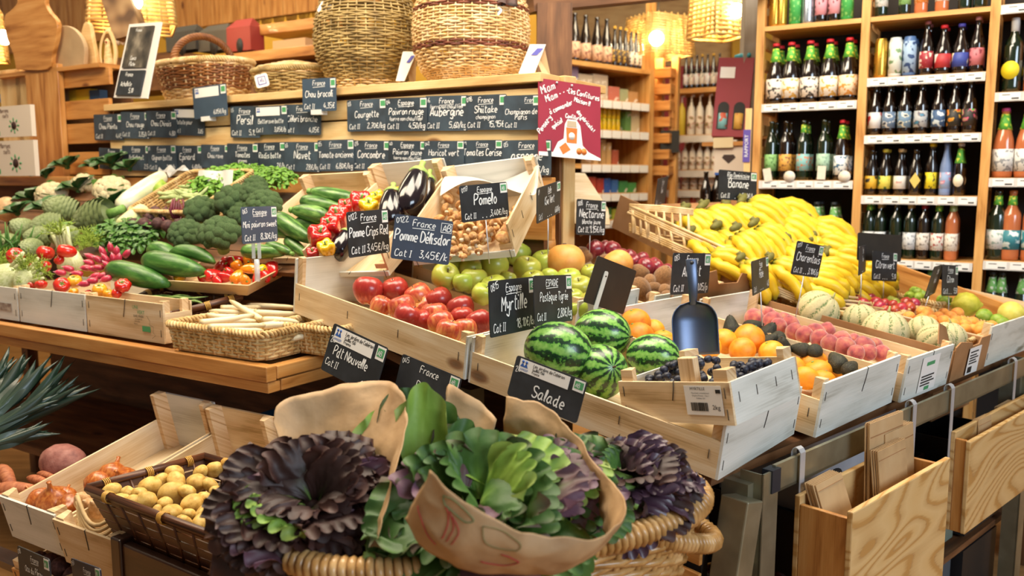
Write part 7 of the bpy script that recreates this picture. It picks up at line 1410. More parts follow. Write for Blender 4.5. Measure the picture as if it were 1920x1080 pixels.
for k, (xa, xb, ya, yb, col) in enumerate(((108, 128, 165, 190, '#b08a5a'), (130, 142, 168, 190, '#c2a02a'), (143, 168, 166, 190, '#d0a81e'), (168, 186, 168, 190, '#2c4a6a'), (0, 14, 175, 192, '#2f6aa0'))):
    a, b = lv(xa, yb, VS + .05), lv(xb, ya, VS + .05); tag(ob('carton', MB().box(0, b[0] - a[0], 0, .04, 0, b[1] - a[1]), colm(col, .6), None, ML @ T(a[0], VS + .05, a[1])), ['tan', 'mustard', 'bright yellow', 'dark blue', 'light blue'][k] + ' packet seen between the slats of the pine stand', 'packet')
# ------------------------------------------------------------------ far shelves in the middle
G0 = P(1068, 300, 5.6); MG = frame(V((G0.x, G0.y, 0)), WD, ND); MGi = MG.inverted()
def onG(x, y): return MGi @ HM(x, y, MG @ RX(PI / 2), 0)
gs = thing('far_shelf', 'pine shelf unit of jars and packets behind the burgundy notice', 'shelving', MG)
gx0, gx1 = onG(1040, 300).x, onG(1224, 300).x
for x in (gx0, gx1 - .05): ob('upright', MB().box(x, x + .05, 0, .05, 0, 2.75), SHELFW, gs)
ob('back_board', MB().box(gx0, gx1, .42, .44, 0, 2.3), mat('shelf_back', '#7a5028', rough=.7), gs); ob('side_board', MB().box(gx1 - .05, gx1, .05, .42, 0, 2.3), SHELFW, gs)
GZ = [onG(1150, y).z for y in (122, 188, 244, 308, 362, 412)]
for i, z in enumerate(GZ):
    s_ = ob('shelf_board', MB().box(gx0, gx1 - .05, 0, .42, z - .03, z), SHELFW, gs)
    if i > 0:
        for k in range(7): x = gx0 + (gx1 - gx0) * (.25 + .1 * k); ob('price_card', MB().box(x, x + .09, -.008, -.002, z - .055, z - .004), PAPER, s_)
bottle('far_a', 'cider', GLB, lab('#cfa98c', ['#8a5a4a'])); bottle('far_b', 'beer', GLB, lab('#3a2a20', ['#c9a24a']), colm('#c99a2e')); bottle('far_c', 'beer', GLB, lab('#d3cabb', ['#5a5048']), colm('#c99a2e'))
def grow(px, z, key, lb_, sc_=1.0, y=.10, M=MG, on=onG, group='far bottles'):
    p = on(px, 300); return put(key, M @ T(p.x, y, z + .001) @ (S(*sc_) if isinstance(sc_, tuple) else S(sc_)), lb_, group)
for k, px in enumerate((1078, 1096, 1116, 1137, 1155)): grow(px, GZ[0], 'far_a', 'dark bottle with a pinkish label, %s from left on the far shelf top' % ORD[k], (.95, .95, 1.15))
for k, px in enumerate((1170, 1180, 1190, 1200, 1209, 1217)): grow(px, GZ[0], 'far_b' if k < 3 else 'far_c', 'small bottle with a yellow cap, %s from left on the far shelf top' % ORD[k], (.75, .75, 1.25))
def cartonrow(z, items, lb_, M=MG, on=onG, y=.06, dep=.12):
    for k, (xa, xb, h, col) in enumerate(items):
        a, b = on(xa, 300).x, on(xb, 300).x
        o = ob('carton', MB().box(0, b - a, 0, dep, 0, h), mat('p' + col, [col, col, '#e0d8cc'], 22, 2, rough=.5, pos=[0, .6, .66]), None, M @ T(a, y, z + .001)); tag(o, lb_ % ORD[k], 'packet', lb_ % 'row')
cartonrow(GZ[1], [(1072, 1095, .22, '#8a7a9a'), (1096, 1122, .16, '#c0b29c'), (1123, 1150, .17, '#bfae9a'), (1152, 1172, .10, '#b96a5a'), (1173, 1188, .09, '#9aa07c'), (1189, 1206, .08, '#b78a5a')], 'tea carton, %s from left on the second far shelf')
cartonrow(GZ[3], [(1126, 1134, .14, '#b99a6c'), (1140, 1148, .17, '#b08c5a'), (1150, 1158, .15, '#c09a64'), (1160, 1172, .10, '#a5533c')], 'kraft packet, %s from left on the fourth far shelf')
cartonrow(GZ[4], [(1110, 1130, .11, '#b84a34'), (1132, 1145, .10, '#a83c30'), (1146, 1158, .10, '#2c56a8'), (1160, 1172, .09, '#3a6ab0'), (1174, 1190, .08, '#3f8a4c'), (1191, 1206, .07, '#4a9a50')], 'coloured packet, %s from left on the fifth far shelf')
cartonrow(GZ[5], [(1120, 1140, .09, '#4a8a3c'), (1142, 1160, .08, '#3f7a3a'), (1162, 1180, .07, '#a8b03c'), (1182, 1200, .08, '#4f9a4a')], 'green packet, %s from left on the lowest far shelf')
kind('jar', 'jar', 'jar', MB().lathe([(.03, 0), (.034, .005), (.034, .07), (.028, .08)], 14), colm('#d8b81e', .3), [('lid', MB().lathe([(.031, .078), (.031, .095), (0, .096)], 14), colm('#e0cf3a', .35))])
kind('jar_o', 'jar', 'jar', MB().lathe([(.03, 0), (.034, .005), (.034, .07), (.028, .08)], 14), colm('#c9762a', .3), [('lid', MB().lathe([(.031, .078), (.031, .095), (0, .096)], 14), colm('#d8a83a', .35))])
for k in range(6):
    px = 1131 + k * 8.5
    for r_ in (0, 1):
        p = onG(px, 300); put('jar_o' if k == 0 else 'jar', MG @ T(p.x, .08, GZ[2] + .001 + r_ * .083) @ S(.5, .5, .85), '%s jar, %s from left, %s layer on the third far shelf' % ('orange' if k == 0 else 'yellow', ORD[k], 'upper' if r_ else 'lower'), 'stacked jars')
cartonrow(GZ[2], [(1184, 1194, .14, '#5f8a4a'), (1195, 1210, .17, '#cdbf9a')], 'carton %s from left beside the yellow jars')
G2 = P(1250, 300, 7.0); MG2 = frame(V((G2.x, G2.y, 0)), UD, VD); MG2i = MG2.inverted()
def onG2(x, y): return MG2i @ HM(x, y, MG2 @ RX(PI / 2), 0)
g2 = thing('cleaning_shelf', 'far shelf of beer and white cleaning bottles in the middle', 'shelving', MG2)
hx0, hx1 = onG2(1252, 300).x, onG2(1420, 300).x; HZS = [onG2(1320, y).z for y in (164, 252, 318, 356, 400)]
for x in (hx0, hx1 - .05): ob('upright', MB().box(x, x + .05, 0, .05, 0, HZS[0] + .1), SHELFW, g2)
ob('back_board', MB().box(hx0, hx1, .4, .42, 0, HZS[0]), colm('#8a6236', .7), g2)
for i, z in enumerate(HZS):
    s_ = ob('shelf_board', MB().box(hx0, hx1, 0, .4, z - .035, z), SHELFW, g2)
    if i: ob('price_strip', MB().box(hx0, hx1, -.008, -.002, z - .06, z - .005), STRIP, s_)
for k, px in enumerate((1274, 1284, 1294, 1304, 1314, 1325, 1336)): grow(px, HZS[0], 'far_c' if k % 2 else 'b_rw', 'beer bottle %s from left on top of the far middle shelf' % ORD[k], (.72, .72, 1.2), .1, MG2, onG2)
lt = MB().lathe([(.035, 0), (.04, .006), (.04, .15), (.03, .18), (.014, .195), (.014, .21)], 14)
kind('pump', 'pump_bottle', 'bottle', lt, colm('#dcd7cd', .4), [('pump_head', MB().tube([(0, 0, .21), (0, 0, .25), (.03, 0, .255)], .008, 6), WHITE), ('label', MB().lathe([(.041, .04), (.041, .12)], 14), lab('#d8cfc2', ['#b05a4a', '#7a8a5a'], 30))])
kind('pump_y', 'pump_bottle', 'bottle', lt, colm('#c9b43c', .4), [('pump_head', MB().tube([(0, 0, .21), (0, 0, .25), (.03, 0, .255)], .008, 6), WHITE)])
for row, xs_ in ((1, (1268, 1286, 1302, 1320, 1338)), (2, (1262, 1276, 1290, 1304, 1318, 1332)), (3, (1262, 1278, 1294, 1310, 1326))):
    for k, px in enumerate(xs_): grow(px, HZS[row], 'pump_y' if (row, k) == (1, 0) else 'pump', 'white pump bottle %s from left, %s shelf of the far middle unit' % (ORD[k], ['', 'second', 'third', 'fourth'][row]), (.8, .8, 1.25) if row == 1 else (.68, .68, .85) if row == 2 else (.75, .75, .55), .1, MG2, onG2)
cartonrow(HZS[4], [(1262, 1272, .14, '#a83c30'), (1273, 1290, .12, '#c8bfae'), (1291, 1302, .15, '#b8463a'), (1303, 1315, .12, '#d0c8b8')], 'packet %s from left on the lowest far middle shelf', MG2, onG2)
# ladder of blocks between both far shelves, with things hung on it
lr = thing('block_rack', 'pine rack of stacked blocks between the far shelves', 'rack', frame(V((P(1222, 300, 6.3).x, P(1222, 300, 6.3).y, 0)), UD, VD)); k = 6.3 / F
for y in range(140, 345, 30): z = P(1240, y, 6.3).z; bevel(ob('block', MB().box(0, 34 * k, 0, .1, z - .035, z + .035), PINE, lr), .004)
ob('post', MB().box(-.03, .03, .1, .15, 0, 2.3), SHELFW, lr); ob('post', MB().box(.10, .15, .1, .15, 0, 2.3), SHELFW, lr)
br = thing('hand_brush', 'black brush with a wooden handle hanging from the block rack', 'brush', Matrix.Translation(P(1258, 245, 6.26)))
ob('handle', MB().box(-.012, .012, -.01, .01, -.08, .16), PINE, br); ob('bristles', MB().box(-.075, .06, -.02, .02, -.16, -.0), INKK, br)
# red carton of bottles beside the grey post
o0 = P(1335, 256, 4.25); Mx, Wc, Hc = quadM(P(1336, 108, 4.28), P(1402, 108, 4.22), P(1334, 255, 4.28))
rc = thing('bottle_carrier', 'tall burgundy bottle carrier with two arched windows beside the grey post', 'carton', Mx)
RC = colm('#8c2b34', .6); ob('body', MB().box(0, Wc, 0, Hc, -.09, 0), RC, rc)
for i, (cx_, lcol) in enumerate(((.27, '#7fb7bd'), (.72, '#d2a24a'))):
    pts = [(Wc * (cx_ - .16), Hc * .09), (Wc * (cx_ + .16), Hc * .09)] + [(Wc * cx_ + Wc * .16 * math.cos(a), Hc * .37 + Wc * .16 * math.sin(a)) for a in [PI * q / 8 for q in range(9)]]
    ob('arched_window', MB().poly(pts, 0, T(0, 0, .001)), INKK, rc)
    ob('bottle_label', MB().lathe([(Wc * .145, 0), (Wc * .145, Hc * .2)], 12, T(Wc * cx_, Hc * .095, -.012) @ RX(-PI / 2)), lab(lcol, ['#b5523a'], 30), rc)
ob('paper_note', MB().box(Wc * .08, Wc * .5, Hc * .74, Hc * .88, .001, .003), PAPER, rc)
tag(ob('toy_figure', MB().tube([V((-.04, 0, 0)), V((-.01, 0, .02)), V((.02, 0, .01)), V((.03, 0, .05))], [.012, .016, .014, .01], 7), colm('#2c8a9a', .4), None, Mx @ T(Wc * .68, Hc + .012, -.04)), 'small turquoise toy lying on the burgundy carrier', 'toy')
ps = thing('small_poster', 'cream poster with a dark emblem below the burgundy carrier', 'poster', frame(P(1338, 328, 4.3), UD, V((0, 0, 1))))
ob('sheet', MB().box(0, .155, 0, .145, -.004, 0), colm('#d5c5b4', .6), ps); ob('emblem', MB().poly([(.04, .085), (.075, .055), (.11, .085), (.10, .10), (.05, .10)], 0, T(0, 0, .001)), colm('#3c2c28'), ps); ob('blue_edge', MB().box(.005, .06, .0, .012, 0, .001), INKB, ps)
cs_ = thing('price_shelf', 'small pine ledge with a cream card under the burgundy carrier', 'ledge', frame(P(1316, 274, 4.3), UD, V((0, 0, 1)))); ob('ledge', MB().box(0, .22, 0, .02, -.1, 0), PINE, cs_); ob('card', MB().box(.06, .16, -.01, .04, .001, .004), colm('#d5c29a', .6), cs_)
vt_ = ob('vertical_sign', MB().box(0, .034, 0, .15, -.003, 0), colm('#5a4a9a', .5), None, frame(P(1392, 304, 4.012), UD, V((0, 0, 1)))); tag(vt_, 'narrow violet sign reading RAPPORT upwards beside the bottle shelving', 'sign')
printed('RAPPORT', .024, CHALK, vt_, T(.017, .075, .001) @ RZ(PI / 2))
tag(ob('shelf_prop', MB().box(0, .03, -P(1394, 325, 4.02).z, .30, -.004, .0), PINEL, None, frame(P(1394, 325, 4.02), UD, V((0, 0, 1)))), 'thin pine strip behind the violet sign', 'strip')
for k, px in enumerate((1322, 1343, 1362, 1383)):
    q = P(px, 400, 4.6); o = put('dk', Matrix.Translation(q) @ S(1.0), 'brown beer bottle with a white 3, %s from left behind the bananas' % ORD[k], 'numbered beer bottles'); printed('3', .035, CHALK, o, T(0, -.0312, .09) @ RX(PI / 2))
bs_ = thing('low_bottle_stand', 'low stand carrying the numbered beer bottles behind the bananas', 'stand', frame(P(1300, 401, 4.6), UD, V((0, 0, 1)))); ob('top', MB().box(0, .4, -.03, -.001, -.12, .1), SHELFW, bs_); ob('front', MB().box(0, .4, -.9, -.03, -.1, -.08), colm('#c04a3a', .6), bs_); ob('leg', MB().box(.02, .06, -1.4, -.03, -.08, -.04), SHELFW, bs_)
# ------------------------------------------------------------------ hanging boxes of paper bags on the rail
def onR(x, y, off): return MRH.inverted() @ HM(x, y, MRH @ T(0, off, 0) @ RX(PI / 2), 0)   # a plane parallel to the rail, off metres inside
def bagbox(inner, outer, far, bottom_z, label, hooks, back=-.052):
    a = onR(*inner, back); w_ = .05
    for k in range(60):
        w_ = .04 + k * .004; q = proj(MRH @ V((a.x, back - w_, a.z - .012)))
        if q[0] <= outer[0] and False: break
        if q[1] > outer[1]: break
    y1 = back - w_; f = onR(*far, y1); L = f.x - a.x
    t = thing('bag_box', label, 'box', MRH @ T(a.x, 0, a.z)); H = bottom_z
    bevel(ob('back_panel', MB().box(0, L, back - .012, back, -H, .005), PLY, t), .002)
    bevel(ob('front_panel', MB().box(-.004, L + .004, y1 - .013, y1, -H, (f.z + onR(*outer, y1).z) / 2 - a.z), PLY, t), .003)
    for x in (0, L - .012): bevel(ob('end_panel', MB().box(x, x + .012, y1, back - .012, -H, -.012), PINE, t), .002)
    ob('bottom_panel', MB().box(.012, L - .012, y1, back - .012, -H, -H + .01), PINE, t)
    for px, py in hooks:
        x = onR(px, py, -.05).x - a.x; zt = -a.z
        hm = MB(); hp = [(-.0315, zt - .03), (-.0315, zt + .003), (-.035, zt + .010), (-.041, zt + .013), (-.047, zt + .010), (-.0515, zt + .003), (-.0515, -H * .9)]; hm.add([(x + dx, y_, z_) for y_, z_ in hp for dx in (-.010, .010)], [(2 * i, 2 * i + 1, 2 * i + 3, 2 * i + 2) for i in range(6)], None, 0, False); solid(ob('rail_hook', hm, STEELB, t), .0016)
    return t, a, L, y1
KB = mat('bag_kraft', ['#ad8a5f', '#c09c6e', '#c8a77b'], 10, 4, rough=.75)
t1, a1, L1, y1 = bagbox((1490, 932), (1575, 972), (1771, 850), .30, 'figured plywood box of paper bags hanging from the rail, nearer one', [(1505, 830), (1716, 740)])
t2, a2, L2, y2 = bagbox((1783, 812), (1838, 812), (1960, 745), .27, 'plywood box of paper bags hanging from the rail, farther one', [(1788, 705), (1906, 660)])
def bag(px, py, off, w_, h, lean, n, label, group, dx=0):
    p = onR(px, py, off)
    bx = (a1, L1) if p.x < a2.x - .05 else (a2, L2); px_ = min(max(p.x, bx[0].x + .02), bx[0].x + bx[1] - w_ - .02); ry = random.uniform(-.02, .02)
    for k in range(n):
        o = thing('paper_bag', label, 'bag', MRH @ T(px_ + random.uniform(-.003, .003), off + k * .0045, p.z - h) @ RX(lean) @ RY(ry), group)
        mb = MB(); mb.box(0, w_, -.0006, .0006, 0, h); mb.box(0, w_, .0008, .002, 0, h * .985)
        ob('bag_sheet', mb, KB, o); ob('folded_edge', MB().box(w_ * .02, w_ * .98, -.0016, -.0008, h * .86, h * .87), CARD, o)
ym = (-.064 + y1) / 2
bag(1640, 797, ym + .01, .17, .24, -.05, 3, 'tall kraft bag standing highest in the nearer plywood box', 'tall kraft bags')
bag(1662, 850, ym - .02, .14, .16, -.12, 4, 'kraft bag in the middle of the nearer plywood box', 'middle kraft bags')
bag(1712, 800, ym + .0, .15, .22, -.08, 6, 'kraft bag at the far end of the nearer plywood box', 'far kraft bags')
bag(1556, 915, ym - .005, .11, .10, -.35, 6, 'small kraft bag leaning at the near end of the nearer plywood box', 'small kraft bags')
bag(1842, 790, (y2 - .064) / 2, .10, .12, -.1, 4, 'kraft bag in the farther plywood box', 'kraft bags of the farther box')
bag(1885, 765, (y2 - .064) / 2 + .01, .12, .14, -.1, 4, 'taller kraft bag at the far end of the farther plywood box', 'taller kraft bags of the farther box')
# ------------------------------------------------------------------ below the fruit table
def flatbox(M, W_, D, H, m, label, name='cardboard_box', cat='box', open_=True):
    t = thing(name, label, cat, M); 
    ob('front_panel', MB().box(0, W_, 0, .005, 0, H), m, t); ob('back_panel', MB().box(0, W_, D - .005, D, 0, H), m, t)
    for x in (0, W_ - .005): ob('side_panel', MB().box(x, x + .005, .005, D - .005, 0, H), m, t)
    ob('bottom_panel', MB().box(.005, W_ - .005, .005, D - .005, 0, .005), m, t); return t
GRB = mat('grey_print_board', ['#8c93a0', '#9ea4ae'], 6, 3, rough=.7)
us = thing('lower_shelf', 'dark slatted shelf under the fruit table', 'shelf', MRH)
for k in range(7): ob('slat', MB().box(-.10, 2.0, .02 + k * .1, .10 + k * .1, -.59, -.57), BROWNW, us)
for x in (0, .95, 1.95): ob('leg', MB().box(x, x + .05, .03, .07, -.86, -.59), BROWNW, us)
q = onR(1505, 915, .16); q2 = onR(1650, 815, .16)
b_ = flatbox(MRH @ T(q.x, .16, -.30), q2.x - q.x + .10, .25, .20, GRB, 'grey printed fruit box with red lettering under the fruit table')
qt = onR(1563, 852, .158); printed('ahar', .062, INKR, b_, T(qt.x - q.x, -.001, qt.z + .30) @ RX(PI / 2)); l = MB(); [l.box(.19, .19 + w_, -.001, -.0004, z, z + .006) for z, w_ in ((.14, .05), (.125, .06), (.11, .05))]; ob('small_print', l, INKK, b_)
ob('hand_hole', MB().lathe([(.035, 0), (.035, .0006)], 18, T(.17, -.0004, .055) @ RX(PI / 2) @ S(1.3, .65, 1)), INKK, b_)
ub = flatbox(MRH @ T(q.x - .02, .14, -.565), .75, .3, .265, mat('dark_crate_board', '#2b2119', rough=.8), 'dark crate under the printed fruit box')
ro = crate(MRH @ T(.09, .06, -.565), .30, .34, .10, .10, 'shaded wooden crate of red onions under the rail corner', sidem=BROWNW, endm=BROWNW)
ros = []
for k in range(44):
    i, j, lz = k % 5, (k // 5) % 4, k // 20; ros.append(put('red_onion', MRH @ T(.13 + i * .056 + random.uniform(-.003, .003), .095 + j * .06 + random.uniform(-.003, .003), -.52 + lz * .055 + random.uniform(0, .02) + (.03 if j > 1 else 0)) @ Euler((random.gauss(0, .6), random.gauss(0, .6), random.uniform(0, 6))).to_matrix().to_4x4() @ S(random.uniform(.025, .028)), 'red onion', 'red onions'))
upd(); name_pile(ros, 'dark red onion', 'of the shaded onion crate', 14, 'red onions')
q = onR(1660, 1075, .06); tb_ = flatbox(MRH @ T(.93, .055, -.56), .36, .28, .21, mat('grey_green_box', ['#5f7068', '#6c7c72'], 6, 3, rough=.6), 'grey green box standing between the two bag boxes'); tag(put('tomato', MRH @ T(1.0, .14, -.33) @ S(.045), 'red tomato in the grey green box under the rail'), 'red tomato in the grey green box under the rail', 'tomato')
flatbox(MRH @ T(.93, .055, -.86), .36, .28, .25, mat('blue_grey_box', '#48525c', rough=.6), 'blue grey box below the grey green one')
kb = flatbox(MRH @ T(1.32, .03, -.56), .30, .32, .30, mat('black_box', ['#17181a', '#232426'], 6, 3, rough=.5), 'black carton with a cut grip under the farther bag box')
ob('grip_hole', MB().poly([(.17, .17), (.24, .17), (.24, .21), (.22, .235), (.17, .235)], 0, T(0, -.0006, 0) @ RX(PI / 2)), mat('grip_light', '#6a6250', rough=.8), kb)
flatbox(MRH @ T(1.32, .03, -.86), .30, .32, .25, mat('black_box2', '#1b1c1f', rough=.5), 'second black carton below the one with the grip')
cd_ = flatbox(MRH @ T(1.45, .20, -.25), .34, .25, .14, CARD, 'kraft carton seen under the rail behind the farther bag box')
wb = thing('wooden_crate', 'pine crate standing on the floor at the right edge', 'crate', MRH @ T(1.95, -.02, -.86))
for z in (.02, .14, .26, .38): ob('board', MB().box(0, .45, 0, .012, z, z + .10), PINE, wb)
for x in (0, .42): ob('corner_post', MB().box(x, x + .03, .013, .04, 0, .5), BROWNW, wb)
# ------------------------------------------------------------------ crates below the vegetable table, bottom left
VT = (VD * math.cos(R(13)) + V((0, 0, math.sin(R(13)))))
Q0 = HZ(110, 966, .66); MLW = frame(Q0, UD, VT) @ T(0, 0, -.115)
def low(x, y, h): return MLW.inverted() @ HM(x, y, MLW, h)
xa = low(-8, 925, .115).x
CW_ = .20; LL = low(225, 815, .11).y
WA = crate(MLW @ T(-.245, .0, 0), .235, .47, .095, .115, 'whitewashed crate of sweet potatoes at the lower left', back_h=.17, post=.03)
WB_ = crate(MLW @ T(.0, -.01, 0), .235, .47, .095, .115, 'pale crate of onions next to the potato basket', back_h=.17, post=.03, endm=POP)
WC_ = crate(MLW @ T(.245, .05, 0), .235, .44, .095, .115, 'crate mostly hidden behind the potato basket and red lettuce', back_h=.18, post=.03)
for nm, dx in (('left', -.245), ('right', .0)):
    cr_ = crate(MLW @ T(dx + .01, -.03, -.135), .235, .46, .06, .065, 'lower crate of small roots, %s one of the bottom pair' % nm, post=.03, endm=PINE)
for k in range(9):
    put('beet', MLW @ T(-.2 + .047 * k, .015, -.075 + random.uniform(-.006, .01)) @ rrot() @ S(random.uniform(.02, .028)), 'small dark root in the lower crates, %s from left' % ORD[k], 'small roots')
rk = thing('crate_rack', 'dark wooden rack carrying the lower left crates', 'rack', MLW)
ob('top_bar', MB().box(-.8, .55, .02, .06, -.165, -.14), DARKW, rk); ob('top_bar', MB().box(-.8, .55, .38, .42, -.165, -.14), DARKW, rk)
for x in (-.75, -.02, .5): ob('leg', MB().box(x, x + .04, .02, .06, -.75, -.165), DARKW, rk)
SW = [((-60, 680), (225, 690), .95, .085), ((0, 560), (70, 700), 1.1, .10), ((120, 620), (260, 670), .9, .07), ((170, 600), (280, 640), .9, .07), ((-60, 725), (130, 715), .9, .08)]
for i, (a, b, rr, h) in enumerate(SW): lay('carrot', a, b, MLW, h - .03, 'orange brown sweet potato, %s in the lower left crate' % ['longest', 'upright one at the left', 'small middle one', 'small one behind', 'nearest'][i], rr, 'sweet potatoes', c3, random.uniform(-1, 1))
q = HM(*c3(285, 555), MLW, .05); tag(put('sweet_big', Matrix.Translation(q) @ RZ(-.4) @ S(.068), 'x'), 'large pink brown sweet potato lying across the crate', 'sweet potato')
for i, (x, y, s_) in enumerate(((520, 625, .042), (455, 660, .038), (570, 640, .036), (250, 740, .045), (185, 735, .036), (325, 760, .034), (300, 720, .03))):
    put('onion', Matrix.Translation(HM(*c3(x, y), MLW, .055)) @ Euler((random.gauss(0, .8), random.gauss(0, .8), 0)).to_matrix().to_4x4() @ S(s_), 'brown onion, %s' % ['highest at the back of the crate', 'second at the back of the crate', 'under the potato basket rim', 'large golden one at the near end', 'left one at the near end', 'right one at the near end', 'middle one behind the golden onion'][i], 'onions')
kind('shallot', 'shallot', 'shallot', MB().lathe([(0, -1), (.4, -.85), (.7, -.4), (.72, .1), (.5, .6), (.2, 1.0), (.08, 1.3), (0, 1.32)], 14), mat('shallot_skin', ['#b98a5c', '#cfa87c', '#d9b890'], 4, 3, rough=.4, rand=.1))
for x, y in ((385, 735), (415, 765), (450, 770)): put('shallot', Matrix.Translation(HM(*c3(x, y), MLW, .08)) @ RX(.8) @ S(.032), 'pale shallot beside the coil, %s' % {385: 'left', 415: 'middle', 450: 'right'}[x], 'shallots')
co = thing('cord_coil', 'coil of pale cord hanging over the onion crate end', 'coil', Matrix.Translation(HM(*c3(425, 800), MLW, .10)))
for k in range(6): ob('strand', MB().tube([CX * ((-.035 + .003 * k) + .11 * t_) + CU * (.045 - .013 * k * .9 - .05 * math.sin(PI * t_) - .02 * t_) - CW * (.01 * k * .4 + .03 * math.sin(PI * t_)) for t_ in [q / 10 for q in range(11)]], .0052, 6), mat('cord_pale', ['#b99a6a', '#d0b282'], 30, 3, rough=.6), co)
# leeks
LEEK = uvgrad('leek_leaf', ['#7f9068', '#2c4030', '#1a2c22', '#23392c'], [0, .2, .6, 1], 'Y', .12, 6, .4, .15, .15); LEEKW = mat('leek_white', ['#c3cc9c', '#dbdfc2'], 8, 3, rough=.4)  # leaf greens darkened to carry the shade under the table
for i, (a, b, d_) in enumerate((((-60, 470), (330, 110), 2.42), ((-80, 380), (240, 80), 2.46), ((-60, 300), (120, 60), 2.5), ((-120, 480), (400, 190), 2.40), ((-90, 430), (280, 230), 2.36), ((-120, 500), (260, 400), 2.33), ((-160, 340), (60, 40), 2.52))):
    A_, B_ = P(*c3(*a), d_ - .06), P(*c3(*b), d_ + .06); d = (B_ - A_); t = thing('leek', 'dark green leek in the bundle under the vegetable table, %s from the front' % ORD[[3, 4, 5, 2, 1, 0, 6][i]], 'leek', frame(A_, d.cross(CW), d), 'leeks'); Ln = d.length
    ob('shank', MB().tube([(0, -.18, 0), (0, -.05, 0), (0, .02, 0)], [.016, .018, .02], 10), LEEKW, t)
    for k in range(5): mb = MB(); leaf(mb, RY((k - 2) * .45) @ RZ((k - 2) * .07), Ln * random.uniform(.85, 1.1), .045, .004, 2, random.uniform(-.25, .25), 1.0, 6, 10, seed=k, tipw=.1); ob('leaf', mb, LEEK, t)
# blue box below
bb_ = thing('blue_box', 'dark blue carton with a cream label under the vegetable table', 'box', ML @ T(-.63, .35, .42)); BL = mat('blue_board', ['#1d4258', '#265068'], 6, 3, rough=.6)
ob('front_panel', MB().box(0, .46, 0, .006, 0, .20), BL, bb_); ob('side_panel', MB().box(.454, .46, .006, .3, 0, .20), BL, bb_); ob('side_panel', MB().box(0, .006, .006, .3, 0, .20), BL, bb_); ob('back_panel', MB().box(.006, .454, .294, .3, 0, .21), BL, bb_); ob('bottom_panel', MB().box(.006, .454, .006, .294, 0, .006), BL, bb_)
ob('cream_label', MB().box(.02, .16, -.002, 0, .07, .18), colm('#8f8468', .7), bb_); ob('green_label', MB().box(.18, .25, -.002, 0, .11, .17), colm('#2f6a4a', .7), bb_)
sb_ = thing('lower_shelf', 'dark lower shelf under the vegetable table', 'shelf', ML); ob('board', MB().box(-2.3, -.45, .25, .8, .39, .418), BROWNW, sb_); ob('back_board', MB().box(-2.4, -.45, .82, .84, .1, .9), BROWNW, sb_)
for x in (-2.25, -.55): ob('leg', MB().box(x, x + .04, .3, .34, 0, .39), BROWNW, sb_)
# ------------------------------------------------------------------ potato basket and the dark chair in front of it
pl, pb, pn = HZ(163, 917, .745), HZ(384, 857, .745), HZ(480, 1036, .745); pr = pb + (pn - pl)
MPB = Matrix.Translation((pl + pr) / 2); Mi = MPB.inverted()
slatbasket(MPB, [Mi @ pl, Mi @ pn, Mi @ pr, Mi @ pb], .11, 'dark bamboo basket of yellow potatoes left of the red lettuce', BSK, TIE, .80)
PO = [(510, 692, 54), (590, 697, 38), (692, 668, 66), (668, 742, 66), (790, 700, 80), (802, 606, 52), (812, 640, 50), (908, 650, 60), (985, 592, 50), (922, 602, 44), (885, 747, 58), (790, 792, 62), (870, 797, 40), (950, 795, 58), (845, 832, 44), (930, 840, 60), (940, 722, 42), (975, 752, 40), (968, 662, 42), (722, 776, 30), (560, 735, 50), (1065, 860, 56), (1070, 915, 50), (722, 797, 30), (1010, 825, 34), (620, 735, 44), (740, 640, 46), (1010, 880, 40), (1000, 700, 44), (860, 690, 44), (640, 700, 40), (760, 745, 44), (1040, 780, 44), (1060, 700, 46)]
pile(['potato0', 'potato1', 'potato2'], [p + (random.uniform(-.008, .006),) for p in PO], MPB, -.012, c3, 'yellow potato', 'of the potato basket', 'potatoes', 1 / 2.455 * 1.9, 1.0, .5, rowpx=13)
# filler potatoes underneath are not needed: a woven paper bottom shows dark between them
tag(ob('kraft_scrap', MB().sheet(lambda u, v: V((u * .03, v * .09 - .04, .02 * math.sin(u * 3) + .03 * v)), 6, 6), KRAFT, None, frame(P(418, 1000, 1.63), CX, CU)), 'scrap of kraft paper stuck into the potato basket corner', 'paper')
dv = (pn - pl).normalized(); pv = V((-dv.y, dv.x, 0))
ch = thing('wooden_chair', 'dark brown wooden chair with its back rail before the potato basket', 'chair', frame(V((HZ(222, 1000, .665).x, HZ(222, 1000, .665).y, 0)), dv, pv))
for x in (0, .42): bevel(ob('back_post', MB().box(x, x + .036, -.02, .016, 0, .665), DARKW, ch), .004)
bevel(ob('back_rail', MB().box(.034, .422, -.014, .008, .575, .655), DARKW, ch), .004); bevel(ob('back_rail', MB().box(.034, .422, -.014, .008, .50, .54), DARKW, ch), .004)
bevel(ob('seat', MB().box(-.01, .466, .0, .40, .42, .45), DARKW, ch), .004)
for x in (0, .42): ob('front_leg', MB().box(x, x + .036, .36, .396, 0, .42), DARKW, ch)
st = thing('plank_stand', 'dark plank stand under the potato basket', 'stand', frame(V((pl.x, pl.y, 0)), dv, pv)); ob('top', MB().box(.06, .54, .03, .27, .605, .63), DARKW, st)
for x in (.08, .48): ob('leg', MB().box(x, x + .04, .06, .24, 0, .605), DARKW, st)
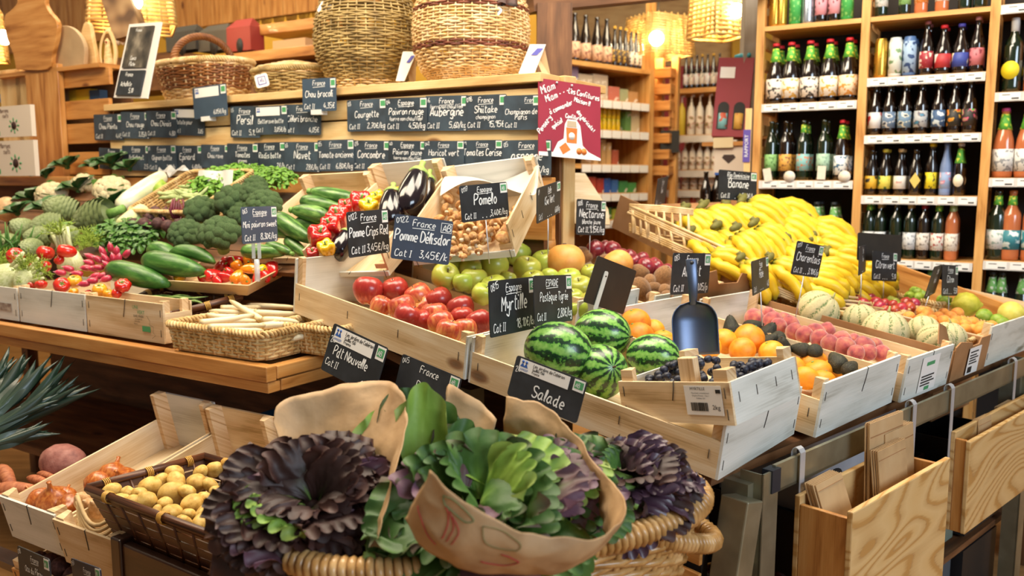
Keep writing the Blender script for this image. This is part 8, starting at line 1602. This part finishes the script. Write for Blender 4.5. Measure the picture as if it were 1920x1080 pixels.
# ------------------------------------------------------------------ basket of lettuces in the foreground
BC = V((-.02, 1.362, .88)); MLB = Matrix.Translation((BC.x, BC.y, .64)) @ RZ(R(22))
lp = superell(.352, .186, 2.5)
lbk = thing('lettuce_basket', 'large oval rattan basket with a wrapped rim holding the lettuces', 'basket', MLB)
s_, k_ = weave(lp, lambda v: (.82 + .18 * v, .01 + .215 * v), 44, 20, .0062, .006, 2, 5, .006, None, True)
ob('woven_side', s_, RATTAN, lbk); ob('stakes', k_, RATTAN, lbk); ob('rim', rope(ring_pts(lp, 90, 1.02, .238), .016, .0062, .0125, 1, 6, True, 10), RATTAN, lbk); ob('rim_core', MB().tube(ring_pts(lp, 60, 1.02, .238), .0135, 7, closed=True), RATTAN, lbk)
ob('woven_bottom', MB().poly([(p.x, p.y) for p in ring_pts(lp, 36, .84)], 0, T(0, 0, .012), .008), RATTAN, lbk)
for sx in (1, -1):
    hp = [V((sx * (.352 * math.cos(a) * 1.03 + .045 * math.sin((q / 14) * PI)), .186 * math.sin(a) * 1.0, .235 - .10 * math.sin((q / 14) * PI))) for q, a in [(q, -1.15 + 2.1 * q / 14) for q in range(15)]]
    ob('handle', rope(hp, .0125, .0055, .012, 1, 6, False, 9).tube(hp, .0105, 7), RATTAN, lbk)
sd = thing('basket_stool', 'dark stool carrying the lettuce basket', 'stool', MLB @ T(0, 0, -.64)); ob('top', MB().box(-.28, .28, -.13, .13, .60, .635), DARKW, sd)
for x in (-.26, .22):
    for y in (-.12, .08): ob('leg', MB().box(x, x + .04, y, y + .04, 0, .60), DARKW, sd)
def head(name, px, py, d, r, axis, n, mats_w, label, ruf, fr, seed, lenk=1.0, squash=1.0, wid=.95, loose=0):
    rnd = random.Random(seed); ax = V(axis).normalized(); M = frame(P(px, py, d), CX, ax.cross(CX)); zc = M.to_3x3() @ V((0, 0, 1))
    t = thing(name, label, 'lettuce', M @ T(0, 0, -r * .75))
    groups = {}
    for k in range(n):
        q = math.sqrt((k + rnd.random()) / n); az = k * 2.39996 + rnd.uniform(-.6, .6); el = R(86 - 74 * q ** 1.3) + rnd.gauss(0, .16); L = r * lenk * (.72 + .30 * q) * rnd.uniform(.85, 1.15); W_ = r * wid * rnd.uniform(.8, 1.25)
        m = rnd.choices(range(len(mats_w)), [w_ for _, w_ in mats_w])[0]
        mb = groups.setdefault(m, MB()); leaf(mb, S(1, squash, 1) @ RZ(az) @ T(0, r * .58 * q, r * .25 * (1 - q * q)) @ RZ(rnd.gauss(0, .5)) @ RX(el) @ RY(rnd.gauss(0, .3)), L, W_, ruf * r * rnd.uniform(.8, 1.3), fr, rnd.uniform(.4, 1.9), rnd.uniform(-.1, .2), 56, 16, 0, seed * 10 + k)
    for m, mb in groups.items(): ob('leaves', mb, mats_w[m][0], t)
    ob('heart', MB().ball(r * .22, 12, 8, T(0, 0, r * .05)), mats_w[0][0], t); return t
vw = (CAMP - P(570, 890, 1.24)).normalized()
head('red_lettuce', 570, 900, 1.25, .122, vw * .75 + V((-.1, 0, .65)), 84, [(LRED, 10), (LBRZ, 1.2), (LLIM, .8)], 'dark red frilly lettuce in kraft paper, left in the rattan basket', .12, 13, 3, .92, .82)
head('green_lettuce', 900, 905, 1.20, .128, vw * .6 + V((.0, 0, .8)), 66, [(LGRN, 9), (LLIM, 2), (LBRZ, 2)], 'green and bronze lettuce wrapped in printed kraft paper, middle of the basket', .11, 11, 5, .95, .9)
head('green_lettuce', 1020, 880, 1.28, .098, vw * .6 + V((.2, 0, .7)), 40, [(LBRZ, 5), (LGRN, 4), (LLIM, 1.5)], 'bronze tinged lettuce behind the wrapped green one', .12, 12, 6, .95, .85)
head('purple_lettuce', 1165, 860, 1.37, .10, vw * .5 + V((.25, 0, .8)), 62, [(LRED, 4), (uvgrad('lettuce_purple', ['#6d7f4a', '#48502f', '#3c2832', '#432a38', '#553c4a'], [0, .18, .34, .6, .95], 'EDGE', .16, 14, .42, .1, 0, None, .3, 60), 6), (LGRN, 1)], 'purple frilly lettuce at the right end of the rattan basket', .12, 13, 8, .95, .82)
t = thing('green_lettuce', 'upright green lettuce leaves between the two paper wraps', 'lettuce', Matrix.Translation(P(795, 860, 1.42)))
for i, (dx, L, W_, ry, m) in enumerate(((-.02, .17, .085, -.08, LGRN), (.01, .15, .08, .15, LGRN), (-.04, .14, .08, -.3, LLIM), (.03, .13, .07, .35, LGRN), (.0, .185, .07, .02, LLIM))):
    mb = MB(); leaf(mb, T(dx, -.01 * i, -.05) @ RY(ry) @ RX(R(92)), L, W_ * 1.2, .012, 6, .35, .5, 22, 22, 0, i + 40); ob('leaf', mb, m, t)
ob('heart', MB().tube([(0, 0, -.10), (0, 0, -.02), (0, 0, .02)], [.02, .03, .02], 8), LLIM, t)
# kraft paper wraps
def loft(name, top, bot, label, nu=60, nv=20, bulge=.0, m=KRAFT, crump=.0075):
    def poly(ps):
        w_ = [P(*p) for p in ps]; d = [0]
        for a, b in zip(w_, w_[1:]): d.append(d[-1] + (b - a).length)
        def f(u):
            s_ = u * d[-1]; i = 0
            while i < len(d) - 2 and d[i + 1] < s_: i += 1
            t_ = (s_ - d[i]) / max(1e-9, d[i + 1] - d[i]); p0, p1, p2, p3 = w_[max(i - 1, 0)], w_[i], w_[i + 1], w_[min(i + 2, len(w_) - 1)]
            return .5 * (2 * p1 + (p2 - p0) * t_ + (2 * p0 - 5 * p1 + 4 * p2 - p3) * t_ ** 2 + (3 * p1 - p0 - 3 * p2 + p3) * t_ ** 3)
        return f
    ft_, fb = poly(top), poly(bot)
    def fn(u, v):
        p = fb(u).lerp(ft_(u), v); return p - CW * bulge * math.sin(PI * v) + V((nz3(p, 14, 3), nz3(p, 14, 8), nz3(p, 14, 5))) * crump + V((abs(nz3(p, 22, 1)), abs(nz3(p, 22, 6)), abs(nz3(p, 22, 2)))) * crump * 1.1
    mb = MB(); mb.sheet(fn, nu, nv); o = ob(name, mb, m); solid(o, .0008); tag(o, label, 'paper'); return o, fn
loft('paper_wrap', [(512, 800, 1.40), (518, 765, 1.42), (560, 745, 1.44), (640, 727, 1.45), (716, 714, 1.44), (757, 766, 1.36), (748, 850, 1.28), (722, 960, 1.20)], [(560, 960, 1.36), (580, 960, 1.38), (610, 960, 1.38), (640, 970, 1.36), (665, 975, 1.33), (690, 985, 1.28), (700, 1000, 1.22), (700, 1010, 1.17)], 'kraft paper collar standing behind the red lettuce')
pw, fn = loft('paper_wrap', [(800, 884, 1.075), (822, 915, 1.062), (870, 950, 1.05), (940, 985, 1.045), (1020, 1012, 1.05), (1100, 1014, 1.075), (1155, 985, 1.12), (1171, 955, 1.17), (1150, 912, 1.23), (1105, 855, 1.30), (1060, 802, 1.36), (1005, 757, 1.41), (945, 742, 1.44)],
     [(752, 975, 1.14), (770, 1010, 1.12), (800, 1045, 1.10), (870, 1066, 1.09), (960, 1078, 1.095), (1050, 1072, 1.11), (1105, 1050, 1.15), (1130, 1010, 1.21), (1118, 965, 1.27), (1085, 920, 1.33), (1040, 880, 1.38), (990, 850, 1.43), (945, 830, 1.46)], 'kraft paper with printed vegetable outlines wrapped round the green lettuce', 90, 24, .012)
def ink(pts, m, nm):
    mb = MB(); mb.tube([fn(u, v) - CW * .0018 for u, v in catmull(pts, 5)], .0007, 4); ob(nm, mb, m, pw)
for k in range(3): ink([(.06 + .012 * k, .80 - .04 * k), (.09 + .012 * k, .6), (.10 + .01 * k, .38)], INKR, 'red_print')
ink([(.05, .9), (.08, .95), (.12, .86), (.10, .78), (.06, .82), (.05, .9)], colm('#6f8a5a', .7), 'green_print'); ink([(.14, .85), (.18, .9), (.22, .8), (.2, .62), (.16, .66), (.14, .85)], colm('#7f7a4a', .7), 'green_print'); ink([(.2, .5), (.24, .45), (.22, .3), (.18, .32)], INKR, 'red_print'); ink([(.02, .5), (.05, .35), (.1, .2)], INKR, 'red_print')
loft('paper_wrap', [(822, 815, 1.46), (835, 760, 1.47), (842, 722, 1.48), (870, 738, 1.47), (905, 760, 1.46), (930, 790, 1.44)], [(830, 880, 1.44), (840, 890, 1.44), (850, 895, 1.44), (870, 900, 1.44), (890, 900, 1.43), (905, 900, 1.42)], 'kraft paper corner standing up behind the wrapped green lettuce', 20, 8)
# cards below
AMS = lambda n1, x=.05: [(n1, .12, .30, .22, 'l', False)]
fcard((621, 603), (722, 650), (601, 692), 1.93, -.03, [('Pdt Nouvelle', .14, .40, .19, 'l', False), ('Cat II', .05, .16, .13, 'l', False), ('1,95€', .95, .03, .15, 'r', False)], 'black price tag chalked Pdt Nouvelle with a supplier label, on the apple crate side', num='262', ams=True, sticker=True)
fcard((748, 660), (858, 706), (737, 737), 1.83, -.03, [(FR, .5, .74, .17, 'c', False), ('Persan', .5, .36, .18, 'c', False)], 'black price tag numbered 045, behind the upright green leaves', num='045')
fcard((961, 662), (1092, 712), (950, 740), 1.62, -.03, [('Salade', .34, .20, .26, 'l', False)], 'black price tag chalked Salade with a supplier label, above the green lettuce', num='267', ams=True, sticker=True)
fcard((30, 1022), (90, 1048), (38, 1092), 1.70, -.03, [(FR, .55, .74, .14, 'c', True), ('Oca du Pérou', .5, .42, .16, 'c', False)], 'black price tag numbered 018 at the bottom left corner', num='018')
fcard((132, 1046), (187, 1066), (140, 1110), 1.68, -.03, [(FR, .55, .72, .14, 'c', True), ('Topinambour', .5, .4, .15, 'c', False)], 'blue black price tag numbered 050 at the bottom edge', num='050', mats=MAT['chalkboard_blue'])
